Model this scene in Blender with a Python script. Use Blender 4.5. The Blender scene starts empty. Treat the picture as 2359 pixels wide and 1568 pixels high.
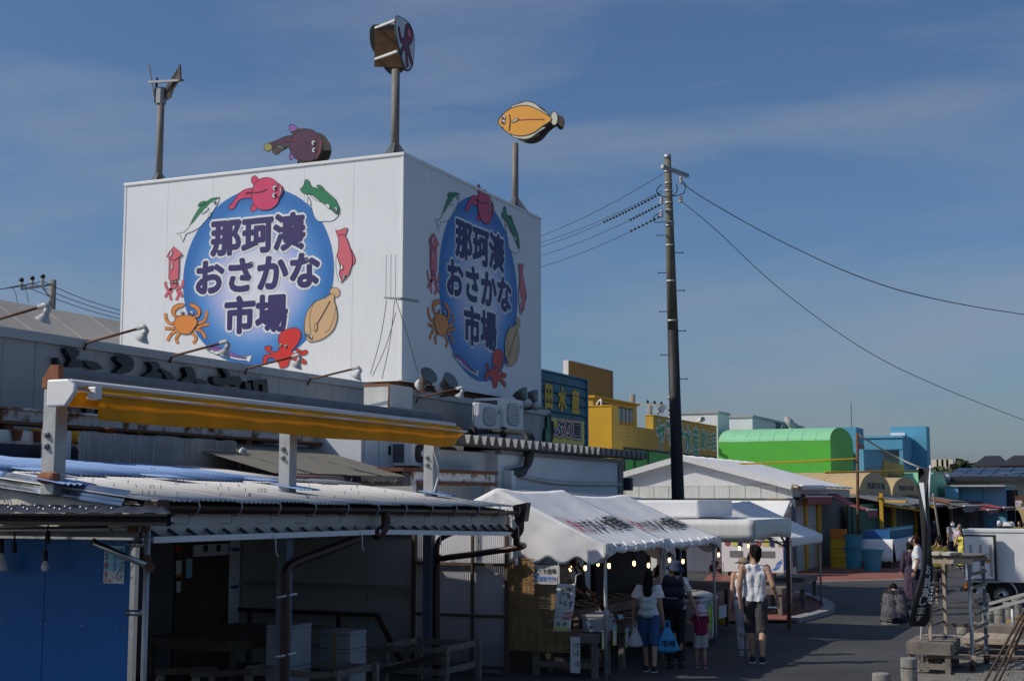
import bpy, math, random
from mathutils import Vector, Matrix, noise
random.seed(7)
sc = bpy.context.scene
COL = sc.collection
R = math.radians
# ---------------------------------------------------------------- camera
YAW, FPX, CAMH = R(23.77), 3200.0, 2.5          # x across the street, y along it, z up; focal length for a frame 2359 wide
PITCH = math.atan(366 / FPX)
cam = bpy.data.cameras.new('camera')
cam.sensor_width = 36.0
cam.lens = 36.0 * FPX / 2359.0
cam.clip_start, cam.clip_end = 0.1, 5000
co = bpy.data.objects.new('camera', cam)
COL.objects.link(co)
co.location = (0, 0, CAMH)
co.rotation_euler = (math.pi / 2 + PITCH, 0, YAW)
sc.camera = co
# ---------------------------------------------------------------- sky, sun, exposure
SUN_AZ, SUN_EL = R(34.0), R(40.5)               # shadows fall towards +x, turned SUN_AZ to +y
w = bpy.data.worlds.new('World')
sc.world = w
w.use_nodes = True
nt = w.node_tree
nt.nodes.clear()
def nd(t, **kw):
    n = nt.nodes.new(t)
    for k, v in kw.items(): setattr(n, k, v)
    return n
sky = nd('ShaderNodeTexSky', sky_type='NISHITA', sun_disc=False)
sdir = Vector((-math.cos(SUN_AZ) * math.cos(SUN_EL), -math.sin(SUN_AZ) * math.cos(SUN_EL), math.sin(SUN_EL)))
sky.sun_elevation = SUN_EL
sky.sun_rotation = math.atan2(sdir.x, sdir.y)
sky.altitude, sky.air_density, sky.dust_density, sky.ozone_density = 0, 1.0, 1.6, 8.0
# thin cirrus: stretched noise on the sky direction, over the whole dome
tc = nd('ShaderNodeTexCoord')
mp = nd('ShaderNodeMapping')
mp.inputs['Rotation'].default_value = (0.25, 0.5, 0.4)
mp.inputs['Scale'].default_value = (1.3, 1.6, 6.5)
nz = nd('ShaderNodeTexNoise')
nz.inputs['Scale'].default_value = 1.5
nz.inputs['Detail'].default_value = 8
nz.inputs['Roughness'].default_value = 0.56
nz.inputs['Distortion'].default_value = 0.4
rp = nd('ShaderNodeValToRGB')
rp.color_ramp.elements[0].position = 0.46
rp.color_ramp.elements[0].color = (0, 0, 0, 1)
rp.color_ramp.elements[1].position = 0.85
rp.color_ramp.elements[1].color = (0.85, 0.85, 0.85, 1)
hs = nd('ShaderNodeHueSaturation')
hs.inputs['Saturation'].default_value = 1.02
hs.inputs['Value'].default_value = 1.0
mx = nd('ShaderNodeMix', data_type='RGBA')
mx.inputs['B'].default_value = (3.3, 3.75, 4.5, 1)
bgd = nd('ShaderNodeBackground')
bgd.inputs['Strength'].default_value = 0.0875
outw = nd('ShaderNodeOutputWorld')
L = nt.links.new
L(tc.outputs['Generated'], mp.inputs['Vector'])
L(mp.outputs['Vector'], nz.inputs['Vector'])
L(nz.outputs['Fac'], rp.inputs['Fac'])
L(sky.outputs['Color'], hs.inputs['Color'])
L(rp.outputs['Color'], mx.inputs['Factor'])
L(hs.outputs['Color'], mx.inputs['A'])
L(mx.outputs['Result'], bgd.inputs['Color'])
L(bgd.outputs['Background'], outw.inputs['Surface'])
sl = bpy.data.lights.new('sun', 'SUN')
sl.energy, sl.angle, sl.color = 3.2, R(0.53), (1.0, 0.93, 0.82)
so = bpy.data.objects.new('sun', sl)
COL.objects.link(so)
so.rotation_euler = (-sdir).to_track_quat('-Z', 'Y').to_euler()
so.location = (0, 0, 40)
sc.view_settings.view_transform = 'Standard'
sc.view_settings.look = 'None'
sc.view_settings.exposure = 0.0
sc.view_settings.gamma = 1.0
sc.view_settings.use_curve_mapping = False
sc.render.engine = 'CYCLES'
sc.cycles.max_bounces = 6
sc.cycles.use_denoising = True
# ---------------------------------------------------------------- picture measurements -> places (2359 x 1568 frame)
_ca, _sa, _cp, _sp = math.cos(YAW), math.sin(YAW), math.cos(PITCH), math.sin(PITCH)
def ray(px, py):
    r = (px - 1179.5) / FPX; u = (784 - py) / FPX; fh = _cp - u * _sp
    return Vector((_ca * r - _sa * fh, _sa * r + _ca * fh, _sp + u * _cp))
CAMP = Vector((0, 0, CAMH))
def hx(px, py, X): d = ray(px, py); return CAMP + d * (X / d.x)
def hy(px, py, Y): d = ray(px, py); return CAMP + d * (Y / d.y)
def hp(px, py, p0, n): d = ray(px, py); n = Vector(n); return CAMP + d * ((Vector(p0) - CAMP).dot(n) / d.dot(n))
def hz(px, py, Z=0.0): d = ray(px, py); return CAMP + d * ((Z - CAMH) / d.z)
# ---------------------------------------------------------------- mesh builder
class B:
    def __init__(s): s.v, s.f, s.m = [], [], []
    def add(s, vs, fs, mi=0):
        o = len(s.v); s.v += [tuple(v) for v in vs]; s.f += [tuple(i + o for i in f) for f in fs]; s.m += [mi] * len(fs); return s
    def box(s, x0, x1, y0, y1, z0, z1, mi=0):
        return s.add([(x0,y0,z0),(x1,y0,z0),(x1,y1,z0),(x0,y1,z0),(x0,y0,z1),(x1,y0,z1),(x1,y1,z1),(x0,y1,z1)],
                     [(3,2,1,0),(4,5,6,7),(0,1,5,4),(1,2,6,5),(2,3,7,6),(3,0,4,7)], mi)
    def cbox(s, c, w, d, h, mi=0, rz=0):
        a, b = math.cos(rz), math.sin(rz); vs = []
        for z in (0, h):
            for x, y in ((-w/2,-d/2),(w/2,-d/2),(w/2,d/2),(-w/2,d/2)): vs.append((c[0]+x*a-y*b, c[1]+x*b+y*a, c[2]+z))
        return s.add(vs, [(3,2,1,0),(4,5,6,7),(0,1,5,4),(1,2,6,5),(2,3,7,6),(3,0,4,7)], mi)
    def hexa(s, q0, q1, mi=0):      # two quads, bottom and top
        return s.add(list(q0) + list(q1), [(3,2,1,0),(4,5,6,7),(0,1,5,4),(1,2,6,5),(2,3,7,6),(3,0,4,7)], mi)
    def bar(s, p, q, w, h=None, mi=0, up=(0,0,1)):
        p, q = Vector(p), Vector(q); h = h or w; d = (q - p).normalized(); u = Vector(up)
        if abs(d.dot(u)) > .99: u = Vector((0, 1, 0))
        a = d.cross(u).normalized() * w / 2; b = a.cross(d).normalized() * h / 2
        return s.hexa([p-a-b, p+a-b, p+a+b, p-a+b], [q-a-b, q+a-b, q+a+b, q-a+b], mi)
    def tube(s, pts, r, n=8, mi=0, cap=True):
        pts = [Vector(p) for p in pts]; k = len(pts); vs = []; fs = []
        rr = r if isinstance(r, (list, tuple)) else [r] * k; pa = None
        for i, p in enumerate(pts):
            d = (pts[min(i+1, k-1)] - pts[max(i-1, 0)]).normalized()
            if pa is None: pa = d.orthogonal().normalized()
            pa = (pa - d * pa.dot(d)).normalized(); pb = d.cross(pa)
            for j in range(n):
                t = 2 * math.pi * j / n; vs.append(p + (pa * math.cos(t) + pb * math.sin(t)) * rr[i])
        for i in range(k - 1):
            for j in range(n): fs.append((i*n+j, i*n+(j+1)%n, (i+1)*n+(j+1)%n, (i+1)*n+j))
        if cap: fs += [tuple(range(n-1, -1, -1)), tuple(range((k-1)*n, k*n))]
        return s.add(vs, fs, mi)
    def lathe(s, c, prof, n=16, axis=(0,0,1), mi=0):
        ax = Vector(axis).normalized(); pa = ax.orthogonal().normalized(); pb = ax.cross(pa); c = Vector(c); vs = []; fs = []
        for (r, z) in prof:
            for j in range(n):
                t = 2*math.pi*j/n; vs.append(c + ax*z + (pa*math.cos(t)+pb*math.sin(t))*r)
        for i in range(len(prof)-1):
            for j in range(n): fs.append((i*n+j, i*n+(j+1)%n, (i+1)*n+(j+1)%n, (i+1)*n+j))
        fs += [tuple(range(n-1, -1, -1)), tuple(range((len(prof)-1)*n, len(prof)*n))]
        return s.add(vs, fs, mi)
    def prism(s, poly, off, mi=0):  # closed 3-d polygon extruded by off
        n = len(poly); off = Vector(off); vs = [Vector(p) for p in poly]; vs += [p + off for p in vs]
        return s.add(vs, [tuple(range(n-1, -1, -1)), tuple(range(n, 2*n))] + [(i, (i+1)%n, n+(i+1)%n, n+i) for i in range(n)], mi)
    def grid(s, fn, nu, nv, mi=0, closed=False):
        vs = [fn(i/nu, j/nv) for j in range(nv+1) for i in range(nu+1)]
        return s.add(vs, [(j*(nu+1)+i, j*(nu+1)+i+1, (j+1)*(nu+1)+i+1, (j+1)*(nu+1)+i) for j in range(nv) for i in range(nu)], mi)
    def ball(s, c, rx, ry=None, rz=None, nu=12, nv=8, mi=0):
        ry = ry or rx; rz = rz or rx; c = Vector(c)
        return s.grid(lambda u, v: c + Vector((rx*math.cos(2*math.pi*u)*math.sin(math.pi*v), ry*math.sin(2*math.pi*u)*math.sin(math.pi*v), -rz*math.cos(math.pi*v))), nu, nv, mi)
def root_of(o):
    while o.parent: o = o.parent
    return o
def obj(name, b, m, parent=None, smooth=False, solid=0.0, loc=None, bev=0.0):
    o0 = root_of(parent).location if parent else None
    if not parent:
        if loc is None:
            xs = [v[0] for v in b.v]; ys = [v[1] for v in b.v]; zs = [v[2] for v in b.v]
            loc = ((min(xs)+max(xs))/2, (min(ys)+max(ys))/2, min(zs))
        o0 = Vector(loc)
    me = bpy.data.meshes.new(name)
    me.from_pydata([(v[0]-o0[0], v[1]-o0[1], v[2]-o0[2]) for v in b.v], [], b.f)
    for k in (m if isinstance(m, (list, tuple)) else [m]): me.materials.append(MAT[k] if isinstance(k, str) else k)
    if any(b.m): me.polygons.foreach_set('material_index', b.m)
    if smooth: me.polygons.foreach_set('use_smooth', [True]*len(me.polygons))
    o = bpy.data.objects.new(name, me); COL.objects.link(o)
    if parent: o.parent = parent
    else: o.location = o0
    if solid:
        md = o.modifiers.new('t', 'SOLIDIFY'); md.thickness = solid; md.offset = 0
    if bev:
        md = o.modifiers.new('b', 'BEVEL'); md.width = bev; md.segments = 2; md.limit_method = 'ANGLE'
    return o
def tag(o, label, cat, group=None, kind=None):
    if label: o['label'] = label
    if cat: o['category'] = cat
    if group: o['group'] = group
    if kind: o['kind'] = kind
    return o
def thing(name, label, cat, loc, group=None):
    o = bpy.data.objects.new(name, None); COL.objects.link(o); o.location = loc; o.empty_display_size = .2
    return tag(o, label, cat, group)
def struct(o): o['kind'] = 'structure'; return o
def stuff(o): o['kind'] = 'stuff'; return o
def copy_tree(o, parent=None, mats=None):
    c = o.copy(); COL.objects.link(c); c.parent = parent
    for ch in list(o.children): copy_tree(ch, c)
    return c
def dup(o, loc, label, rz=None):
    c = copy_tree(o); c.location = loc
    if rz is not None: c.rotation_euler[2] = rz
    c['label'] = label; return c
def share(name, src, parent, off, rz=0):       # a like piece that shares mesh data
    o = bpy.data.objects.new(name, src.data); COL.objects.link(o); o.parent = parent; o.location = Vector(src.location) + Vector(off); o.rotation_euler[2] = rz; return o
# ---------------------------------------------------------------- materials
MAT = {}
def mat(name, col, rough=.6, metal=0.0, var=.12, scale=2.0, bump=0.0, bscale=60., dirt=0.0, dcol=(.10,.085,.07), streak=False, emit=0.0, spec=.5, alpha=1.0, trans=0.0, rust=0.0, transl=0.0):
    m = bpy.data.materials.new(name); m.use_nodes = True; t = m.node_tree; bs = t.nodes['Principled BSDF']; lk = t.links.new
    c4 = (*col, 1); tc = t.nodes.new('ShaderNodeTexCoord'); last = None
    def N(s, det=5, vec=None):
        n = t.nodes.new('ShaderNodeTexNoise'); n.inputs['Scale'].default_value = s; n.inputs['Detail'].default_value = det; n.inputs['Roughness'].default_value = .6
        lk(vec or tc.outputs['Object'], n.inputs['Vector']); return n
    def ramp(src, a, b):
        r = t.nodes.new('ShaderNodeMapRange'); r.inputs[1].default_value = a; r.inputs[2].default_value = b; lk(src, r.inputs[0]); return r.outputs[0]
    def mix(fac, A, Bc, blend='MIX'):
        x = t.nodes.new('ShaderNodeMix'); x.data_type = 'RGBA'; x.blend_type = blend
        for k, val in (('Factor', fac), ('A', A), ('B', Bc)):
            if hasattr(val, 'links') or hasattr(val, 'is_linked'): lk(val, x.inputs[k])
            else: x.inputs[k].default_value = val
        return x.outputs['Result']
    col_s = c4
    if var:
        n = N(scale); f = ramp(n.outputs['Fac'], .3, .7)
        col_s = mix(f, tuple(c*(1-var) for c in col)+(1,), tuple(min(1, c*(1+var)) for c in col)+(1,))
    if dirt:
        vec = tc.outputs['Object']
        if streak:
            mp = t.nodes.new('ShaderNodeMapping'); mp.inputs['Scale'].default_value = (7, 7, .5); lk(vec, mp.inputs['Vector']); vec = mp.outputs['Vector']
        n = N(1.6, 6, vec); f = ramp(n.outputs['Fac'], .48, .78); mu = t.nodes.new('ShaderNodeMath'); mu.operation = 'MULTIPLY'; mu.inputs[1].default_value = dirt; lk(f, mu.inputs[0])
        col_s = mix(mu.outputs[0], col_s, (*dcol, 1))
    if rust:
        n = N(3.5, 8); f = ramp(n.outputs['Fac'], .62-.3*rust, .68-.3*rust+.05)
        n2 = N(18, 4); rc = mix(n2.outputs['Fac'], (.05,.018,.008,1), (.24,.085,.03,1))
        col_s = mix(f, col_s, rc)
    if hasattr(col_s, 'is_linked'): lk(col_s, bs.inputs['Base Color'])
    else: bs.inputs['Base Color'].default_value = col_s
    bs.inputs['Roughness'].default_value = rough; bs.inputs['Metallic'].default_value = metal; bs.inputs['Specular IOR Level'].default_value = spec
    if var and rough < .9 and not trans:
        n = N(scale*3, 3); r = t.nodes.new('ShaderNodeMapRange'); r.inputs[3].default_value = max(0, rough-.1); r.inputs[4].default_value = min(1, rough+.12); lk(n.outputs['Fac'], r.inputs[0]); lk(r.outputs[0], bs.inputs['Roughness'])
    if bump:
        n = N(bscale, 4); bp = t.nodes.new('ShaderNodeBump'); bp.inputs['Strength'].default_value = bump; bp.inputs['Distance'].default_value = .02; lk(n.outputs['Fac'], bp.inputs['Height']); lk(bp.outputs[0], bs.inputs['Normal'])
    if emit: bs.inputs['Emission Color'].default_value = c4; bs.inputs['Emission Strength'].default_value = emit
    if trans: bs.inputs['Transmission Weight'].default_value = trans
    if alpha < 1: bs.inputs['Alpha'].default_value = alpha
    if transl:
        tr = t.nodes.new('ShaderNodeBsdfTranslucent'); ms = t.nodes.new('ShaderNodeMixShader'); ms.inputs[0].default_value = transl; ou = t.nodes['Material Output']
        if hasattr(col_s, 'is_linked'): lk(col_s, tr.inputs['Color'])
        else: tr.inputs['Color'].default_value = col_s
        lk(bs.outputs[0], ms.inputs[1]); lk(tr.outputs[0], ms.inputs[2]); lk(ms.outputs[0], ou.inputs['Surface'])
    MAT[name] = m; return m
mat('asphalt', (.058,.058,.060), .85, var=.34, scale=.35, bump=.5, bscale=160, dirt=.4, dcol=(.03,.03,.032))
mat('redpave', (.26,.095,.07), .85, var=.2, scale=1.2, bump=.4, bscale=120, dirt=.35)
mat('paving', (.20,.185,.165), .85, var=.25, scale=2, bump=.4, bscale=90, dirt=.4)
mat('paint_white', (.62,.61,.58), .7, var=.2, scale=6, dirt=.4)
mat('concrete', (.27,.26,.23), .9, var=.3, scale=9, bump=.6, bscale=140, dirt=.4)
mat('kerb', (.30,.30,.30), .85, var=.2, scale=5, bump=.3, dirt=.3)
mat('tower_white', (.79,.81,.82), .42, var=.04, scale=.5, dirt=.16, streak=True, dcol=(.52,.51,.48))
mat('trim_white', (.80,.80,.79), .35, var=.04)
mat('rust', (.12,.06,.04), .85, var=.4, scale=5, bump=.5, bscale=50, rust=.7)
mat('rusty_white', (.55,.55,.55), .6, var=.1, rust=.35, dirt=.4, streak=True, dcol=(.16,.07,.03))
mat('rusty_brown', (.12,.065,.04), .8, var=.35, scale=6, rust=.5)
mat('panel_grey', (.40,.40,.385), .55, var=.05, scale=1.0, dirt=.25, streak=True, dcol=(.22,.2,.17))
mat('cap_grey', (.42,.43,.43), .45, var=.1, dirt=.2)
mat('roof_beige', (.42,.39,.35), .7, var=.1, scale=.8, dirt=.3)
mat('black_gloss', (.012,.012,.013), .3, var=.2)
mat('black', (.015,.015,.016), .6, var=.2)
mat('dark', (.02,.02,.022), .8, var=.2)
mat('steel', (.33,.34,.34), .5, metal=.75, var=.16, scale=7, dirt=.15)
mat('galv', (.42,.43,.43), .55, metal=.6, var=.14, scale=9, dirt=.12)
mat('pipe', (.45,.46,.47), .28, metal=1.0, var=.1, scale=12)
mat('alu', (.72,.73,.74), .22, metal=1.0, var=.06, scale=5)
mat('beam_blue', (.13,.165,.22), .6, metal=.3, var=.15, scale=4, dirt=.2)
mat('sheet_white', (.62,.61,.59), .5, var=.10, scale=1.2, dirt=.3, dcol=(.33,.30,.26))
mat('sheet_blue', (.22,.35,.62), .7, var=.12, scale=1.5, dirt=.2, dcol=(.3,.4,.55))
mat('sheet_navy', (.03,.038,.062), .65, var=.15, dirt=.2, spec=.2)
mat('sheet_black', (.012,.012,.013), .75, var=.2, spec=.15)
mat('sheet_dark', (.06,.052,.045), .7, var=.2, dirt=.3)
mat('post_grey', (.20,.185,.165), .7, var=.15, scale=5, dirt=.3)
mat('sheet_grey', (.21,.21,.21), .6, var=.15, dirt=.3)
mat('sheet_brown', (.17,.16,.135), .75, var=.15, scale=1.5, dirt=.35)
mat('polycarb', (.30,.31,.30), .35, var=.15, scale=2, dirt=.45, streak=True, dcol=(.1,.1,.09), alpha=.86)
mat('polyclear', (.66,.66,.72), .45, var=.05, scale=2, dirt=.12, alpha=.55)
mat('canvas_cream', (.58,.55,.47), .85, var=.12, scale=2, bump=.2, bscale=15, dirt=.3, dcol=(.3,.25,.18))
mat('canvas_white', (.86,.86,.86), .75, var=.06, scale=2, bump=.18, bscale=9, dirt=.2, dcol=(.5,.48,.45), transl=.12)
mat('awn_yellow', (.84,.46,.010), .7, var=.1, scale=2, dirt=.25, dcol=(.36,.21,.02), bump=.25, bscale=6, transl=.45)
mat('awn_red', (.42,.10,.10), .75, var=.12, scale=2, dirt=.2, transl=.2)
mat('awn_white', (.78,.78,.77), .4, var=.04, dirt=.1)
mat('rust_orange', (.27,.10,.045), .8, var=.3, scale=8)
mat('gutter', (.055,.02,.016), .42, var=.2)
mat('gutter_pink', (.30,.15,.13), .6, var=.2)
mat('white', (.78,.78,.78), .5, var=.05, dirt=.08)
mat('white_dirty', (.64,.64,.61), .55, var=.08, dirt=.3, streak=True, dcol=(.3,.24,.18))
mat('white_bluish', (.56,.60,.64), .6, var=.06, scale=.8, dirt=.15, streak=True)
mat('ac_white', (.78,.78,.77), .45, var=.05, dirt=.2, streak=True, dcol=(.35,.3,.24))
mat('ac_grille', (.36,.36,.34), .6, var=.1)
mat('teal', (.035,.17,.22), .6, var=.14, scale=1, dirt=.3, streak=True)
mat('teal_trim', (.05,.22,.32), .6, var=.1)
mat('yellow_letter', (.75,.46,.03), .6, var=.08)
mat('sign_yellow', (.72,.66,.10), .5, var=.05)
mat('brown_panel', (.34,.18,.03), .7, var=.07, scale=.5, dirt=.15, streak=True)
mat('ply_yellow', (.56,.36,.05), .65, var=.10, scale=1.2, dirt=.15, streak=True)
mat('yellow_deep', (.62,.34,.008), .6, var=.1, scale=1, dirt=.15)
mat('green_panel', (.05,.42,.06), .5, var=.08)
mat('glass', (.03,.035,.04), .08, var=0, spec=.8)
mat('green_bright', (.10,.50,.05), .55, var=.05, scale=.6, dirt=.08)
mat('green_pale', (.28,.64,.36), .6, var=.06, scale=.6, dirt=.12)
mat('sky_blue', (.10,.36,.52), .6, var=.08, scale=.7, dirt=.2, streak=True)
mat('sky_blue2', (.15,.42,.60), .6, var=.05, scale=.7, dirt=.1, streak=True)
mat('arch_beige', (.56,.40,.20), .65, var=.07, dirt=.15)
mat('roof_dark', (.025,.026,.03), .6, var=.2)
mat('wall_tan', (.50,.47,.40), .8, var=.06, dirt=.15)
mat('wall_cream', (.62,.55,.42), .8, var=.06)
mat('solar', (.012,.018,.04), .15, var=.1, spec=.8)
mat('wood_grey', (.20,.17,.145), .85, var=.3, scale=5, bump=.4, bscale=35, dirt=.35, dcol=(.07,.06,.05))
mat('wood_pale', (.40,.33,.25), .85, var=.25, scale=5, bump=.3, bscale=35, dirt=.3)
mat('wood_dark', (.085,.06,.042), .8, var=.3, scale=5, bump=.3)
mat('wood_brown', (.20,.11,.05), .8, var=.25, scale=5)
mat('foam', (.32,.33,.345), .8, var=.04)
mat('tape', (.42,.25,.10), .5, var=.1)
mat('blue_panel', (.003,.115,.36), .42, var=.05, scale=1, spec=.25)
mat('bamboo', (.44,.26,.11), .7, var=.3, scale=9, bump=.3)
mat('bamboo_b', (.40,.27,.12), .7, var=.3, scale=9, bump=.3)
mat('pole_conc', (.17,.155,.11), .85, var=.2, scale=3, bump=.2, dirt=.3)
mat('wire', (.012,.012,.013), .6, var=0)
mat('insul', (.55,.52,.48), .3, var=.1)
mat('bulb', (1.0,.50,.16), .4, var=0, emit=9)
mat('bulb_off', (.7,.7,.7), .25, var=0)
mat('lamp_white', (.46,.46,.45), .35, var=.08)
mat('lamp_glass', (.12,.14,.135), .15, var=.1, spec=.8)
mat('crate_yellow', (.60,.38,.01), .5, var=.08)
mat('crate_red', (.33,.03,.03), .5, var=.1)
mat('bin_blue', (.05,.27,.36), .5, var=.08)
mat('tub_blue', (.03,.14,.40), .5, var=.08)
mat('mesh_green', (.05,.16,.12), .6, var=.2)
mat('orange', (.70,.22,.02), .5, var=.1)
mat('red', (.55,.03,.025), .5, var=.05)
mat('navy', (.028,.018,.13), .5, var=.05)
mat('ink', (.018,.018,.02), .6, var=.05)
mat('tyre', (.015,.015,.015), .85, var=.2)
mat('chrome', (.65,.66,.67), .22, metal=.9, var=.08)
mat('paper', (.74,.74,.72), .7, var=.04)
mat('paper_green', (.35,.62,.40), .7, var=.04)
mat('paper_cyan', (.30,.62,.74), .6, var=.05)
mat('lime', (.40,.66,.06), .6, var=.1)
mat('ink_blue', (.05,.22,.66), .6, var=0)
mat('ink_red', (.55,.03,.04), .6, var=0)
mat('ink_green', (.05,.35,.16), .6, var=0)
mat('leaf', (.06,.09,.025), .7, var=.3, scale=6)
mat('far_tree', (.045,.06,.022), .8, var=.35, scale=.3)
mat('dry_grass', (.42,.27,.10), .8, var=.3)
mat('weed', (.07,.10,.025), .8, var=.3)
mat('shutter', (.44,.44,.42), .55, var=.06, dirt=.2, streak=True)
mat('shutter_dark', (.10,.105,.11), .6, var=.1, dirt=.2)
mat('can_r', (.5,.06,.04), .3, var=0); mat('can_g', (.1,.35,.08), .3, var=0); mat('can_o', (.65,.26,.03), .3, var=0); mat('can_t', (.30,.28,.16), .3, var=0)
# ---------------------------------------------------------------- flat art and lettering helpers
def smooth(pts, k=5, closed=True):
    n = len(pts); out = []
    for i in range(n if closed else n-1):
        g = lambda j: Vector(pts[j % n]) if closed else Vector(pts[max(0, min(n-1, j))])
        p0, p1, p2, p3 = g(i-1), g(i), g(i+1), g(i+2)
        for s in range(k):
            t = s/k
            out.append(.5*((2*p1)+(p2-p0)*t+(2*p0-5*p1+4*p2-p3)*t*t+(3*p1-p0-3*p2+p3)*t**3))
    if not closed: out.append(Vector(pts[-1]))
    return out
def ell(cx, cy, rx, ry, n=18, rot=0):
    c, s = math.cos(rot), math.sin(rot)
    return [(cx+rx*math.cos(t)*c-ry*math.sin(t)*s, cy+rx*math.cos(t)*s+ry*math.sin(t)*c) for t in (2*math.pi*i/n for i in range(n))]
class Art:                                   # flat print: 2-d shapes stacked in thin layers on a frame o + a*ex + b*ey + c*ez
    def __init__(s, fn, ez): s.b = B(); s.fn = fn; s.ez = Vector(ez); s.mats = []; s.l = 0
    def mi(s, m):
        if m not in s.mats: s.mats.append(m)
        return s.mats.index(m)
    def up(s, pts, lay): return [Vector(s.fn(p[0], p[1])) + s.ez*(.004+.0035*lay) for p in pts]
    def fill(s, pts, m, lay=0, sm=True):
        q = s.up(smooth(pts) if sm else pts, lay); s.b.add(q, [tuple(range(len(q)))], s.mi(m))
    def line(s, pts, w, m='ink', lay=1, closed=False, sm=True):
        p = smooth(pts, 4, closed) if sm else [Vector(q) for q in pts]
        n = len(p); L_, R_ = [], []
        for i in range(n):
            a, c = (p[(i-1) % n], p[(i+1) % n]) if closed else (p[max(i-1, 0)], p[min(i+1, n-1)])
            d = (c-a); d = d.normalized() if d.length else Vector((1, 0)); nn = Vector((-d[1], d[0]))*w/2
            L_.append(p[i]+nn); R_.append(p[i]-nn)
        q = s.up(L_+R_, lay); k = n if closed else n-1
        s.b.add(q, [(i, (i+1) % n, n+(i+1) % n, n+i) for i in range(k)], s.mi(m))
    def shape(s, pts, m, lay=0, w=2.6, sm=True):
        s.fill(pts, m, lay, sm); s.line(pts, w, 'ink', lay+1, True, sm)
    def eye(s, cx, cy, r, lay=4, dx=2, dy=2):
        s.shape(ell(cx, cy, r*.8, r, 14), 'art_white', lay, 2, False); s.fill(ell(cx+dx, cy+dy, r*.45, r*.55, 10), 'ink', lay+2, False)
    def done(s, name, parent): return obj(name, s.b, s.mats, parent)
for n_, c_ in dict(art_white=(.80,.82,.82), art_pink=(.66,.045,.15), art_green=(.012,.21,.085), art_salmon=(.68,.13,.17), art_tan=(.66,.43,.22), art_orange=(.78,.26,.04), art_red=(.66,.03,.022), art_purple=(.24,.085,.40), art_plum=(.06,.008,.045), art_amber=(.80,.36,.04), art_cream=(.62,.61,.48), art_maroon=(.20,.02,.045), art_pale=(.62,.66,.70), art_olive=(.30,.28,.06)).items():
    mat(n_, c_, .45, var=.03)
_tc = {}
def text2d(s, off):
    k = (s, off)
    if k not in _tc:
        c = bpy.data.curves.new('t', 'FONT'); c.body = s; c.offset = off; c.resolution_u = 3
        o = bpy.data.objects.new('t', c); COL.objects.link(o)
        me = bpy.data.meshes.new_from_object(o.evaluated_get(bpy.context.evaluated_depsgraph_get()))
        _tc[k] = ([tuple(v.co[:2]) for v in me.vertices], [tuple(p.vertices) for p in me.polygons])
        bpy.data.objects.remove(o); bpy.data.curves.remove(c); bpy.data.meshes.remove(me)
    return _tc[k]
def glyphs(b, s, fn, w, h, off=0.0, mi=0, depth=None, vertical=False, box=None):
    """text fitted to a w x h cell; fn(a, b) -> place; box = the un-emboldened size the fit is taken from"""
    if vertical:
        n = len(s)
        for i, ch in enumerate(s): glyphs(b, ch, lambda x, y, i=i: fn(x, y+h*(n-1-i)/n), w, h/n*.9, off, mi, depth, box=(0, 1, -.08, .88))
        return
    vs, fs = text2d(s, 0.0)
    if box is None:
        xs = [v[0] for v in vs]; ys = [v[1] for v in vs]; box = (min(xs), max(xs), min(ys), max(ys))
    sx, sy = w/(box[1]-box[0]), h/(box[3]-box[2]); o_ = Vector(fn(0, 0)); nn = (Vector(fn(1, 0))-o_).cross(Vector(fn(0, 1))-o_).normalized()
    cnt = {}
    for f in fs:
        for i in range(len(f)): e = (f[i], f[(i+1) % len(f)]); cnt[e] = cnt.get(e, 0)+1
    side = [e for e in cnt if (e[1], e[0]) not in cnt]
    ring = [(0, 0)] if off <= 0 else [(off*math.cos(2*math.pi*i/10), off*math.sin(2*math.pi*i/10)) for i in range(10)]+([(off*.5*math.cos(2*math.pi*i/6), off*.5*math.sin(2*math.pi*i/6)) for i in range(6)] if off > .05 else [])
    for k_, (dx, dy) in enumerate(ring):           # bold: the letter shifted round a small ring, layer on layer
        P = [Vector(fn((v[0]-box[0]+dx)*sx, (v[1]-box[2]+dy)*sy))+nn*(.00025*k_) for v in vs]
        b.add(P, fs, mi)
        if depth: d = Vector(depth); k = len(P); b.add(P+[p-d for p in P], [(e[0], e[0]+k, e[1]+k, e[1]) for e in side], mi)
def lettering(parent, s, o, ex, ey, w, h, m, off=.03, name='lettering', vertical=False, depth=None):
    o, ex, ey = Vector(o), Vector(ex), Vector(ey); b = B()
    glyphs(b, s, lambda x, y: o+ex*x+ey*y, w, h, off, 0, depth, vertical)
    return obj(name, b, m, parent)
# ---------------------------------------------------------------- ground
def sheet(name, pts, z, m, t=0.0):
    b = B(); q = [(p[0], p[1], z) for p in pts]
    if t: b.prism([(p[0], p[1], z-t) for p in pts], (0, 0, t))
    else: b.add(q, [tuple(range(len(q)))])
    return struct(obj(name, b, m, loc=(0, 0, 0)))
sheet('ground', [(-1500,-300),(1500,-300),(1500,3000),(-1500,3000)], 0, 'asphalt')
G = lambda *ps: [hz(x, y) for x, y in ps]
far_e = [Vector((-16, 60, 0)), Vector((-16, 110, 0)), Vector((-8.2, 110, 0))]
near = smooth(G((1600,1352),(1700,1346),(1800,1341),(1900,1338),(2000,1336),(2080,1333),(2140,1322),(2160,1308)), 5, False)
sheet('red_pavement', [p for p in near]+[Vector((-8.2, 60, 0))]+far_e[::-1], .004, 'redpave')
b = B(); nn = [Vector((p.x, p.y, .008)) for p in near]
for i in range(len(nn)-1):
    d = (nn[i+1]-nn[i]).normalized(); s_ = Vector((-d.y, d.x, 0))*.11
    b.add([nn[i]-s_*.2, nn[i+1]-s_*.2, nn[i+1]-s_*1.2, nn[i]-s_*1.2], [(0,1,2,3)])
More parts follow.
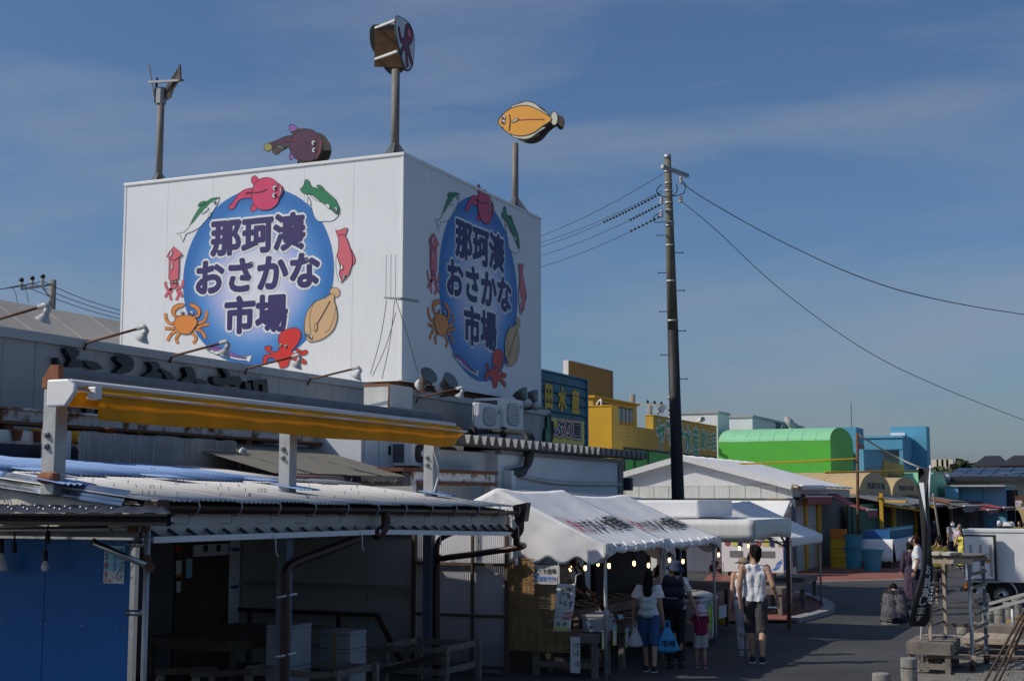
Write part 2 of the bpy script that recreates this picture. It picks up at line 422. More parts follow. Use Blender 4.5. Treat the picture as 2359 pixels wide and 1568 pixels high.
struct(obj('road_line', b, 'paint_white', loc=(0,0,0)))
b = B()                                                  # kerb of the traffic island round the flat canopy, a low step
isl = smooth(G((1640,1352),(1720,1352),(1800,1362),(1862,1374),(1905,1388),(1923,1401),(1915,1413),(1880,1424),(1840,1434)), 5, False)
for i in range(len(isl)-1):
    a, c = isl[i], isl[i+1]; d = (c-a).normalized(); s_ = Vector((d.y, -d.x, 0))
    b.hexa([a, c, c+s_*.26, a+s_*.26], [v+Vector((0,0,.10)) for v in (a, c, c+s_*.26, a+s_*.26)])
struct(obj('kerb', b, 'kerb', loc=(0,0,0)))
sheet('island_pavement', [p for p in isl]+[Vector((-8.5, 27.5, 0)), Vector((-11, 33, 0))], .05, 'redpave')
pv = G((1985,1660),(2060,1592),(2155,1530),(2225,1480),(2290,1440),(2359,1405))
sheet('pavement', pv+[Vector((3, 30, 0)), Vector((6, 14, 0)), Vector((0, 10, 0))], .06, 'paving', .06)
pav = bpy.data.objects['pavement']
sl0 = None
for i in range(9):                                       # paving slabs laid over the bed, near part
    for j in range(22):
        x, y = -2.55+i*.46+(.23 if j % 2 else 0), 16.8+j*.46
        q = (x-.0)
        e = hz(2060,1592); e2 = hz(2359,1405)
        if x < e.x+(y-e.y)/(e2.y-e.y)*(e2.x-e.x)+.35: continue
        if sl0 is None:
            bb = B(); bb.cbox((0,0,.055), .445, .445, .03); sl0 = obj('slab', bb, 'paving', pav); o = sl0
        else: o = share('slab', sl0, pav, (0,0,0))
        o.location = (x, y, random.uniform(-.004, .004)); o.rotation_euler = (random.uniform(-.006,.006), random.uniform(-.006,.006), 0)
# ---------------------------------------------------------------- sign tower
XT, YT, XL, YB, ZB, ZT = -14.33, 26.58, -22.0, 34.46, 5.10, 10.12
tw = thing('sign_tower', 'big white box tower with round blue fish market emblem on two sides', 'sign tower', ((XT+XL)/2, (YT+YB)/2, 0))
obj('core', B().box(XL+.06, XT-.06, YT+.06, YB-.06, ZB+.05, ZT-.03), 'cap_grey', tw)
z2 = lambda x, y: ((450+x/1.6333)/1.7363, (600+y/1.6333)/1.7363)
seams = [XL+.03] + [hy(*z2(x, 700), YT).x for x in (352, 645, 938, 1246, 1570)] + [XT-.004]
for i in range(6): obj('wall_panel', B().box(seams[i]+.003, seams[i+1]-.003, YT, YT+.05, ZB+.01, ZT-.05), 'tower_white', tw)
for i in range(6):
    y0 = YT+.07+(YB-YT-.1)*i/6; y1 = YT+.07+(YB-YT-.1)*(i+1)/6
    obj('wall_panel', B().box(XT-.05, XT, y0+.003, y1-.003, ZB+.01, ZT-.05), 'tower_white', tw)
obj('wall_panel', B().box(XL, XL+.05, YT+.06, YB-.06, ZB+.01, ZT-.05), 'tower_white', tw)
obj('wall_panel', B().box(XL+.06, XT-.06, YB-.05, YB, ZB+.01, ZT-.05), 'tower_white', tw)
b = B()
b.box(XL-.03, XT+.03, YT-.03, YT+.08, ZT-.05, ZT+.02); b.box(XT-.08, XT+.03, YT+.08, YB+.03, ZT-.05, ZT+.02)
b.box(XL-.03, XL+.08, YT+.08, YB+.03, ZT-.05, ZT+.02); b.box(XL+.08, XT-.08, YB-.08, YB+.03, ZT-.05, ZT+.02)
b.box(XT-.05, XT+.012, YT-.012, YT+.06, ZB-.03, ZT-.052); b.box(XL-.012, XL+.05, YT-.012, YT+.05, ZB, ZT-.052)
b.box(XT-.05, XT+.012, YB-.05, YB+.012, ZB-.03, ZT-.052)
b.box(XL, XT-.05, YT-.012, YT+.05, ZB-.04, ZB+.005); b.box(XT-.05, XT+.012, YT+.06, YB-.05, ZB-.04, ZB+.005)
obj('edge_trim', b, 'trim_white', tw, bev=.008)
b = B()
for y in (YT+.25, YT+2, YT+3.9, YT+5.8, YB-.25): b.box(XT-.3, XT-.12, y-.08, y+.08, 3.2, ZB-.04)
b.box(XT-.28, XT-.1, YT+.1, YB-.1, ZB-.22, ZB-.05); b.box(XT-.24, XT-.12, YT+.1, YB-.1, ZB-.6, ZB-.45)
b.box(XL+.1, XT-.3, YT+.15, YT+.3, ZB-.22, ZB-.05); b.box(XL+.2, XT-.35, YT+.5, YB-.3, 3.5, ZB-.06)
obj('steel_base', b, 'rust', tw)
obj('roof_deck', B().box(XL+.1, XT-.1, YT+.1, YB-.1, ZT-.04, ZT-.01), 'cap_grey', tw)
# emblem: measured on the sunlit face, repeated on the other
cT, cB_, cR, cL = hy(*z2(1050,238), YT), hy(*z2(950,1405), YT), hy(*z2(1526,840), YT), hy(*z2(388,905), YT)
ez_ = (cT.z+cB_.z)/2; ex_ = (cR.x+cL.x)/2; er = (cT.z-cB_.z)/2
kT, kB_, kL, kR = hx(1100,468,XT), hx(1110,864,XT), hx(1003,655,XT), hx(1197,690,XT)
fz_ = (kT.z+kB_.z)/2; fy_ = (kL.y+kR.y)/2; fr = ((kT.z-kB_.z)/2+(kR.y-kL.y)/2)/2
def emblem(kind):
    if kind == 0:
        ez = Vector((0, -1, 0)); cen = Vector((ex_, YT, ez_))
        loc = lambda a, c: cen+Vector((a, 0, c)); rad = er
    else:
        ez = Vector((1, 0, 0)); cen = Vector((XT, fy_, fz_)); k = fr/er
        loc = lambda a, c: cen+Vector((0, a*k, c*k)); rad = er
    def fn(x, y):
        p = hy(*z2(x, y), YT); return loc(p.x-ex_, p.z-ez_)
    m = bpy.data.materials.new('emblem_blue_%d' % kind); m.use_nodes = True; t = m.node_tree; bs = t.nodes['Principled BSDF']
    tcn = t.nodes.new('ShaderNodeTexCoord'); sb = t.nodes.new('ShaderNodeVectorMath'); sb.operation = 'DISTANCE'; sb.inputs[1].default_value = cen-tw.location+Vector((0, 0, -.1))
    cr = t.nodes.new('ShaderNodeValToRGB'); mr = t.nodes.new('ShaderNodeMapRange'); mr.inputs[2].default_value = (er if kind == 0 else fr)
    t.links.new(tcn.outputs['Object'], sb.inputs[0]); t.links.new(sb.outputs['Value'], mr.inputs[0]); t.links.new(mr.outputs[0], cr.inputs[0]); t.links.new(cr.outputs[0], bs.inputs['Base Color'])
    e = cr.color_ramp.elements; e[0].position = .24; e[0].color = (.76,.78,.86,1); e[1].position = .93; e[1].color = (.020,.165,.49,1)
    x = e.new(.52); x.color = (.44,.50,.78,1); x = e.new(.72); x.color = (.10,.30,.66,1); bs.inputs['Roughness'].default_value = .45
    disc = B(); ring = [loc(er*math.cos(2*math.pi*i/72), er*math.sin(2*math.pi*i/72))+ez*.004 for i in range(72)]
    disc.add(ring, [tuple(range(72))] if kind == 0 else [tuple(range(72))]); obj('emblem_disc', disc, m, tw)
    for s, (xa, ya), (xb, yb) in (('那珂湊', (648,690), (1258,408)), ('おさかな', (552,940), (1350,672)), ('市場', (738,1198), (1140,940))):
        A = hy(*z2(xa, ya), YT); Z = hy(*z2(xb, yb), YT); wd, ht = Z.x-A.x, Z.z-A.z
        for off, mm, lay in ((.105, 'art_white', 1), (.046, 'navy', 2.6)):
            g = B(); bx = None
            glyphs(g, s, lambda p, q: loc(A.x-ex_+p, A.z-ez_+q)+ez*(.004+.0035*lay), wd, ht, off)
            obj('lettering', g, mm, tw)
        g = B()                                       # small white glints on the brush strokes
        for i in range(len(s)*4):
            p, q = wd*(i+.35+random.uniform(-.2,.2))/(len(s)*4), ht*random.uniform(.08,.9)
            o_ = loc(A.x-ex_+p, A.z-ez_+q)+ez*(.004+.0035*3); dx = loc(.035, .02)-loc(0,0); dz = loc(-.008,.012)-loc(0,0)
            g.add([o_, o_+dx, o_+dx+dz, o_+dz], [(0,1,2,3)])
        obj('glint', g, 'art_white', tw)
    A = lambda: Art(fn, ez)
    a = A(); a.shape([(918,225),(908,188),(928,168),(950,182),(956,212)], 'art_pink', 1); a.shape([(905,398),(905,372),(925,352),(950,368),(938,392),(915,404)], 'art_pink', 1)
    a.shape([(925,252),(860,262),(815,300),(785,345),(763,365),(765,386),(786,386),(805,370),(815,345),(850,318),(925,308)], 'art_pink', 2)
    a.shape([(912,300),(922,240),(955,197),(1010,180),(1062,197),(1090,245),(1097,290),(1085,342),(1045,382),(985,393),(945,376),(920,342)], 'art_pink', 4)
    a.shape([(1086,220),(1108,235),(1116,270),(1106,300),(1084,320),(1096,288),(1100,262)], 'art_pink', 6); a.shape([(1096,242),(1106,262),(1098,300),(1092,305),(1098,275)], 'art_white', 8, 1.6)
    a.line([(868,284),(900,278),(960,278),(1015,258)], 6, 'ink', 6); a.eye(1063,250,17,8,5,2); a.eye(1060,297,17,8,5,0)
    for x in (965, 985, 1003): a.fill([(x,384),(x+12,382),(x+5,398)], 'ink', 3, False)
    a.done('catfish_picture', tw)
    a = A(); a.shape([(702,308),(692,345),(660,398),(620,452),(570,507),(525,532),(482,548),(460,602),(450,570),(446,556),(419,546),(470,538),(498,508),(525,450),(560,390),(600,345),(650,315)], 'art_white', 1, sm=False)
    a.fill([(702,308),(650,315),(600,345),(560,390),(525,450),(503,495),(530,470),(585,400),(640,345),(692,318)], 'art_green', 3, False); a.shape([(563,372),(573,347),(604,335),(612,346)], 'art_green', 4)
    a.shape([(582,418),(600,388),(625,374),(628,388),(605,408)], 'art_white', 4, 2); a.shape([(626,442),(638,415),(648,408),(642,432)], 'art_white', 4, 2); a.eye(668,341,13,5,3,0); a.done('mackerel_picture', tw)
    a = A(); a.shape([(1280,285),(1330,330),(1390,350),(1425,385),(1472,420),(1475,432),(1440,462),(1390,466),(1350,465),(1322,440),(1300,372),(1278,312)], 'art_white', 1)
    a.shape([(1336,238),(1352,229),(1372,240),(1386,268)], 'art_green', 2)
    a.shape([(1228,258),(1250,237),(1262,196),(1280,195),(1298,240),(1345,252),(1400,270),(1455,320),(1482,375),(1482,415),(1462,420),(1438,398),(1400,350),(1380,352),(1352,330),(1300,288),(1270,286),(1242,280)], 'art_green', 4, sm=False)
    a.shape([(1398,350),(1420,360),(1422,382),(1402,374)], 'art_white', 6); a.shape([(1282,310),(1298,340),(1296,362),(1278,350)], 'art_white', 3); a.eye(1460,390,15,7,-3,2); a.done('puffer_picture', tw)
    a = A(); a.shape([(1550,640),(1580,690),(1586,732),(1562,748)], 'art_salmon', 1)
    a.shape([(1458,522),(1485,526),(1515,512),(1539,508),(1522,560),(1540,600),(1565,680),(1569,740),(1547,812),(1512,850),(1498,864),(1480,850),(1466,780),(1465,700),(1480,640),(1478,580)], 'art_salmon', 3, sm=False)
    a.shape([(1466,690),(1464,780),(1482,852),(1500,860),(1484,810),(1490,770),(1478,720)], 'art_white', 5, 2); a.line([(1478,558),(1500,552),(1522,558)], 3, 'ink', 5); a.shape([(1492,780),(1498,745),(1510,772)], 'art_white', 6, 2); a.eye(1517,826,13,6,2,0); a.done('sea_bream_picture', tw)
    a = A(); a.shape([(1420,918),(1440,898),(1476,905),(1488,930),(1476,957),(1450,962),(1428,945)], 'art_tan', 1)
    a.shape([(1432,938),(1390,966),(1330,990),(1282,1040),(1258,1110),(1257,1190),(1266,1222),(1282,1250),(1320,1250),(1380,1230),(1440,1180),(1468,1110),(1466,1040),(1450,985),(1452,952)], 'art_tan', 3)
    a.line([(1424,985),(1395,1040),(1340,1135)], 5, 'ink', 5); a.line([(1330,975),(1300,1040),(1290,1120),(1300,1200)], 2, 'ink', 5); a.line([(1462,1010),(1450,1090),(1420,1165),(1390,1195)], 2, 'ink', 5); a.shape([(1322,1178),(1326,1140),(1340,1132),(1338,1170),(1328,1185)], 'art_tan', 6, 2)
    a.eye(1276,1204,14,6,-2,2); a.eye(1298,1224,14,6,-2,2); a.done('flounder_picture', tw)
    a = A(); a.shape([(1085,1240),(1095,1200),(1135,1172),(1190,1160),(1228,1180),(1230,1225),(1205,1275),(1172,1316),(1200,1326),(1262,1305),(1276,1320),(1255,1338),(1198,1345),(1248,1362),(1268,1382),(1256,1398),(1205,1378),(1162,1368),(1145,1412),(1100,1424),(1090,1400),(1078,1382),(1050,1356),(1014,1360),(1008,1394),(984,1386),(990,1346),(1012,1335),(1042,1330),(1006,1312),(998,1288),(1028,1277),(1042,1290),(1030,1306),(1062,1318),(1085,1308),(1090,1282)], 'art_red', 2)
    a.shape([(1195,1310),(1205,1298),(1222,1300),(1240,1318),(1230,1330)], 'art_red', 1); a.eye(1101,1275,11,5,2,2); a.eye(1134,1280,11,5,2,2); a.done('octopus_picture', tw)
    a = A(); a.shape([(585,1285),(640,1282),(700,1290),(760,1310),(820,1345),(875,1345),(913,1340),(896,1386),(878,1376),(820,1371),(720,1346),(640,1320)], 'art_white', 1, sm=False)
    a.shape([(598,1287),(680,1286),(760,1308),(828,1349),(880,1352),(872,1364),(800,1352),(720,1328),(640,1300)], 'art_purple', 3, 2, False); a.shape([(660,1325),(680,1312),(705,1322),(690,1334)], 'art_white', 5, 2); a.eye(630,1299,10,6,0,0); a.done('bonito_picture', tw)
    a = A()
    for p in ([(412,1135),(372,1130),(352,1102),(347,1066)], [(408,1164),(376,1166),(343,1163)], [(420,1180),(385,1203),(360,1246)], [(442,1192),(418,1230),(428,1262)], [(548,1132),(585,1125),(612,1096),(616,1050)], [(552,1162),(590,1146),(634,1136)], [(540,1175),(582,1182),(609,1228)], [(518,1192),(548,1226),(528,1262)]):
        a.line(p, 21, 'ink', 1); a.line(p, 16, 'art_orange', 2)
        q = p[len(p)//2]; a.line([(q[0]-8, q[1]-6), (q[0]+8, q[1]+6)], 2.2, 'ink', 3, sm=False)
    a.shape([(432,1092),(398,1086),(387,1050),(402,1020),(440,1002),(471,1005),(466,1020),(432,1035),(411,1056),(414,1078),(446,1086)], 'art_orange', 3); a.shape([(528,1095),(565,1090),(579,1056),(570,1030),(535,1005),(504,1002),(512,1020),(545,1040),(556,1064),(545,1080),(520,1084)], 'art_orange', 3)
    a.shape([(402,1130),(425,1090),(455,1080),(500,1080),(535,1090),(558,1126),(535,1165),(505,1198),(450,1198),(420,1168)], 'art_orange', 5); a.eye(457,1063,15,3,2,3); a.eye(516,1065,15,3,-2,3); a.done('crab_picture', tw)
    a = A()
    for p in ([(400,872),(385,906),(356,905),(346,860)], [(425,872),(436,902),(455,892),(463,850)], [(388,905),(362,930),(346,962)], [(392,910),(376,945),(386,980)], [(424,905),(446,930),(456,962)], [(420,910),(432,945),(416,980)]):
        a.line(p, 18, 'ink', 0); a.line(p, 14, 'art_salmon', 1)
    a.shape([(380,850),(420,846),(424,878),(405,905),(384,892)], 'art_salmon', 2); a.shape([(372,712),(438,706),(436,790),(433,842),(400,856),(370,846),(372,780)], 'art_salmon', 4, sm=False)
    a.shape([(405,632),(432,655),(460,682),(436,703),(405,722),(384,712),(357,700),(375,668)], 'art_salmon', 6, sm=False); a.shape([(378,690),(384,668),(398,662),(392,684),(382,702)], 'art_white', 8, 2); a.shape([(386,776),(388,740),(396,738),(396,770),(390,786)], 'art_white', 6, 2); a.eye(393,866,9,4,0,2); a.eye(412,864,9,4,0,2); a.done('squid_picture', tw)
emblem(0); emblem(1)
# ---------------------------------------------------------------- fish signs on posts above the tower
z4 = lambda x, y: ((500+x/1.3106)/1.7363, (50+y/1.3106)/1.7363)
def post(parent, p, ztop, r=.085):
    b = B(); b.tube([(p.x, p.y, ZT-.05), (p.x, p.y, ztop)], r, 12); obj('post', b, 'post_grey', parent, True)
    b = B()
    for k in range(4):
        d = Vector((math.cos(k*math.pi/2+.3), math.sin(k*math.pi/2+.3), 0)); q = Vector((p.x, p.y, ZT-.01)); n_ = Vector((-d.y, d.x, 0))*.012
        b.prism([q+d*.08-n_, q+d*.36-n_, q+d*.08+Vector((0,0,.4))-n_], n_*2)
    obj('gusset', b, 'steel', parent)
def plates(parent, fn, ez, outline, sep, art, two=True):
    """two cut-out plates back to back, the second sep behind, joined by struts"""
    for k in ((0, 1) if two else (0,)):
        off = Vector(ez)*(-sep*k); b = B(); q = [Vector(fn(*p))+off for p in smooth(outline, 4)]
        b.prism(q, -Vector(ez)*.03); o = obj('plate', b, 'sheet_dark', parent)
    a = Art(fn, ez); art(a); a.done('picture', parent)
    if not two: return
    xs = [p[0] for p in outline]; ys = [p[1] for p in outline]; b = B(); cx = sum(xs)/len(xs); cy = sum(ys)/len(ys)
    for u, v in ((.35,.0),(-.35,.0),(0,.35),(0,-.35)):
        p = Vector(fn(cx+u*(max(xs)-min(xs))*.8, cy+v*(max(ys)-min(ys))*.8)); b.bar(p-Vector(ez)*.03, p-Vector(ez)*sep, .07)
    obj('strut', b, 'white_dirty', parent)
# flounder
p = hy(1187, 470, 33.4); t = thing('flounder_sign', 'orange flat fish sign on a post at the far right of the tower roof', 'sign', (p.x, p.y, ZT), 'fish signs on the tower roof')
Yq = p.y-.25
fnf = lambda x, y: hy(*z4(x, y), Yq)
post(t, Vector((p.x, p.y, 0)), hy(1187, 330, p.y).z)
def art_f(a):
    a.shape([(2028,500),(2070,476),(2110,467),(2150,479),(2180,505),(2210,535)], 'art_cream', 0, 3); a.shape([(2030,640),(2070,662),(2120,660),(2165,630),(2200,600)], 'art_cream', 0, 3); a.shape(ell(2250,555,19,36), 'art_cream', 0, 3, False)
    a.shape([(1957,572),(1985,530),(2040,497),(2110,489),(2180,518),(2222,543),(2237,560),(2224,575),(2190,597),(2140,632),(2080,648),(2020,638),(1988,615),(1982,604),(1968,596)], 'art_amber', 2, 4)
    a.line([(2016,535),(2020,575),(2014,622)], 5, 'ink', 4); a.line([(2060,566),(2130,562),(2200,562)], 4, 'art_maroon', 4); a.shape([(2028,578),(2042,562),(2065,557),(2050,572)], 'art_cream', 5, 2); a.eye(1986,552,12,5,-2,3); a.eye(1984,575,12,5,-2,3)
plates(t, fnf, (0,-1,0), [(1955,570),(1985,527),(2035,494),(2070,472),(2110,464),(2155,477),(2195,518),(2225,540),(2240,520),(2262,525),(2272,555),(2262,590),(2245,592),(2228,578),(2190,605),(2150,650),(2100,668),(2050,658),(2000,628),(1972,603)], .42, art_f)
# catfish
p = hy(702, 372, 33.0); t = thing('catfish_sign', 'dark purple catfish sign behind the front edge of the tower roof', 'sign', (p.x, p.y, ZT), 'fish signs on the tower roof')
Yc = p.y-.25
fnc = lambda x, y: hy(*z4(x, y), Yc)
post(t, Vector((p.x, p.y, 0)), hy(702, 330, p.y).z)
def art_c(a):
    a.shape([(870,625),(860,600),(872,588),(890,592),(905,612)], 'art_purple', 0, 3); a.shape([(868,770),(862,748),(876,736),(890,742),(895,760)], 'art_purple', 0, 3)
    a.shape([(872,648),(830,655),(790,675),(762,690),(740,690),(730,712),(742,728),(765,722),(780,705),(815,690),(868,694)], 'art_plum', 1, 4); a.fill([(760,690),(740,691),(732,712),(744,726),(764,720),(772,706)], 'art_olive', 3)
    a.shape(ell(950,696,88,84,28), 'art_plum', 3, 5, False); a.line([(835,672),(900,672),(935,680)], 5, 'art_maroon', 5); a.line([(915,655),(940,675),(975,686)], 3, 'ink', 5); a.shape([(1018,640),(1034,690),(1018,750),(1000,768),(1018,700)], 'art_maroon', 5, 3); a.eye(990,684,13,6,3,2); a.eye(992,722,13,6,3,0)
plates(t, fnc, (0,-1,0), [(872,648),(858,600),(872,586),(905,608),(950,608),(1000,625),(1038,690),(1025,750),(975,784),(920,780),(885,765),(862,772),(868,700),(815,692),(780,708),(750,730),(728,712),(740,688),(800,668)], .42, art_c)
# octopus: plates along the street
p = hy(910, 352, 27.05); t = thing('octopus_sign', 'octopus sign on the tallest post above the near corner of the tower', 'sign', (p.x, p.y, ZT), 'fish signs on the tower roof')
tz, bz = hy(905, 42, p.y).z, hy(905, 172, p.y).z
post(t, p, bz+.1, .095)
Xo = p.x+.22
fno = lambda a, c: Vector((Xo, p.y-.42+a*.9, bz+.12+c*(tz-bz-.22)))
def art_o(a):
    a.fill([(.02,.62),(.02,.95),(.3,1.0),(.75,.97),(.97,.75),(.97,.5),(.9,.2),(.7,.02),(.5,.03),(.2,.35)], 'art_pale', 0)
    a.shape([(.42,.62),(.5,.9),(.7,.97),(.88,.85),(.85,.65),(.7,.52),(.78,.35),(.9,.2),(.84,.12),(.68,.28),(.6,.3),(.66,.1),(.55,.05),(.5,.3),(.42,.38),(.3,.22),(.24,.3),(.36,.46),(.22,.5),(.1,.72),(.16,.78),(.28,.6)], 'art_maroon', 1, .02); a.shape(ell(.68,.78,.12,.1,14), 'art_salmon', 3, .01, False)
oo = [(.0,.6),(.0,.95),(.25,1.02),(.75,1.0),(1.0,.78),(1.0,.5),(.92,.15),(.7,-.02),(.45,0),(.15,.35)]
plates(t, fno, (1,0,0), oo, .0, art_o, False)
dl = Vector((-.80,-.45,0)); fl2 = lambda a, c: Vector((Xo-.06, p.y+.4, fno(0, c).z))+dl*(1-a)*1.0
b = B(); b.prism([fl2(*q) for q in smooth(oo, 4)], Vector((-.02,.03,0))); obj('plate', b, 'sheet_dark', t)
b = B(); b.prism([fl2(.1,.1)+Vector((.01,-.015,0)), fl2(.9,.1)+Vector((.01,-.015,0)), fl2(.9,.9)+Vector((.01,-.015,0)), fl2(.1,.9)+Vector((.01,-.015,0))], Vector((.004,-.006,0))); obj('backing', b, 'wood_brown', t)
b = B()
for z in (bz+.42, tz-.17): b.bar((Xo-.02, p.y-.3, z), Vector((fl2(.12,0).x, fl2(.12,0).y, z)), .05)
obj('strut', b, 'white_dirty', t)
# bonito, seen nearly edge on
p = hy(366, 412, 27.3); t = thing('bonito_sign', 'fish sign seen edge on, on the leftmost post of the tower roof', 'sign', (p.x, p.y, ZT), 'fish signs on the tower roof')
tz, bz = hy(366, 158, p.y).z, hy(366, 236, p.y).z
post(t, p, bz+.3, .085)
hh = tz-bz
for ang, sgn in ((124, 1), (78, -1)):
    d = Vector((math.cos(R(ang)), math.sin(R(ang)), 0)); o_ = Vector((p.x, p.y, bz))+Vector((-.18 if sgn > 0 else .12, 0, .02))
    if sgn < 0: d = Vector((.86, -.25, 0))
    b = B(); out = [(0,.15),(.1,0),(.35,.05),(.5,.3),(.62,.62),(.78,.72),(.86,1.0),(.92,.95),(.88,.66),(.98,.5),(.9,.46),(.7,.56),(.45,.62),(.15,.55),(.02,.4)]
    n_ = Vector((-d.y, d.x, 0))*.03
    b.prism([o_+d*(u*.7)+Vector((0,0,v*hh*.95)) for u, v in out], n_); obj('plate', b, 'sheet_dark', t)
b = B(); b.bar((p.x-.25, p.y-.2, bz+hh*.55), (p.x+.75, p.y-.1, bz+hh*.5), .05); b.bar((p.x-.2, p.y, bz+.1), (p.x-.25, p.y-.2, tz+.05), .03); obj('strut', b, 'steel', t)
b = B(); b.tube([(p.x, p.y, bz-.05), (p.x, p.y, bz+.35)], .13, 10); obj('collar', b, 'steel', t)
# ---------------------------------------------------------------- market hall with black letters
XF, ZF = -13.83, 4.82
mk = thing('market_hall', 'long grey market hall with black raised letters along its wall', 'building', (-16, 21, 0))
pn0 = None
for i in range(39):
    y = 10.05+i*.61
    if pn0 is None: pn0 = obj('wall_panel', B().box(XF-.05, XF, y+.004, y+.606, 3.0, ZF-.14), 'panel_grey', mk)
    else: share('wall_panel', pn0, mk, (random.uniform(-.002,.002), i*.61, 0))
obj('wall_core', B().box(XF-.4, XF-.053, 10, 33.8, 0, ZF-.15), 'cap_grey', mk)
for i in range(8): obj('parapet_cap', B().box(XF-.32, XF+.05, 9.9+i*2.99, 9.9+i*2.99+2.982, ZF-.14, ZF), 'cap_grey', mk, bev=.008)
zr = hx(140, 715, -27.).z
obj('flat_roof', B().box(-22.1, XF-.42, 8, 33.7, 4.1, 4.2), 'roof_beige', mk)
b = B(); b.add([(-21.9, 6, 4.5), (-21.9, 46, 4.5), (-27., 46, zr), (-27., 6, zr), (-21.9, 6, 4.4), (-21.9, 46, 4.4), (-27., 46, zr-.1), (-27., 6, zr-.1)], [(0,1,2,3),(7,6,5,4),(0,4,5,1),(2,6,7,3),(1,5,6,2),(3,7,4,0)])
rf = obj('roof', b, 'roof_beige', mk)
r0 = None
for i in range(14):
    y = 16+i*1.9
    if r0 is None: bb = B(); bb.bar((-21.9, y, 4.51), (-27., y, zr+.01), .04, .03); r0 = obj('roof_seam', bb, 'roof_beige', rf)
    else: share('roof_seam', r0, rf, (0, i*1.9, 0))
obj('rear_wall', B().box(-31, -27.1, 6, 46, 0, zr-.15), 'panel_grey', mk)
A_, Z_ = hx(118, 800, XF), hx(609, 878, XF)
top = hx(152, 800, XF).z
lw = Z_.y-A_.y
lk_ = lambda x, y: hx(x/.9912/1.7363, (1040+y/.9912)/1.7363, XF+.02)
brush = ([[(240,352),(262,347),(290,358),(292,376),(278,392),(302,400),(305,424),(250,422),(262,396),(250,374)],[(311,399),(345,402),(372,414),(386,434),(350,432),(326,418)],[(204,389),(211,391),(220,412),(208,412)]],
 [[(440,386),(470,377),(500,387),(511,406),(506,432),(482,448),(438,446),(463,420),(448,404)]], [[(568,404),(602,404),(614,426),(602,440),(620,452),(612,472),(553,462),(580,440),(582,420)],[(614,428),(642,438),(664,455),(672,475),(646,473),(630,450)]],
 [[(714,430),(738,423),(753,445),(753,482),(725,486),(698,478),(722,458)],[(755,471),(786,475),(804,493),(770,491)]], [[(860,430),(886,440),(896,460),(930,461),(939,486),(920,503),(905,494),(850,496),(827,484),(830,461),(860,468),(878,460)]],
 [[(951,481),(975,488),(979,516),(955,512)],[(982,477),(1040,471),(1045,524),(1022,524),(1022,492),(1005,494),(1008,522),(988,518)]])
for i, ch in enumerate('おさかな市場'):
    b = B(); d_ = Vector((0,0,-.0))
    for q in brush[i]: b.prism([lk_(*p) for p in (smooth(q, 4) if i < 5 else q)], (.1,0,0))
    o = obj('letter', b, 'black_gloss', mk)
    lettering(mk, ch, (XF+.1, A_.y+lw*i/6+.03, top-lw/6*1.32), (0,1,0), (0,0,1), lw/6*.92, lw/6*.98, 'black_gloss', .03, 'letter', depth=(.08,0,0))
lettering(mk, '直売所　営業中', (XF+.02, A_.y+.9, top-lw/6-.8), (0,1,0), (0,0,1), lw*.72, .24, 'ink', .03, 'letter')
# goose-neck lamps along the parapet
lamp = None
lamps = [((108,722),(-40,738)),((335,770),(228,773)),((524,803),(420,807)),((690,833),(600,836)),((828,860),(745,862)),((1065,905),(985,908))]
lab = ['leftmost lamp on a rusty arm over the grey parapet', 'lamp on a rusty arm just left of the painted crab', 'lamp on a rusty arm in front of the painted purple fish', 'lamp on a rusty arm in front of the painted red octopus', 'lamp on a rusty arm beside the tower corner', 'lamp on a rusty arm below the shaded tower side']
for k, ((hx_, hy_), (bx_, by_)) in enumerate(lamps):
    h = hx(hx_, hy_, XF+1.15); y = h.y; base = Vector((XF-.05, y, ZF+.0)); tip = Vector((h.x, y, h.z+.13))
    if lamp is None:
        lamp = thing('gooseneck_lamp', lab[0], 'lamp', base, 'lamps on arms along the parapet')
        o_ = base; tipL = o_+Vector((1.2, 0, .22))
        b = B(); b.tube([o_+Vector((0,0,-.1)), o_+Vector((.06,0,.02)), tipL], .022, 8); obj('arm', b, 'rusty_brown', lamp, True)
        b = B(); b.tube([tipL+Vector((-.08,0,-.005)), tipL+Vector((.05,0,.02)), tipL+Vector((.1,0,-.05))], .04, 10); b.tube([tipL+Vector((.1,0,-.04)), tipL+Vector((.05,0,-.14))], .05, 12); obj('lamp_holder', b, 'lamp_white', lamp, True)
        b = B(); b.lathe(tipL+Vector((.06,0,-.12)), [(.05,0),(.06,.02),(.085,.06),(.125,.105),(.128,.111),(.118,.107),(.07,.06),(.04,.015)], 20, (-.55,0,-1)); obj('shade', b, 'lamp_white', lamp, True)
        lamp.location = (h.x-1.1, y, h.z-.09); lamp.scale = (.86, .86, .86)
    else:
        c = dup(lamp, (h.x-1.1, y, h.z-.09), lab[k])
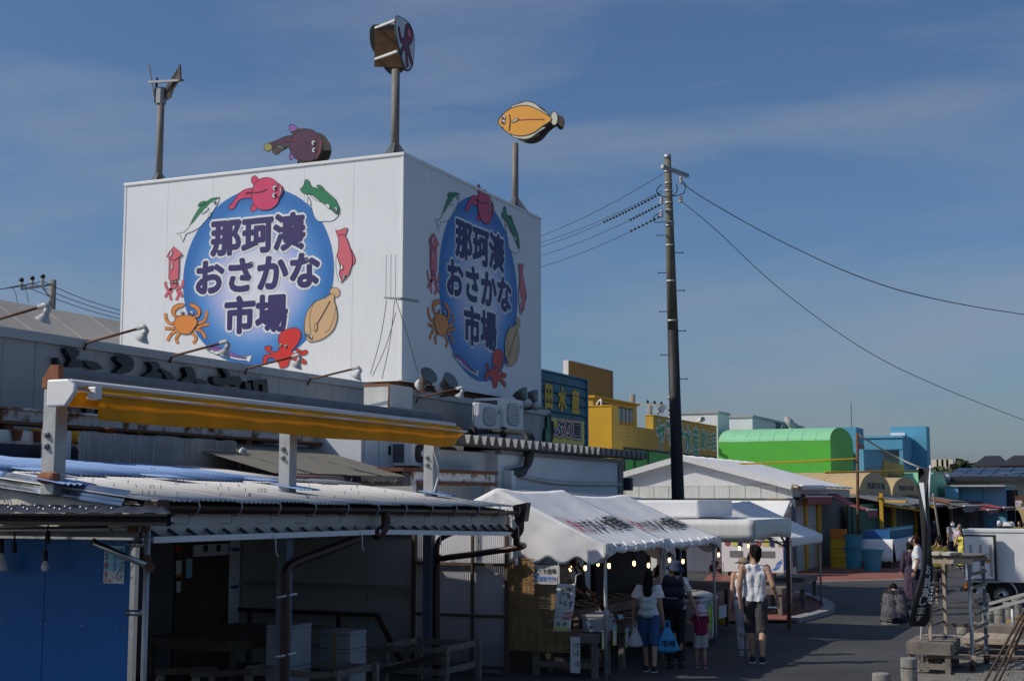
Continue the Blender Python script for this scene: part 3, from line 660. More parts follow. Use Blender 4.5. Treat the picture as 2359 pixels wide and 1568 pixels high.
# floodlights at the foot of the tower
fl = None
for k, (px, py, dirv, l_) in enumerate([(984,868,(.5,-.25,.35),'left floodlight of the near pair below the shaded emblem'),(1034,879,(.5,-.1,.3),'right floodlight of the near pair below the shaded emblem'),(1201,908,(-.5,.0,.75),'left floodlight of the far pair beside the teal sign wall'),(1226,913,(-.45,.1,.8),'right floodlight of the far pair beside the teal sign wall')]):
    p = hx(px, py, XF+.25); t = thing('floodlight', l_, 'floodlight', (p.x, p.y, p.z-.3), 'floodlights at the foot of the tower'); d = Vector(dirv).normalized()
    b = B(); b.lathe(p-d*.2, [(.06,-.04),(.09,0),(.11,.05),(.16,.15),(.205,.26),(.21,.275),(.19,.265),(.1,.08)], 18, d); obj('bowl', b, 'lamp_glass', t, True)
    b = B(); b.lathe(p-d*.2, [(.09,-.16),(.12,-.14),(.12,-.02),(.08,0)], 14, d); obj('housing', b, 'white_dirty', t, True)
    b = B(); b.lathe(p+d*.06, [(.19,0),(.195,.012)], 18, d); obj('glass', b, 'lamp_glass', t)
    b = B(); b.bar(p+Vector((0,.2,0)), p+Vector((0,.2,-.3)), .03); b.bar(p+Vector((0,-.2,0)), p+Vector((0,-.2,-.3)), .03); b.bar(p+Vector((0,.21,-.3)), p+Vector((0,-.21,-.3)), .03); b.bar(p+Vector((0,0,-.3)), (XF-.3, p.y, p.z-.32), .05); obj('bracket', b, 'rusty_brown', t)
# roof-top ventilator box
XV0 = XF+1.55
c0, c1 = hx(896, 884, XV0), hx(951, 895, XV0); zb = hx(896, 965, XV0).z; yv0 = c0.y
xl = hy(838, 884, yv0).x
t = thing('ventilator_box', 'rust-edged cream ventilator box with a mesh grille in front of the parapet', 'ventilator', ((xl+XV0)/2, (c0.y+c1.y)/2, zb))
obj('case', B().box(xl, XV0, c0.y, c1.y, zb, c0.z), 'white_dirty', t, bev=.015)
bb = B(); n_ = 11; zg0, zg1 = zb+.12, c0.z-.42
for i in range(n_): y = c0.y+.05+(c1.y-c0.y-.1)*i/(n_-1); bb.box(XV0+.002, XV0+.025, y-.006, y+.006, zg0, zg1)
for i in range(9): z = zg0+(zg1-zg0)*i/8; bb.box(XV0+.006, XV0+.021, c0.y+.04, c1.y-.04, z-.006, z+.006)
obj('grille', bb, 'steel', t); obj('opening', B().box(XV0+.002, XV0+.004, c0.y+.04, c1.y-.04, zg0, zg1), 'dark', t)
b = B(); b.box(xl-.02, XV0+.02, c0.y-.012, c0.y+.01, c0.z-.03, c0.z+.012); b.box(XV0-.012, XV0+.012, c0.y-.012, c0.y+.01, zb, c0.z-.05); obj('rust_edge', b, 'rust_orange', t)
# outdoor units
def ac(name, label, x0, x1, y0, y1, z0, z1, fans=1, dark=False, group='outdoor units on the market wall'):
    t = thing(name, label, 'outdoor unit', ((x0+x1)/2, (y0+y1)/2, z0), group)
    obj('case', B().box(x0, x1, y0, y1, z0, z1), 'ac_white', t, bev=.02)
    obj('coil', B().box(x0+.03, x1-.16, y0-.006, y0+.01, z0+.06, z1-.06), 'shutter_dark', t)
    for k in range(fans):
        cz = z0+(z1-z0)*(.5 if fans == 1 else (.27+.46*k)); cy = (y0+y1)/2-.06; rx, rz_ = (y1-y0)*.3, (z1-z0)*(.36 if fans == 1 else .2)
        bb = B(); n = 28; fr_ = [(x1+.004, cy+rx*math.copysign(abs(math.cos(a))**.6, math.cos(a)), cz+rz_*math.copysign(abs(math.sin(a))**.6, math.sin(a))) for a in (2*math.pi*i/n for i in range(n))]
        bb.prism(fr_, (.018,0,0)); obj('fan_grille', bb, 'black' if dark else 'ac_grille', t)
        bb = B()
        for i in range(9):
            z = cz-rz_*.82+i*rz_*.205; hw = rx*max(.12, (1-abs((z-cz)/rz_)**2.5))**.5; bb.box(x1+.023, x1+.03, cy-hw*.96, cy+hw*.96, z-.008, z+.008)
        obj('grille_bar', bb, 'ac_white' if not dark else 'dark', t)
        if dark: bb = B(); bb.lathe((x1+.03, cy, cz), [(.06,0),(.05,.015)], 12, (1,0,0)); obj('hub', bb, 'white', t)
    obj('badge', B().box(x1+.002, x1+.008, y1-.2, y1-.1, z1-.2, z1-.12), 'ac_grille', t)
    b = B(); b.box(x0, x1, y0+.08, y0+.16, z0-.06, z0-.002); b.box(x0, x1, y1-.16, y1-.08, z0-.06, z0-.002); obj('foot', b, 'rusty_brown', t)
    return t
X1 = XF+1.15
a0, a1, bt = hx(1105, 926, X1), hx(1155, 935, X1), hx(1105, 986, X1)
xs = hy(1088, 926, a0.y).x
ac('outdoor_unit', 'nearer of the two tall white outdoor units on the grey wall', max(xs, XF+.45), X1, a0.y, a1.y, bt.z, a0.z)
a0, a1, bt = hx(1161, 915, X1+.1), hx(1206, 924, X1+.1), hx(1161, 988, X1+.1)
ac('outdoor_unit', 'farther, taller of the two white outdoor units on the grey wall', XF+.5, X1+.1, a0.y, a1.y, bt.z, a0.z)
b = B(); q0, q1 = hx(1060, 1003, X1), hx(1225, 1020, X1)
b.box(XF, X1+.15, q0.y, q1.y, q0.z-.14, q0.z-.06); b.box(XF, X1+.12, q0.y+.3, q0.y+.38, q0.z-.4, q0.z-.14); b.box(XF, X1+.12, q1.y-.4, q1.y-.3, q0.z-.4, q0.z-.14)
tag(obj('unit_shelf', b, 'rust'), 'rusty steel shelf carrying the two tall outdoor units', 'shelf')
# black insulated pipe run
t = thing('insulated_pipes', 'black wrapped pipe run bending down the white wall to a white box', 'pipe', hx(1180, 1090, -10.9))
b = B()
for k, dz in enumerate((0, -.09, .06)):
    pts = [hx(1050+k*4, 992+k*3, X1+.2), hx(1130, 993, X1+.3), hx(1195+k*8, 996, -11.4), hx(1212+k*6, 1003, -10.95), hx(1217+k*5, 1030, -10.85), hx(1212+k*4, 1072-k*3, -10.85), hx(1205, 1090-k*5, -10.85), hx(1178, 1092-k*3, -10.85)]
    b.tube(smooth(pts, 4, False), .055, 8)
obj('pipe', b, 'black', t, True)
b = B()
for px, py, X in ((1090,993,X1+.25),(1160,995,X1+.28),(1216,1040,-10.85)): c = hx(px, py, X); b.tube([c-Vector((.02,.03,0)), c+Vector((.02,.03,.0))], .12, 8)
obj('tape_band', b, 'dark', t); c = hx(1172, 1085, -10.9)
obj('junction_box', B().box(-11.0, -10.8, c.y-.08, c.y+.14, c.z-.36, c.z+.02), 'white_bluish', t, bev=.02)
# rods and mast on the tower corner
t = thing('aerial_frame', 'small aerial bracket with thin rods at the sunlit tower corner', 'aerial', hy(905, 687, YT-.3))
b = B(); c = hy(886, 686, YT-.55); c2 = hy(924, 687, YT-.55)
b.bar(c, c2, .05, .04); b.bar(c+Vector((0,.2,.02)), c2+Vector((0,.5,.02)), .04, .04); b.bar(c2, c2+Vector((.1,.6,0)), .05)
obj('bracket', b, 'steel', t); b = B()
for px in (889, 900, 911): q = hy(px, 686, YT-.5); b.tube([q, q+Vector((0,0,.95))], .006, 5)
obj('rod', b, 'steel', t); b = B()
for a, c in (((891,692),(853,862)),((909,692),(880,872)),((912,720),(858,866)),((912,690),(962,858))): b.tube(smooth([hy(*a, YT-.5), (hy(*a, YT-.5)+hy(*c, YT-.7))/2+Vector((.04,0,-.05)), hy(*c, YT-.7)], 4, False), .008, 5)
obj('cable', b, 'wire', t)
# distant utility pole behind the roof at left
def cat_wire(b, p, q, sag, r=.012, n=14):
    p, q = Vector(p), Vector(q); b.tube([p.lerp(q, i/n)-Vector((0,0,sag*4*(i/n)*(1-i/n))) for i in range(n+1)], r, 5)
Yp = 48; tp = hy(122, 645, Yp)
t = thing('utility_pole', 'utility pole behind the beige roof at the left edge', 'utility pole', (tp.x, tp.y, 0))
b = B(); b.tube([(tp.x, tp.y, 0), (tp.x, tp.y, tp.z)], [.2,.15], 12); obj('pole', b, 'concrete', t, True)
b = B(); e = hy(47, 666, Yp-1.2); s0 = hy(122, 655, Yp-.2); b.bar(e, s0, .1, .1); b.bar(hy(96,660,Yp-.7), hy(120,690,Yp-.2), .05); obj('crossarm', b, 'galv', t)
for px, py in ((49,662),(74,658),(98,654)):
    c = hy(px, py, Yp-.8); b = B(); b.lathe(c, [(.05,0),(.09,.05),(.05,.09),(.09,.14),(.05,.18),(.09,.22),(.04,.27)], 10); obj('insulator', b, 'insul', t, True); b = B(); b.lathe(c+Vector((0,0,.27)), [(.1,0),(.1,.12),(.05,.16)], 10); obj('cap', b, 'black', t, True)
b = B()
for k, (px, py) in enumerate(((49,655),(74,651),(98,647))):
    c = hy(px, py, Yp-.8); cat_wire(b, hy(-90, 662+k*2, Yp-14), c, .15, .016); cat_wire(b, c, hy(330, 745-k*10, Yp+6), .2, .016)
    if k < 2: b.tube(smooth([hy(px-25, py+3, Yp-.8), hy(px-14, py+18, Yp-.8), hy(px-8, py+46, Yp-.8)], 4, False), .014, 5)
obj('wire', b, 'wire', t)
# ---------------------------------------------------------------- structures between the hall and the shed roof
# white-blue steel girder with rust below, along the hall wall
g0, g1 = hx(-60, 930, -12.6), hx(960, 1010, -12.6); gz = hx(0, 938, -12.6).z; gb = hx(0, 974, -12.6).z
t = thing('steel_girder', 'long white steel girder with rusty lower flange below the grey wall', 'girder', (-12.6, 14, gb))
obj('web', B().box(-12.65, -12.6, 9.5, g1.y, gb+.03, gz-.02), 'rusty_white', t); obj('flange', B().box(-12.75, -12.45, 9.5, g1.y, gb-.01, gb+.028), 'rust', t); obj('top_flange', B().box(-12.75, -12.5, 9.5, g1.y, gz-.018, gz+.01), 'rusty_white', t)
b = B()
for y in (11.2, 13.1, 15.6, 18.2): b.box(-12.7, -12.5, y-.08, y+.08, 2.2, gb-.012)
obj('column', b, 'rust', t)
# dark backing under the girder, hanging pots, long dark trough
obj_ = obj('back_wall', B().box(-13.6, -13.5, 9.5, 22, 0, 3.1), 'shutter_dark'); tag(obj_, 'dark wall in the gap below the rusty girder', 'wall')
pot = None
for k, (px, py) in enumerate(((39,1003),(90,1007),(140,1010),(252,1000))):
    c = hx(px, py, -12.3)
    if pot is None:
        b = B(); b.lathe(c+Vector((0,0,-.06)), [(.045,0),(.07,.12),(.078,.12),(.078,.145)], 14); pot = tag(obj('flower_pot', b, 'rust_orange', smooth=True), 'small orange plant pot, first from the left under the rusty girder', 'pot', 'plant pots under the girder')
    else:
        q = pot.copy(); COL.objects.link(q); q.location = (c.x, c.y, c.z-.06); q['label'] = ['second orange plant pot from the left under the girder', 'third orange plant pot from the left under the girder', 'orange plant pot right of the thick awning post'][k-1]
c0, c1 = hx(-40, 1018, -12.2), hx(290, 1035, -12.2); tag(obj('trough', B().box(-12.5, -12.2, c0.y, c1.y, c0.z-.3, c0.z), 'sheet_navy', bev=.01), 'long dark blue trough below the orange pots', 'trough')
c0, c1 = hx(75, 990, -12.4), hx(270, 1003, -12.4); b = B(); b.tube([(c0.x, c0.y, c0.z-.06), (c1.x, c1.y, c0.z-.06)], .085, 10); tag(obj('rolled_awning', b, 'awn_yellow', smooth=True), 'rolled yellow awning hanging behind the thick awning post', 'awning')
c0 = hx(0, 993, -12.4); tag(obj('roller_box', B().box(-12.55, -12.35, c0.y-.6, hx(72,993,-12.4).y, c0.z-.2, c0.z+.02), 'white_dirty', bev=.01), 'grey-white shutter box left of the rolled yellow awning', 'box')
c0 = hx(-30, 880, XF+.6); c1 = hx(46, 885, XF+.6)
tag(obj('outdoor_cabinet', B().box(XF+.05, XF+.6, c0.y, c1.y-.7, c0.z-.75, c0.z), 'ac_white', bev=.02), 'white cabinet on the grey wall at the left edge', 'cabinet')
def corr(b, y0, y1, prof, per=.076, amp=.009, mi=0, seg=6, th=.0):
    """corrugated sheet: waves along y, prof = [(x, z at y0, z at y1)]"""
    n = max(4, int((y1-y0)/per*seg)); k = len(prof)
    vs = []
    for (x, za, zb_) in prof:
        for i in range(n+1):
            u = i/n; y = y0+(y1-y0)*u; vs.append((x, y, za+(zb_-za)*u+amp*math.sin(2*math.pi*(y1-y0)*u/per)))
    b.add(vs, [(j*(n+1)+i, j*(n+1)+i+1, (j+1)*(n+1)+i+1, (j+1)*(n+1)+i) for j in range(k-1) for i in range(n)], mi)
def vcorr(b, p, q, z0, z1, per=.076, amp=.009, seg=6, nz=1):
    """upright corrugated sheet from p to q"""
    p, q = Vector((p[0], p[1], 0)), Vector((q[0], q[1], 0)); d = q-p; L_ = d.length; d.normalize(); nn = Vector((d.y, -d.x, 0)); n = int(L_/per*seg)
    vs = []
    for j in range(nz+1):
        for i in range(n+1): vs.append(p+d*(L_*i/n)+nn*(amp*math.sin(2*math.pi*L_*i/n/per))+Vector((0,0,z0+(z1-z0)*j/nz)))
    b.add(vs, [(j*(n+1)+i, j*(n+1)+i+1, (j+1)*(n+1)+i+1, (j+1)*(n+1)+i) for j in range(nz) for i in range(n)])
# weathered translucent screen
s0, s1 = hx(185, 988, -11.9), hx(545, 1018, -11.9); zt, zb = s0.z-.03, 2.85
t = thing('corrugated_screen', 'grimy translucent corrugated screen standing behind the blue roof sheets', 'screen', (-11.9, (s0.y+s1.y)/2, zb))
nsh = 7
for i in range(nsh):
    b = B(); ya, yb = s0.y+(s1.y-s0.y)*i/nsh-.02, s0.y+(s1.y-s0.y)*(i+1)/nsh+.02; vcorr(b, (-11.9+.012*(i % 2), ya), (-11.9+.012*(i % 2), yb), zb-.1, zt, .076, .012); obj('sheet', b, 'polycarb', t)
b = B(); b.bar((-11.93, s0.y, zt-.1), (-11.93, s1.y, zt-.1), .03, .06); b.bar((-11.93, s0.y, zb+.3), (-11.93, s1.y, zb+.3), .03, .06); obj('rail', b, 'wood_dark', t); b = B(); b.box(-12.06, -11.95, s0.y-.5, s0.y-.1, 2.6, zt+.0); obj('side_post', b, 'cap_grey', t)
b = B(); c = hx(552, 1058, -11.9); b.tube(smooth([c+Vector((0,0,-.3)), c+Vector((0,.02,.1)), c+Vector((0,.12,.14)), c+Vector((0,.16,.02)), c+Vector((0,.16,-.3))], 4, False), .03, 8); tag(obj('vent_pipe', b, 'white_dirty', smooth=True), 'bent white vent pipe at the right end of the grimy screen', 'pipe')
c = hx(548, 1062, -12); tag(obj('orange_box', B().box(-12.15, -11.95, c.y-.08, c.y+.1, c.z-.3, c.z+.1), 'rust_orange', bev=.01), 'orange box behind the bent white vent pipe', 'box')
# lean-to roof
e0, e1 = hx(676, 1090, -10.7), hx(941, 1098, -10.7); u0, u1 = hx(560, 1030, -12.55), hx(765, 1040, -12.55)
t = thing('lean_to_roof', 'grey-brown corrugated lean-to roof with a pinkish gutter behind the yellow awning', 'roof', ((-11.6), (e0.y+e1.y)/2, e0.z))
b = B(); nn_ = 4
for i in range(nn_):
    b = B(); ya, yb = e0.y-.5+(e1.y-e0.y+.5)*i/nn_, e0.y-.5+(e1.y-e0.y+.5)*(i+1)/nn_+.03; corr(b, ya, yb, [(-10.7, e0.z+.006*(i%2), e1.z+.006*(i%2)), (-12.6, e0.z+.5, e1.z+.5)], .076, .01); obj('roof_sheet', b, 'sheet_brown', t)
b = B(); b.tube([(-10.63, e0.y-.4, e0.z-.07), (-10.63, e0.y+.35*(e1.y-e0.y), e0.z-.07)], .05, 8); obj('gutter', b, 'gutter_pink', t, True)
b = B()
for i in range(6): y = e0.y+(e1.y-e0.y)*i/5.; b.tube(smooth([(-10.72,y,e0.z-.03),(-10.62,y,e0.z-.12),(-10.55,y,e0.z-.05)], 3, False), .008, 5)
obj('gutter_hook', b, 'steel', t)
obj('side_wall', B().box(-12.6, -10.8, e0.y-.35, e0.y-.3, 2.3, e0.z-.03), 'dark', t); obj('front_board', B().box(-10.9, -10.85, e0.y-.3, e1.y, 2.3, e0.z-.1), 'wood_dark', t)
# white cabin with doors behind the lean-to
c0, c1 = hx(833, 995, -11.7), hx(962, 1012, -11.7); cb = hx(833, 1066, -11.7)
t = thing('white_cabin', 'white panelled cabin with a door and outdoor unit beside it', 'cabin', (-12.5, (c0.y+c1.y)/2, cb.z-.2))
obj('wall', B().box(-13.4, -11.7, c0.y, c1.y, cb.z-.3, c0.z+.25), 'white_bluish', t, bev=.01)
for k, (pa, pb) in enumerate(((838,868),(872,945))): obj('door', B().box(-11.698, -11.68, hx(pa,1030,-11.7).y, hx(pb,1030,-11.7).y, cb.z-.2, c0.z-.05), 'white_bluish', t, bev=.004)
y = hx(894,1040,-11.7).y; obj('door_handle', B().box(-11.678, -11.655, y-.03, y+.03, cb.z+.16, cb.z+.32), 'black', t)
c0, c1 = hx(962, 1022, -11.3), hx(1068, 1018, -11.3); cb = hx(1000, 1075, -11.3)
ac('outdoor_unit', 'white outdoor unit with a round black fan under the awning end', -11.75, -11.3, hx(1000,1040,-11.3).y, hx(1069,1040,-11.3).y, cb.z, hx(1040,1021,-11.3).z, 1, True)
ac('outdoor_unit', 'white outdoor unit half hidden behind the last awning post', -11.75, -11.3, hx(950,1040,-11.3).y, hx(996,1040,-11.3).y, cb.z, hx(1040,1021,-11.3).z, 1, True)
# rusty channel platform
p0, p1 = hx(925, 1076, -10.75), hx(1145, 1084, -10.75); pb = hx(1000, 1105, -10.75)
t = thing('rusty_platform', 'rusty steel channel platform below the outdoor unit', 'platform', (-11.3, (p0.y+p1.y)/2, pb.z))
obj('deck', B().box(-11.9, -10.72, p0.y, p1.y, p0.z-.06, p0.z), 'rust', t); obj('channel', B().box(-10.85, -10.75, p0.y+.5, p1.y-.1, pb.z-.02, p0.z-.062), 'rusty_white', t); obj('lower_flange', B().box(-10.9, -10.7, p0.y+.5, p1.y-.1, pb.z-.08, pb.z-.022), 'rust', t)
b = B(); b.box(-10.9, -10.74, p0.y+.3, p0.y+.5, 2.3, p0.z-.061); b.box(-10.9, -10.74, p1.y-.3, p1.y-.1, 2.3, pb.z-.081); obj('leg', b, 'rusty_white', t)
# white annex with folded-plate roof
w0, w1 = hx(1147, 1030, -11.0), hx(1434, 1060, -11.0); zw = w0.z-.05
t = thing('white_annex', 'low white annex with a grey folded-plate roof edge', 'building', (-12.3, (w0.y+w1.y)/2, 0))
obj('wall', B().box(-13.5, -11.0, w0.y, w1.y, 0, zw), 'white_bluish', t)
obj('return_wall', B().box(-13.4, -11.25, w0.y-2.6, w0.y-.01, 0, zw-.05), 'white_bluish', t)
n = 30; ya, yb = w0.y-2.3, w1.y+1.0; b = B(); vs = []
prof = [(0,0),(.18,0),(.5,-.13),(.82,-.0)]
pts = []
for i in range(n):
    for u, dz in ((0,.10),(.30,.10),(.5,-.06),(.8,-.06)): pts.append((ya+(yb-ya)*(i+u)/n, dz))
for x in (-10.65, -13.75):
    for y, dz in pts: vs.append((x, y, zw+.1+dz+(.12 if x < -12 else 0)))
k = len(pts); b.add(vs, [(i, i+1, k+i+1, k+i) for i in range(k-1)]); obj('roof_plate', b, 'sheet_grey', t, solid=.012); obj('eave_closure', B().box(-10.9, -10.8, ya, yb, zw+.01, zw+.17), 'sheet_dark', t)
b = B()
for i in range(9): y = ya+(yb-ya)*(i+8.5)/n; b.add([(-10.66,y-.02,zw+.18),(-10.66,y+.09,zw+.18),(-10.66,y+.035,zw+.05)], [(0,1,2)])
obj('eave_filler', b, 'white', t)
obj('eave_trim', B().box(-11.05, -10.93, w0.y-.02, w1.y+.02, zw-.08, zw+.0), 'sheet_grey', t)
b = B(); b.tube(smooth([hx(1195,1095,-10.95), hx(1290,1112,-10.95), hx(1432,1115,-10.95)], 6, False), .045, 8); obj('conduit', b, 'cap_grey', t, True)
vv = B(); vcorr(vv, (-10.97, w1.y-.35), (-10.97, w1.y+.02), 2.3, zw-.1, .2, .02); obj('end_strip', vv, 'sheet_grey', t)
c = hx(1445,1105,-10.9); obj('drain_box', B().box(-11.0,-10.8,c.y-.1,c.y+.12,c.z-.25,c.z+.05), 'sheet_navy', t)
b = B(); b.prism([hx(1200,1128,-10.3),hx(1330,1134,-10.3),hx(1480,1146,-10.3),hx(1480,1162,-10.3),hx(1200,1150,-10.3)], (-.5,0,.03)); tag(obj('low_canvas', b, 'canvas_white'), 'low white canvas edge behind the ridge of the lettered tents', 'canvas')
# ---------------------------------------------------------------- shed with corrugated roof
XE = -7.83
rz_ = lambda x, y: 2.50-.0116*(y-10.19)+.12*(XE-x)
sh = thing('market_shed', 'dark open shed under a corrugated roof with brown gutter', 'shed', (-10.3, 14.2, 0))
ns = 12; Y0s, Y1s = 9.75, 17.52
for i in range(ns):
    ya, yb = Y0s+(Y1s-Y0s)*i/ns, Y0s+(Y1s-Y0s)*(i+1)/ns+.05; dz = .010*(i % 2); ov = random.uniform(0,.05)
    b = B(); corr(b, ya, yb, [(x, rz_(x, ya)+dz, rz_(x, yb)+dz) for x in (XE+.1+ov, -9.0, -10.2)]); obj('roof_sheet', b, 'sheet_white', sh, True, solid=.002)
for i in range(ns):
    ya, yb = Y0s+(Y1s-Y0s)*i/ns, Y0s+(Y1s-Y0s)*(i+1)/ns+.04; dz = .026+.010*(i % 2)
    if i > 8: 
        b = B(); corr(b, ya, yb, [(x, rz_(x, ya)+dz, rz_(x, yb)+dz) for x in (-10.1, -11.9)]); obj('roof_sheet', b, 'sheet_white', sh, True, solid=.002); continue
    b = B(); xl = -9.75-random.uniform(0,.35); corr(b, ya, yb, [(x, rz_(x, ya)+dz, rz_(x, yb)+dz) for x in (xl, -10.8, -11.9)]); obj('roof_sheet', b, 'sheet_blue', sh, True, solid=.002)
    if i % 3 == 1: b = B(); corr(b, ya+.1, yb-.1, [(x, rz_(x, ya)+dz+.02, rz_(x, yb)+dz+.02) for x in (xl+.5, xl+.1)]); obj('roof_sheet', b, 'sheet_blue', sh, True, solid=.002)
b = B(); b.add([(x, y, rz_(x, y)-.05) for x, y in ((XE+.02, Y0s), (XE+.02, Y1s-.02), (-12.9, Y1s-.02), (-12.9, Y0s))]+[(x, y, rz_(x, y)-.09) for x, y in ((XE+.02, Y0s), (XE+.02, Y1s-.02), (-12.9, Y1s-.02), (-12.9, Y0s))], [(0,1,2,3),(7,6,5,4),(0,4,5,1),(1,5,6,2),(2,6,7,3),(3,7,4,0)]); obj('roof_board', b, 'wood_dark', sh)
b = B()
for i in range(110):
    x = random.choice((-8.1,-8.7,-9.2,-9.7,-10.4,-11.0)); y = random.uniform(Y0s+.1, Y1s-.1); z = rz_(x, y)
    b.bar((x, y, z), (x+random.uniform(-.02,.02), y+random.uniform(-.02,.02), z+.05), .007)
stuff(obj('roof_hook_bolt', b, 'steel', sh))
# near verge: ribbed aluminium flashing over a cream canvas wall
v0, v1 = Vector((XE-.15, Y0s, rz_(XE-.15, Y0s))), Vector((-10.9, Y0s, rz_(-10.9, Y0s)))
for k, (a, c, m_) in enumerate(((0,.49,'alu'),(.485,.535,'sheet_blue'),(.53,1,'alu'))):
    b = B(); p, q = v0.lerp(v1, a), v0.lerp(v1, c); n = 36
    vs = []
    for P in (p, q):
        for i in range(n+1):
            u = i/n; vs.append(P+Vector((0, .10-.13*u, .05-.13*u**1.4+.007*math.sin(u*5*2*math.pi))))
    b.add(vs, [(i, i+1, n+1+i+1, n+1+i) for i in range(n)]); obj('verge_flashing', b, m_, sh, True, solid=.003)
def canvas_wall(u, v):
    x = XE-.05+u*(-3.2); zt_ = rz_(x, Y0s)-.03; z = zt_+(1.95-zt_)*v
    return (x, Y0s+.06+.02*math.sin(u*23+v*3)+.015*math.sin(u*41+1), z)
b = B(); b.grid(canvas_wall, 60, 6); obj('canvas_wall', b, 'canvas_cream', sh, True, solid=.006)
b = B(); c = Vector((XE-.1, Y0s+.0, 2.42)); b.prism([c+Vector(p) for p in ((-.03,0,.04),(.12,0,.04),(.12,0,-.12),(.03,0,-.2),(-.1,0,-.16))], (0,.12,0)); obj('verge_end', b, 'white_dirty', sh)
b = B()
for k in range(3): x = -9.75+k*.06; b.tube(smooth([(x,Y0s-.02,rz_(x,Y0s)+.3-.1*k),(x+.1,Y0s-.16,rz_(x,Y0s)-.02),(x+.06,Y0s-.05,rz_(x,Y0s)-.25-.05*k)], 4, False), .008, 5)
obj('rope', b, 'wood_brown', sh)
# gutter, brackets, downpipes
gz = lambda y: 2.435-.012*(y-10.19)
b = B(); n = 10; ring = [(XE+.11+.055*math.cos(math.pi+math.pi*i/n), .055*math.sin(math.pi+math.pi*i/n)) for i in range(n+1)]
vs = [(x, y, gz(y)+z) for y in (9.85, 17.74) for x, z in ring]; b.add(vs, [(i, i+1, n+2+i, n+1+i) for i in range(n)]); obj('gutter', b, 'gutter', sh, True, solid=.006)
br = None
for i in range(12):
    y = 10.4+i*.66; b = B(); z = gz(y); b.tube(smooth([(XE-.02,y,z+.02),(XE+.05,y,z-.065),(XE+.13,y,z-.07),(XE+.175,y,z+.0),(XE+.16,y,z+.05)], 3, False), .008, 5); b.tube([(XE+.06,y,z-.07),(XE+.06,y,z-.15),(XE+.06,y-.22,z-.15)], .005, 5); obj('gutter_bracket', b, 'galv', sh)
b = B(); b.prism([(XE+.04,9.78,2.50),(XE+.2,9.78,2.50),(XE+.18,9.78,2.28),(XE+.06,9.78,2.28)], (0,.16,0)); b.prism([(XE+.03,9.6,2.44),(XE+.03,9.78,2.44),(XE+.03,9.78,2.3),(XE+.03,9.62,2.3)], (.14,0,0)); obj('gutter_hopper', b, 'gutter', sh, bev=.01)
b = B(); b.prism([(XE+.02,17.74,2.42),(XE+.24,17.74,2.46),(XE+.2,17.74,2.2),(XE+.06,17.74,2.18)], (0,.16,0)); b.tube(smooth([(XE+.1,17.82,2.25),(XE+.1,17.82,2.08),(XE+.0,17.82,1.98)], 4, False), .06, 10); obj('gutter_hopper', b, 'gutter', sh, bev=.01)
yo = hx(868,1190,XE).y
b = B(); b.tube(smooth([(XE+.11,yo,gz(yo)-.03),(XE+.11,yo,gz(yo)-.2),(XE+.04,yo-.12,gz(yo)-.3)], 4, False), .055, 10)
yp = hx(660,1300,-8.0).y
pp = [(XE-.0,yo-.3,2.09),(-8.0,yp+.14,1.84),(-8.0,yp,1.76),(-8.0,yp-.0,1.6),(-8.0,yp,0)]
b.tube(smooth([pp[0], ((pp[0][0]+pp[1][0])/2,(pp[0][1]+pp[1][1])/2,(pp[0][2]+pp[1][2])/2), pp[1], pp[2], pp[3], (-8.0,yp,.8), pp[4]], 3, False), .048, 10); obj('downpipe', b, 'gutter', sh, True)
b = B(); b.tube(smooth([(XE+.06,17.82,2.1),(XE+.05,17.82,1.9),(XE-.0,18.1,1.84),(-8.6,18.05,1.72),(-9.02,18.0,1.66),(-9.1,18.0,1.55),(-9.1,18.0,0)], 3, False), .045, 10)
b.tube(smooth([(-8.5,18.1,2.16),(-9.0,18.05,1.98),(-9.1,18.0,1.85),(-9.1,18.0,1.6)], 3, False), .04, 10); obj('downpipe', b, 'gutter', sh, True)
# fascia, row of hooks and pipe, sagging white strips
b = B(); n = 40
for j, (a, c) in enumerate(((9.9, 17.7),)):
    b.grid(lambda u, v: (XE-.03+.012*math.sin(u*31)-.03*v, a+(c-a)*u, gz(a+(c-a)*u)-.03-.23*v-.02*math.sin(u*9)*v), 50, 3)
obj('fascia', b, 'sheet_white', sh, True, solid=.01)
b = B(); b.tube([(XE-.0,9.8,2.16),(XE-.0,17.9,2.07)], .026, 8); obj('rail_pipe', b, 'pipe', sh, True)
for i in range(29):
    y = 9.95+i*.275; b = B(); z = 2.17-.011*(y-9.8); b.bar((XE-.03,y,z+.07), (XE+.05,y+.09,z-.02), .018, .03); obj('rail_hook', b, 'black', sh)
s0, s1, s2 = hx(352,1243,XE+.1), hx(862,1225,XE+.1), hx(1172,1229,XE+.1)
for p, q in ((s0, s1), (s1+Vector((0,.12,0)), s2)): b = B(); b.bar(p, q, .02, .055); obj('white_strip', b, 'awn_white', sh)
b = B()
for y in (11.7, 13.4, 15.3, 16.4, 17.7): b.tube(smooth([(XE+.05,y,2.2),(XE+.13,y,2.12),(XE+.12,y+.03,2.0),(XE+.1,y+.1,1.94)], 3, False), .006, 5)
obj('wire_tie', b, 'white', sh)
# posts
b = B(); b.box(-8.16,-8.04,yp+.06,yp+.18,0,2.12); obj('post', b, 'beam_blue', sh)
b = B(); y = 17.9; b.box(-9.28,-9.15,y,y+.13,0,2.2); obj('post', b, 'beam_blue', sh)
b = B()
for z in (1.5, .9, .55): b.tube([(-8.07,yp-.06,z),(-8.0,yp-.07,z+.01),(-7.93,yp+.05,z+.03),(-8.0,yp+.2,z+.02)], .012, 5)
obj('tie', b, 'white', sh)
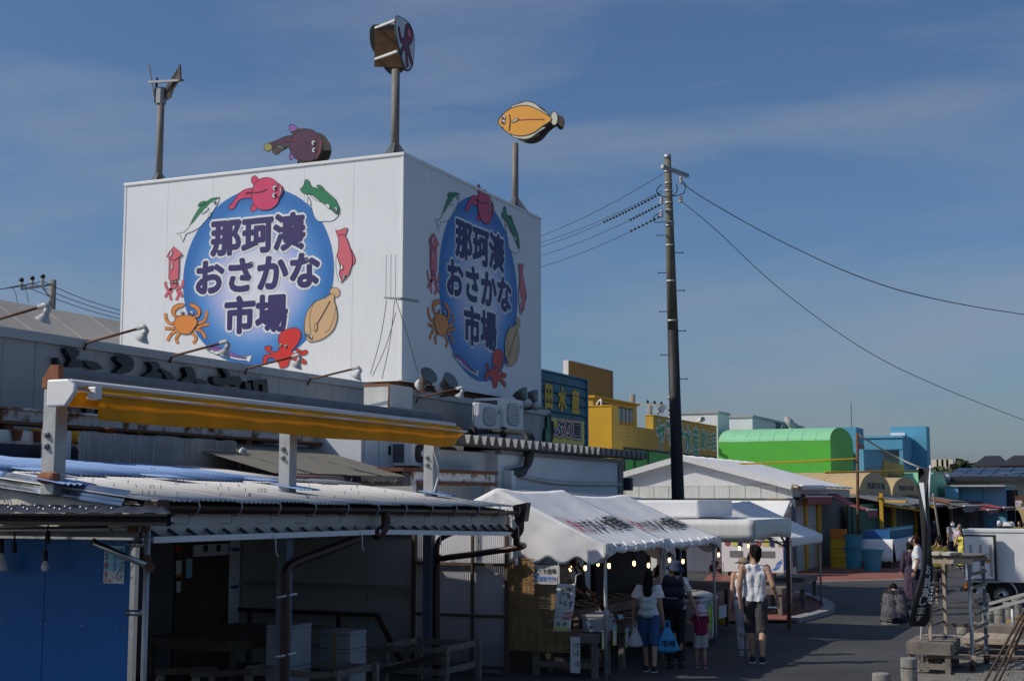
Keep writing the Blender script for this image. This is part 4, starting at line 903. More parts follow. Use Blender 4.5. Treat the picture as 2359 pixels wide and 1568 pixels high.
# end wall: dark grey panels, then translucent sheets in brown battens
YW = 18.45
xg = hy(950, 1400, YW).x
for i in range(4):
    xa, xb = -12.85+(xg+12.85)*i/4, -12.85+(xg+12.85)*(i+1)/4-.006
    for z0, z1 in ((0,1.18),(1.24,2.0),(2.03,2.7)): obj('wall_panel', B().box(xa, xb, YW+.02, YW+.05, z0, z1), 'canvas_cream' if False else 'panel_grey', sh)
b = B()
for z in (1.21, 2.015, .3): b.box(-12.85, xg, YW-.04, YW+.015, z-.03, z+.03)
obj('wall_rail', b, 'steel', sh)
xr = -8.2; zz = lambda py: hy(1060, py, YW).z
bx = [xg+.06, hy(1010,1400,YW).x-.02, hy(1090,1400,YW).x, xr]
for i in range(3):
    b = B(); vcorr(b, (bx[i], YW+.03), (bx[i+1], YW+.03), .03, 2.3, .032, .004, 6); obj('translucent_sheet', b, 'polyclear', sh, True, solid=.003)
b = B()
for z in (zz(1298), zz(1416), zz(1533)): b.box(bx[0]-.06, xr+.02, YW-.035, YW+.02, z-.02, z+.02)
obj('batten', b, 'wood_dark', sh)
b = B()
for x, w_ in ((bx[0]-.03, .05), (bx[2], .035), (xr, .05)): b.box(x-w_/2, x+w_/2, YW-.05, YW+.0, 0, 2.32)
obj('batten', b, 'wood_dark', sh)
# inner side wall: shutter, doorway with notice boards
XI = -12.8
st = hx(300,1300,XI).y; en = hx(398,1300,XI).y
sl = None
for i in range(24):
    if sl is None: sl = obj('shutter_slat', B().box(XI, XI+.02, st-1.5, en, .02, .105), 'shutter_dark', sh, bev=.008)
    else: share('shutter_slat', sl, sh, (0, 0, i*.09))
obj('side_wall', B().box(XI-.08, XI-.02, 9.8, YW, 0, 2.9), 'dark', sh)
d0, d1 = hx(403,1300,XI).y, hx(526,1300,XI).y
dn = 16
for i in range(dn): obj('door_board', B().box(XI, XI+.02, d0+(d1-d0)*i/dn+.004, d0+(d1-d0)*(i+1)/dn-.004, 0, 2.1), 'wood_dark', sh)
y0, y1 = hx(448,1265,XI+.06).y, hx(527,1265,XI+.06).y; z1_, z0_ = hx(487,1253,XI+.06).z, hx(487,1279,XI+.06).z
obj('name_board', B().box(XI+.03, XI+.06, y0, y1, z0_, z1_), 'white', sh); [lettering(sh, ch, (XI+.064, y0+(y1-y0)*u, z0_+.06), (0,1,0), (0,0,1), (y1-y0)*.13, (z1_-z0_)*.6, 'ink', .03) for ch, u in (('隠',.25),('龍',.62))]
y0, y1 = hx(527,1400,XI+.03).y, hx(551,1400,XI+.03).y; obj('white_board', B().box(XI, XI+.03, y0, y1, .6, 2.15), 'white', sh)
a = Art(lambda u, v: (XI+.03, y0+(y1-y0)*u, .6+1.55*v), (1,0,0))
for v in (.72, .35): a.fill([(.1,v),(.3,v+.02),(.7,v+.025),(.95,v+.01),(.7,v-.012),(.3,v-.005),(.12,v+.03)], 'tub_blue', 0)
a.done('fish_picture', sh)
for k, (px, py, w_, h_, m_) in enumerate(((412,1306,.13,.2,'paper'),(436,1308,.14,.28,'paper_cyan'),(413,1330,.12,.1,'orange'),(412,1346,.1,.22,'paper'),(410,1262,.1,.09,'ink_red'))):
    c = hx(px, py, XI+.03); obj('notice', B().box(XI+.024, XI+.03, c.y-w_/2, c.y+w_/2, c.z-h_/2, c.z+h_/2), m_, sh)
# ---------------------------------------------------------------- yellow awning on its steel frame
XA = -8.75
aw = thing('awning_frame', 'long yellow retractable awning with white cassette on galvanised posts above the shed roof', 'awning', (XA, 14.3, 2.6))
pb = [hx(122,1108,XA), hx(662,1122,XA), hx(992,1136,XA)]; bt = hx(130,842,XA); bt2 = hx(1000,962,XA)
for p in pb: obj('post', B().box(XA-.075, XA+.075, p.y-.075, p.y+.075, p.z-.12, bt.z-.2), 'galv', aw, bev=.008)
obj('beam', B().box(XA-.08, XA+.085, pb[0].y-.02, bt2.y+.1, bt.z-.2, bt.z-.015), 'beam_blue', aw, bev=.006)
obj('beam_lip', B().box(XA+.086, XA+.1, pb[0].y-.02, bt2.y+.1, bt.z-.085, bt.z-.075), 'beam_blue', aw)
b = B(); y = pb[0].y; b.prism([(XA-.09,y-.085,bt.z-.2),(XA+.09,y-.085,bt.z-.2),(XA+.09,y-.085,bt.z+.0),(XA+.0,y-.085,bt.z+.0),(XA-.09,y-.085,bt.z-.12)], (0,.062,0)); obj('rusty_end', b, 'rust_orange', aw)
for p in pb:
    b = B()
    for dz in (-.62, -.72): b.lathe((XA-.02, p.y-.075, bt.z+dz), [(.03,0),(.03,.02),(.018,.022),(.018,.04)], 8, (0,-1,0))
    obj('bolt', b, 'steel', aw)
    bb = B(); corr(bb, p.y-.2, p.y+.25, [(XA+.3, p.z-.03, p.z-.03), (XA-.1, p.z+.035, p.z+.035)]); obj('flashing', bb, 'sheet_blue', aw, True)
XC = XA+.3
k0, k1 = hx(180,884,XC), hx(1046,992,XC); zc = k0.z
e0 = hx(129,873,XC-.1); e1 = hx(129,936,XC-.1)
b = B(); yy = hx(150,900,XC).y-.02; prof = [(XA+.09,e0.z+.0),(XC+.02,e0.z+.0),(XC+.1,e0.z-.06),(XC+.1,e0.z-.12),(XC+.0,e1.z+.0),(XA+.09,e1.z)]
b.prism([(x, k0.y-.16, z) for x, z in prof], (0,.05,0)); obj('end_plate', b, 'awn_white', aw, bev=.015)
b = B(); b.tube([(XC+.02,k0.y-.12,zc-.0),(XC+.02,k1.y-.05,zc)], .034, 14); b.ball((XC+.02,k1.y-.05,zc), .034); obj('cassette', b, 'awn_white', aw, True)
bt_ = hx(205,906,XC+.12).z; vb = hx(205,962,XC+.12).z
def valance(u, v):
    y = k0.y+.12+(k1.y-k0.y-.05)*u; e = max(0, (u-.9)/.1)
    return (XC+.13+.02*math.sin(u*23)*v+.012*math.sin(u*61)*v-.16*e*e*v, y+.12*e*v, bt_-.01+(vb-bt_)*v*(1+.05*math.sin(u*15)) + .12*e**2*v)
b = B(); b.grid(valance, 120, 6); obj('valance', b, 'awn_yellow', aw, True, solid=.004)
b = B(); b.grid(lambda u, v: (XC+.07+.09*v+.012*math.sin(u*30), k0.y+.0+(k1.y-k0.y+.06)*u, zc-.02+(bt_+.01-zc+.02)*v-.015*math.sin(math.pi*v)), 80, 6); obj('canopy_roll', b, 'awn_yellow', aw, True, solid=.004)
b = B(); b.box(XC-.12, XC+.02, k0.y-.05, k1.y-.1, zc-.2, zc-.06); obj('roller', b, 'awn_yellow', aw, bev=.04)
b = B(); b.tube([(XC+.14,k0.y+.1,bt_+.005),(XC+.14,k1.y+.12,bt_+.005)], .012, 8); obj('front_bar', b, 'awn_white', aw, True)
obj('bar_end', B().box(XC+.08, XC+.18, k0.y+.02, k0.y+.11, bt_-.05, bt_+.06), 'awn_white', aw, bev=.01)
b = B(); p = pb[2]; b.tube(smooth([(XA+.08,p.y-.1,bt.z-.3),(XA+.1,p.y-.12,p.z+.6),(XA+.13,p.y-.02,p.z+.3),(XA+.1,p.y-.1,p.z+.02)], 5, False), .008, 5); obj('cord', b, 'white', aw)
b = B(); b.cbox((pb[0].x+.04, pb[0].y-.1, pb[0].z-.02), .2, .12, .1); tag(obj('rag', b, 'rust_orange', bev=.04), 'brown rag at the foot of the thick awning post', 'rag')
# ---------------------------------------------------------------- blue stall in front
YS = 9.45
bl = thing('blue_stall', 'stall corner with glossy blue wall panels, steel pipe frame and black roof edge', 'stall', (-8.3, 9.4, 0))
xR, xM = hy(299,1400,YS).x, hy(101,1400,YS).x; zt = hy(150,1241,YS).z
for xa, xb in ((-9.6, xM-.004), (xM+.002, xR)): obj('wall_panel', B().box(xa, xb, YS, YS+.02, .2, zt), 'blue_panel', bl, bev=.002)
b = B(); b.box(xR+.002, xR+.05, YS-.01, YS+.04, 0, zt-.01); b.box(-9.6, xR, YS-.006, YS+.028, zt, zt+.02); obj('edge_channel', b, 'alu', bl)
b = B()
for x in (xM-.03, xM+.03, xM+.42, xM+.78, xR-.05, xM-.45):
    for z in (zt-.03, zt-.72): b.lathe((x, YS, z), [(.009,0),(.007,.006)], 8, (0,-1,0))
obj('screw', b, 'steel', bl)
YR = YS-1.1
fz1, fz0 = hy(200,1187,YR).z, hy(200,1209,YR).z; xe = hy(394,1198,YR).x
b = B(); b.box(-11.5, xe, YR-.05, YR, fz0, fz1); b.box(-11.5, xe+.02, YR-.08, YR+.01, fz1, fz1+.015); obj('fascia', b, 'sheet_black', bl)
zl = hy(0,1165,YS+.3).z
b = B(); n = 90
vs = [(-11.5+((xe if k_ == 0 else xR+.1)+11.5)*i/n, y, z0+(z1-z0)*i/n+.008*math.sin(i*1.4)) for k_, (y, z0, z1) in enumerate(((YR+.01, fz1+.02, fz1+.02), (YS+.25, zl+.03, fz1+.06))) for i in range(n+1)]
b.add(vs, [(i, i+1, n+2+i, n+1+i) for i in range(n)]); obj('roof_sheet', b, 'sheet_navy', bl, True, solid=.004)
b = B()
for j in range(3):
    for i in range(14): b.ball((-9.6+i*.16, YR+.1+j*.3, fz1+.045+.03*j*(1-i/14)), .012, nu=6, nv=4)
stuff(obj('roof_screw', b, 'steel', bl))
pz = hy(170,1220,YS-.12).z
b = B(); b.tube([(-10,YS-.12,pz-.03),(xR+.08,YS-.12,pz+.02)], .026, 10); b.tube([(-10,YS-.2,pz+.11),(xR+.1,YS-.1,pz+.07)], .024, 10); b.tube([(xR+.14,YS+.35,pz+.07),(xR+.1,YS-.4,pz+.05)], .024, 10); obj('frame_pipe', b, 'pipe', bl, True)
xp = hy(335,1400,YS-.1).x; b = B(); b.tube([(xp,YS-.1,0),(xp,YS-.1,pz+.03)], .025, 12); obj('frame_pipe', b, 'galv', bl, True)
b = B(); p, q = hy(216,1249,YS-.35), hy(347,1306,YS-.12); b.tube([p, q], .026, 12); obj('brace_pipe', b, 'pipe', bl, True); b = B(); b.lathe(p-Vector((.02,0,-.01)), [(.03,0),(.03,.035)], 10, (q-p)); b.lathe(q, [(.034,-.03),(.034,.03)], 8, (q-p)); b.tube([(xp,YS-.1,q.z+.03),(xp,YS-.1,q.z+.1)], .034, 10); obj('clamp', b, 'rusty_brown', bl)
b = B()
for py in (1253, 1411): c = hy(312,py,YS-.05); b.tube([(xR+.02,YS-.05,c.z),(xR+.17,YS-.05,c.z)], .026, 12)
obj('stub_pipe', b, 'pipe', bl, True)
b = B()
for x in (xR+.1, xR+.13, xp): b.ball((x, YS-.13, pz+.02), .04, nu=8, nv=6)
b.bar((xR-.1,YS-.12,pz), (xR-.1,YS-.2,pz+.1), .03); obj('clamp', b, 'rusty_brown', bl)
# poster on the blue wall
c0, c1 = hy(240,1256,YS-.01), hy(285,1344,YS-.01)
t = thing('price_poster', 'handwritten price poster with red 200 on the blue stall wall', 'poster', ((c0.x+c1.x)/2, YS-.005, c1.z))
obj('sheet', B().box(c0.x, c1.x, YS-.006, YS-.003, c1.z, c0.z), 'paper_cyan', t); obj('lower_sheet', B().box(c0.x+.002, c1.x-.002, YS-.008, YS-.0065, c1.z, c1.z+(c0.z-c1.z)*.33), 'paper', t)
H_ = c0.z-c1.z; W_ = c1.x-c0.x
lettering(t, '200', (c0.x+W_*.06, YS-.0095, c1.z+H_*.14), (1,0,0), (0,0,1), W_*.26, H_*.72, 'ink_red', .02, vertical=True); lettering(t, 'えん', (c0.x+.01, YS-.0095, c1.z+H_*.03), (1,0,0), (0,0,1), W_*.36, H_*.1, 'ink_red', .01)
lettering(t, 'あります。', (c0.x+W_*.42, YS-.0095, c1.z+H_*.15), (1,0,0), (0,0,1), W_*.22, H_*.75, 'ink_blue', .01, vertical=True); lettering(t, '保冷バック', (c0.x+W_*.72, YS-.0095, c1.z+H_*.1), (1,0,0), (0,0,1), W_*.24, H_*.86, 'ink_blue', .01, vertical=True)
def bulb(px, py, Y, on, label, drop=.12, X=None):
    c = hy(px, py, Y); t = thing('light_bulb', label, 'light bulb', (c.x, c.y, c.z-.04), 'bulbs hanging under the stall roofs')
    b = B(); b.lathe(c, [(.004,-.048),(.02,-.044),(.031,-.028),(.034,-.01),(.03,.008),(.02,.03),(.016,.045)] if not on else [(.004,-.05),(.013,-.046),(.02,-.03),(.022,-.01),(.018,.015),(.012,.03)], 14); obj('glass', b, 'bulb' if on else 'bulb_off', t, True)
    b = B(); b.lathe(c, [(.018,.04 if not on else .026),(.021,.06),(.021,.11),(.008,.13)], 10); b.tube([c+Vector((0,0,.12)), c+Vector((0,0,.12+drop))], .006, 5); obj('socket', b, 'black', t, True)
bulb(104,1302,YS-.14, False, 'unlit white globe bulb in front of the blue stall wall')
c = hy(2,1300,YS-.14); t = thing('pendant_lamp', 'white cone lamp cut by the left edge before the blue wall', 'lamp', c); b = B(); b.lathe(c, [(.07,-.05),(.05,.02),(.025,.09),(.02,.1)], 16); obj('shade', b, 'bulb_off', t, True); b = B(); b.tube([c+Vector((0,0,.1)), c+Vector((0,0,.22))], .02, 8); obj('socket', b, 'black', t, True)
for px, py, l_ in ((33,1262,'empty black lamp socket hanging near the left edge'),(110,1240,'empty black socket just under the stall pipe')):
    c = hy(px, py-6, YS-.14); b = B(); b.lathe(c, [(.02,-.06),(.024,-.03),(.02,.02),(.008,.05),(.006,.12)], 10); tag(obj('lamp_socket', b, 'black', smooth=True), l_, 'socket')
b = B(); c = hy(270,1246,YS-.05); b.tube(smooth([hy(312,1250,YS-.08), hy(300,1270,YS-.08), hy(272,1318,YS-.08), hy(268,1330,YS-.08), hy(275,1334,YS-.08), hy(279,1328,YS-.08)], 4, False), .006, 6); tag(obj('hook', b, 'steel', smooth=True), 'long wire hook hanging before the blue wall', 'hook')
# ---------------------------------------------------------------- things in the shade of the shed
def wood_table(name, label, x0, x1, y0, y1, h, m_='wood_grey', leg=.07, top=.035, apron=.1, group=None, low=False):
    t = thing(name, label, 'table', ((x0+x1)/2, (y0+y1)/2, 0), group)
    n = max(2, round((x1-x0)/.16))
    for i in range(n): obj('plank', B().box(x0+(x1-x0)*i/n+.003, x0+(x1-x0)*(i+1)/n-.003, y0, y1, h-top, h+random.uniform(-.002,.002)), m_, t)
    for x in (x0+.01, x1-leg-.01):
        for y in (y0+.01, y1-leg-.01): obj('leg', B().box(x, x+leg, y, y+leg, 0, h-top-.001), m_, t)
    b = B(); b.box(x0, x1, y0-.022, y0-.001, h-top-apron, h-.004); b.box(x0, x1, y1+.001, y1+.022, h-top-apron, h-.004); obj('apron', b, m_, t)
    b = B(); b.box(x0-.022, x0-.001, y0, y1, h-top-apron, h-.006); b.box(x1+.001, x1+.022, y0, y1, h-top-apron, h-.006); obj('apron', b, m_, t)
    if low: b = B(); b.box(x0, x1, y0+.03, y0+.06, .12, .2); b.box(x0, x1, y1-.06, y1-.03, .12, .2); obj('stretcher', b, m_, t)
    return t
def foam_stack(c, w_, d_, hs, label):
    z = 0
    for k, h in enumerate(hs):
        t = thing('foam_box', label[k], 'foam box', (c[0], c[1], z), 'foam boxes in the shed')
        obj('box', B().cbox((c[0], c[1], z), w_, d_, h-.05), 'foam', t, bev=.01); obj('lid', B().cbox((c[0], c[1], z+h-.049), w_+.012, d_+.012, .045), 'foam', t, bev=.01)
        obj('tape', B().cbox((c[0], c[1]-d_/2-.008, z+.0), .05, .003, h-.002), 'tape', t); z += h
foam_stack((-9.45, 14.7), .36, .45, (.5,.5), ('lower tall white foam box with brown tape behind the brown downpipe', 'upper white foam box with brown tape left of the brown downpipe'))
foam_stack((-9.1, 15.4), .44, .4, (.22,.22,.22,.22), ('bottom foam box of the stack right of the brown downpipe', 'second foam box from the bottom right of the brown downpipe', 'third foam box from the bottom right of the brown downpipe', 'topmost foam box of the stack right of the brown downpipe'))
wood_table('work_table', 'dark wooden work table in front of the shed doorway', -11.2, -9.9, 14.2, 16.4, .82, 'wood_dark')
def cart(label, x0, x1, y0, y1, h, group=None):
    t = thing('wooden_frame', label, 'frame', ((x0+x1)/2, (y0+y1)/2, 0), group)
    for x in (x0, x1):
        for y in (y0, y1): obj('leg', B().box(x-.03, x+.03, y-.03, y+.03, 0, h), 'wood_grey', t)
    b = B()
    for z in (h-.05, h*.45):
        for y in (y0, y1): b.box(x0-.03, x1+.03, y-.045, y-.031, z-.05, z+.03)
        for x in (x0, x1): b.box(x-.045, x-.031, y0-.03, y1+.03, z-.045, z+.035)
    obj('rail', b, 'wood_grey', t); b = B(); b.bar((x0, y0-.06, h*.4), (x1, y0-.06, h-.1), .02, .08); obj('brace', b, 'wood_dark', t)
cart('grey wooden crate frame at the foot of the translucent wall', -9.15, -8.25, 16.6, 17.6, .6)
cart('low wooden frame in front of the foam boxes', -9.6, -8.4, 14.1, 15.0, .55)
for k, x in enumerate((-9.3, -8.85)):
    t = thing('trestle', ('left', 'right')[k]+' of the two wooden trestles at the bottom of the shed', 'trestle', (x, 12.2, 0), 'trestles in the shed')
    b = B(); b.bar((x-.05,12.0,.72), (x+.45,12.4,.72), .08, .06); obj('beam', b, 'wood_dark', t)
    for p, q in (((x,12.04,.7),(x-.12,11.85,0)),((x,12.04,.7),(x+.14,12.0,0)),((x+.4,12.36,.7),(x+.3,12.55,0)),((x+.4,12.36,.7),(x+.55,12.3,0))): b = B(); b.bar(p, q, .05); obj('leg', b, 'wood_grey', t)
t = thing('railing', 'low dark railing sloping down at its end inside the shed', 'railing', (-10.5, 18.0, 0)); b = B()
r0, r1, r2 = hy(550,1403,18.0), hy(868,1416,18.0), hy(945,1560,18.0); b.bar(r0, r1, .06, .06); b.bar(r1, r2, .06, .06); obj('rail', b, 'gutter', t); b = B()
for px in (575, 780): c = hy(px,1408,18.0); b.bar(c, (c.x, c.y, 0), .05)
obj('post', b, 'gutter', t); b = B()
for i in range(30): c = r0.lerp(r1, i/30); d_ = r0.lerp(r1, (i+.5)/30); e_ = r0.lerp(r1, (i+1)/30); b.bar(c-Vector((0,0,.02)), d_-Vector((0,0,.14)), .008); b.bar(d_-Vector((0,0,.14)), e_-Vector((0,0,.02)), .008)
obj('lattice', b, 'steel', t)
# ---------------------------------------------------------------- buildings along the street
def boards(parent, X, y0, y1, z0, z1, m_, pitch=.15, name='board'):
    n = int((z1-z0)/pitch); first = None
    for i in range(n):
        if first is None: first = obj(name, B().box(X, X+.02, y0, y1, z0+.004, z0+pitch-.004), m_, parent)
        else: share(name, first, parent, (random.uniform(-.002,.002), 0, i*pitch))
# teal sign wall
XQ = -14.6; q0, q1 = hx(1243, 851, XQ), hx(1348, 881, XQ); zt = q1.z+.06
te = thing('teal_shop', 'teal corrugated shop front with yellow painted letters and a bowl sign', 'building', (-17, 36.5, 0))
obj('body', B().box(-20, XQ-.03, q0.y-.8, q1.y, 0, zt-.1), 'teal', te)
n = 11
for i in range(n):
    z0 = 3.0+(zt-3.0)*i/n; h = (zt-3.0)/n; b = B(); b.prism([(XQ-.03, q0.y-.8, z0+.004), (XQ+.03, q0.y-.8, z0+.03), (XQ+.03, q0.y-.8, z0+h*.35), (XQ-.0, q0.y-.8, z0+h-.002), (XQ-.03, q0.y-.8, z0+h-.002)], (0, q1.y-q0.y+.8, 0)); obj('cladding_rib', b, 'teal', te)
obj('edge_trim', B().box(XQ-.1, XQ+.06, q1.y, q1.y+.1, 0, zt+.03), 'teal_trim', te); obj('top_trim', B().box(XQ-.1, XQ+.05, q0.y-.8, q1.y-.002, zt, zt+.05), 'teal_trim', te)
l0, l1 = hx(1255, 885, XQ), hx(1318, 960, XQ); la, lb = hx(1256,884,XQ), hx(1319,960,XQ)
for i, (px, pw) in enumerate(((1256,16),(1286,18),(1317,17))):
    a0, a1 = hx(px, 886+i*5, XQ+.04), hx(px+pw, 941+i*5.6, XQ+.04); lettering(te, '田水産'[i], (XQ+.045, a0.y, a1.z), (0,1,0), (0,0,1), a1.y-a0.y, a0.z-a1.z, 'yellow_letter', .05)
s0, s1 = hx(1238, 957, XQ+.1), hx(1345.5, 970, XQ+.1); sb = hx(1345, 1025, XQ+.1); st = hx(1345, 971, XQ+.1)
sg = thing('bowl_sign', 'yellow signboard with black characters in white and red outline on the teal wall', 'sign', (XQ+.1, (s0.y+s1.y)/2, sb.z))
obj('board', B().box(XQ+.05, XQ+.1, s0.y, s1.y, sb.z, st.z), 'sign_yellow', sg)
wl = s1.y-s0.y
for off, m_, dx in ((.19,'ink_red',.103),(.11,'white',.108),(.035,'ink',.113)):
    b = B(); glyphs(b, 'どんぶり屋', lambda x, y: Vector((XQ+dx, s0.y+wl*.02+x, sb.z+.18+y)), wl*.9, (st.z-sb.z)*.66, off); obj('lettering', b, m_, sg)
b = B(); y0 = hx(1262,1040,XQ).y
for k in range(4): y = s0.y+.6+k*.62; b.box(XQ+.04, XQ+.06, y, y+.5, sb.z-.62, sb.z-.08)
obj('window_pane', b, 'glass', te); b = B()
for k in range(5): y = s0.y+.54+k*.62; b.box(XQ+.04, XQ+.08, y-.03, y+.05, sb.z-.68, sb.z-.02)
b.box(XQ+.04, XQ+.08, s0.y+.5, s1.y-.06, sb.z-.05, sb.z-.0); obj('window_frame', b, 'white', te)
a = Art(lambda x, y: hx(x, y, XF+.03), (1,0,0))
cact = [(1252,1022),(1250,1008),(1252,988),(1256,985),(1258,1000),(1259,1000),(1259,958),(1262,952),(1265,956),(1266,1000),(1268,996),(1268,972),(1271,970),(1272,996),(1270,1010),(1266,1024)]
b = B(); b.prism([hx(x, y, XF+.02) for x, y in cact], (.06,0,0)); cc = tag(obj('cactus_cutout', b, 'ink'), 'green cactus cut-out on the end of the grey wall', 'cut-out'); b = B(); b.prism([hx(1262+(x-1262)*.55, 988+(y-988)*.92, XF+.082) for x, y in cact], (.01,0,0)); obj('inner_shape', b, 'art_green', cc)
# brown panel
XN = -26.
a0, a1 = hx(1310, 829, XN), hx(1410, 852, XN); xl = hy(1297, 829, a0.y).x
bp = thing('brown_hoarding', 'tall plain brown hoarding with a white edge behind the teal shop', 'hoarding', (XN, (a0.y+a1.y)/2, 0))
obj('panel', B().box(xl+.05, XN, a0.y+.05, a1.y, 0, a0.z-.05), 'brown_panel', bp); obj('edge', B().box(xl, XN-.02, a0.y, a0.y+.048, 0, a0.z-.01), 'white', bp); b = B(); b.box(xl, XN+.05, a0.y+.05, a1.y+.05, a0.z-.05, a0.z); b.box(XN+.002, XN+.05, a1.y-.05, a1.y+.05, 0, a0.z-.052); obj('trim', b, 'cap_grey', bp)
# yellow shop
XY = -19.5; cr, en = hx(1409.5, 932, XY), hx(1650, 983, XY); zA = hx(1470, 983, XY).z; zS = hx(1505, 955, XY).z; ySg = hx(1504, 970, XY).y
ye = thing('yellow_shop', 'yellow boarded shop with green and white painted letters', 'building', (-22, 63, 0))
obj('body', B().box(-27, XY-.002, cr.y, en.y, 0, zA), 'ply_yellow', ye)
obj('sign_parapet', B().box(XY-.35, XY-.002, ySg, en.y, zA, zS), 'ply_yellow', ye)
xk = hy(1346, 932, cr.y).x; obj('corner_pier', B().box(xk-1.5, XY-.004, cr.y-.02, hx(1425,940,XY).y, 0, cr.z-.05), 'yellow_deep', ye); obj('pier_cap', B().box(xk-1.5, XY+.02, cr.y-.05, hx(1425,940,XY).y+.02, cr.z-.05, cr.z), 'yellow_deep', ye)
zG = hx(1437, 1034, XY).z
boards(ye, XY, cr.y+.02, en.y, zG+.1, zA-.02, 'ply_yellow'); boards(ye, XY, ySg, en.y, zG+.1+.15*int((zA-.02-zG-.1)/.15), zS-.05, 'ply_yellow')
boards(ye, XY, cr.y+.02, hx(1424,940,XY).y, zG+.1+.15*int((zA-.02-zG-.1)/.15), cr.z-.08, 'ply_yellow')
obj('coping', B().box(XY-.37, XY+.04, ySg-.02, en.y+.03, zS-.05, zS), 'yellow_deep', ye)
g0, g1 = hx(1437,1040,XY), hx(1545,1060,XY); b = B()
yy = [g0.y]+[hx(p,1050,XY).y for p in (1461,1492,1561,1583,1609,1650)]
for i in range(len(yy)-1): obj('green_panel', B().box(XY+.0, XY+.015, yy[i]+.04, yy[i+1]-.04, 2.2, zG), 'green_panel', ye)
b = B()
for y in yy: b.box(XY+.0, XY+.05, y-.05, y+.04, 2.2, zG+.002)
b.box(XY+.0, XY+.05, yy[0]-.05, yy[-1], zG+.003, zG+.08); obj('mullion', b, 'ink', ye)
XU = -21.3; u0, u1 = hx(1366, 912, XU), hx(1470, 928, XU); obj('upper_block', B().box(-27, XU, u0.y, hx(1467,930,XU).y, zA, u0.z-.06), 'ply_yellow', ye); obj('upper_roof', B().box(-27, XU+.12, u0.y-.1, hx(1467,930,XU).y+.12, u0.z-.06, u0.z+.03), 'yellow_deep', ye)
for (pa, pb, ya, yb) in ((1379,1418,926,944),(1421,1458,936,984)):
    w0, w1 = hx(pa, ya, XU), hx(pb, yb, XU); wn = obj('window', B().box(XU+.002, XU+.03, w0.y, w1.y, w1.z, w0.z), 'ink', ye); k = 4
    for i in range(k): obj('pane', B().box(XU+.032, XU+.036, w0.y+(w1.y-w0.y)*i/k+.05, w0.y+(w1.y-w0.y)*(i+1)/k-.05, w1.z+.06, w0.z-.06), 'glass', wn)
lt = [('ヤ',1504,1533,957,1045,972,1051),('マ',1539,1566,0,0,0,0),('サ',1571,1600,0,0,0,0),('水',1606,1633,0,0,0,0),('産',1637,1662,0,0,0,0)]
zl1, zl0 = zS-.2, zS-1.02
def yl(px): return hx(px, 1000, XY).y
for ch, pa, pb, h0, h1 in (('ヤ',1512,1530,.12,.92),('マ',1535,1553,.12,.92),('サ',1558,1574,.12,.92),('水',1576,1592,.12,.9),('産',1595,1608,.12,.9),('総',1614,1624,.32,.88),('本',1627,1636,.32,.86),('店',1638.5,1648,.32,.86)):
    for off, m_, dx in ((.10,'white',.026),(.035,'ink_green',.031)): b = B(); glyphs(b, ch, lambda x, y: Vector((XY+dx, yl(pa)+x, zS-1.75+h0*1.56+y)), yl(pb)-yl(pa), (h1-h0)*1.62, off); obj('lettering', b, m_, ye)
b = B(); p = hx(1384,935,-20.3); b.tube(smooth([p+Vector((-.2,0,.05)), p+Vector((-.05,0,.25)), p+Vector((.06,-.1,.1)), p+Vector((.05,-.1,-1.4)), p+Vector((-.1,-.1,-2.4))], 5, False), .035, 6); obj('hose', b, 'white', ye, True)
# loudspeaker horn and roof bits
def horn(px, py, X, d, r, label):
    c = hx(px, py, X); t = thing('horn_speaker', label, 'loudspeaker', (c.x, c.y, c.z-.3)); d = Vector(d).normalized(); b = B(); b.lathe(c, [(.05,-.35),(.06,-.1),(.12,.1),(r,.36),(r*1.03,.38),(r*.9,.36),(.04,.0)], 16, d); obj('bell', b, 'white', t, True); b = B(); b.tube([c-d*.3, c-d*.3+Vector((0,0,-.35))], .03, 6); obj('stand', b, 'steel', t)
horn(1520, 946, XY-.2, (.5,-.75,.1), .2, 'white horn loudspeaker on the yellow shop parapet'); horn(1612, 968, XY-.2, (.5,-.6,.1), .13, 'small floodlight-like horn farther along the yellow parapet')
b = B(); c = hy(1545, 985, 60); b.tube([(c.x,c.y,0), (c.x,c.y,hy(1545,918,60).z)], .05, 6); b.bar((c.x-.3,c.y,hy(1545,935,60).z), (c.x+.3,c.y,hy(1545,935,60).z), .05); b.ball((c.x,c.y,hy(1545,916,60).z), .12); tag(obj('roof_mast', b, 'steel'), 'thin mast with a small lamp behind the yellow shop', 'mast')
for k, (px, py, Y) in enumerate(((1457,908,75),(1497,928,85))):
    c = hy(px, py, Y); t = thing('far_pole', ('distant power pole top left of the horn loudspeaker', 'distant power pole top just right of the yellow window block')[k], 'utility pole', (c.x, c.y, 0)); b = B(); b.tube([(c.x,c.y,0),(c.x,c.y,c.z)], .17, 8); obj('pole', b, 'concrete', t, True); b = B(); b.bar((c.x+.1,c.y,c.z-.5), (c.x+2.1,c.y-.8,c.z-.75), .12); obj('crossarm', b, 'steel', t)
    for j in range(3): b = B(); b.lathe((c.x+.9+.5*j,c.y-.3*j,c.z-.55-.08*j), [(.06,0),(.09,.06),(.06,.2)], 8); obj('insulator', b, 'black', t)
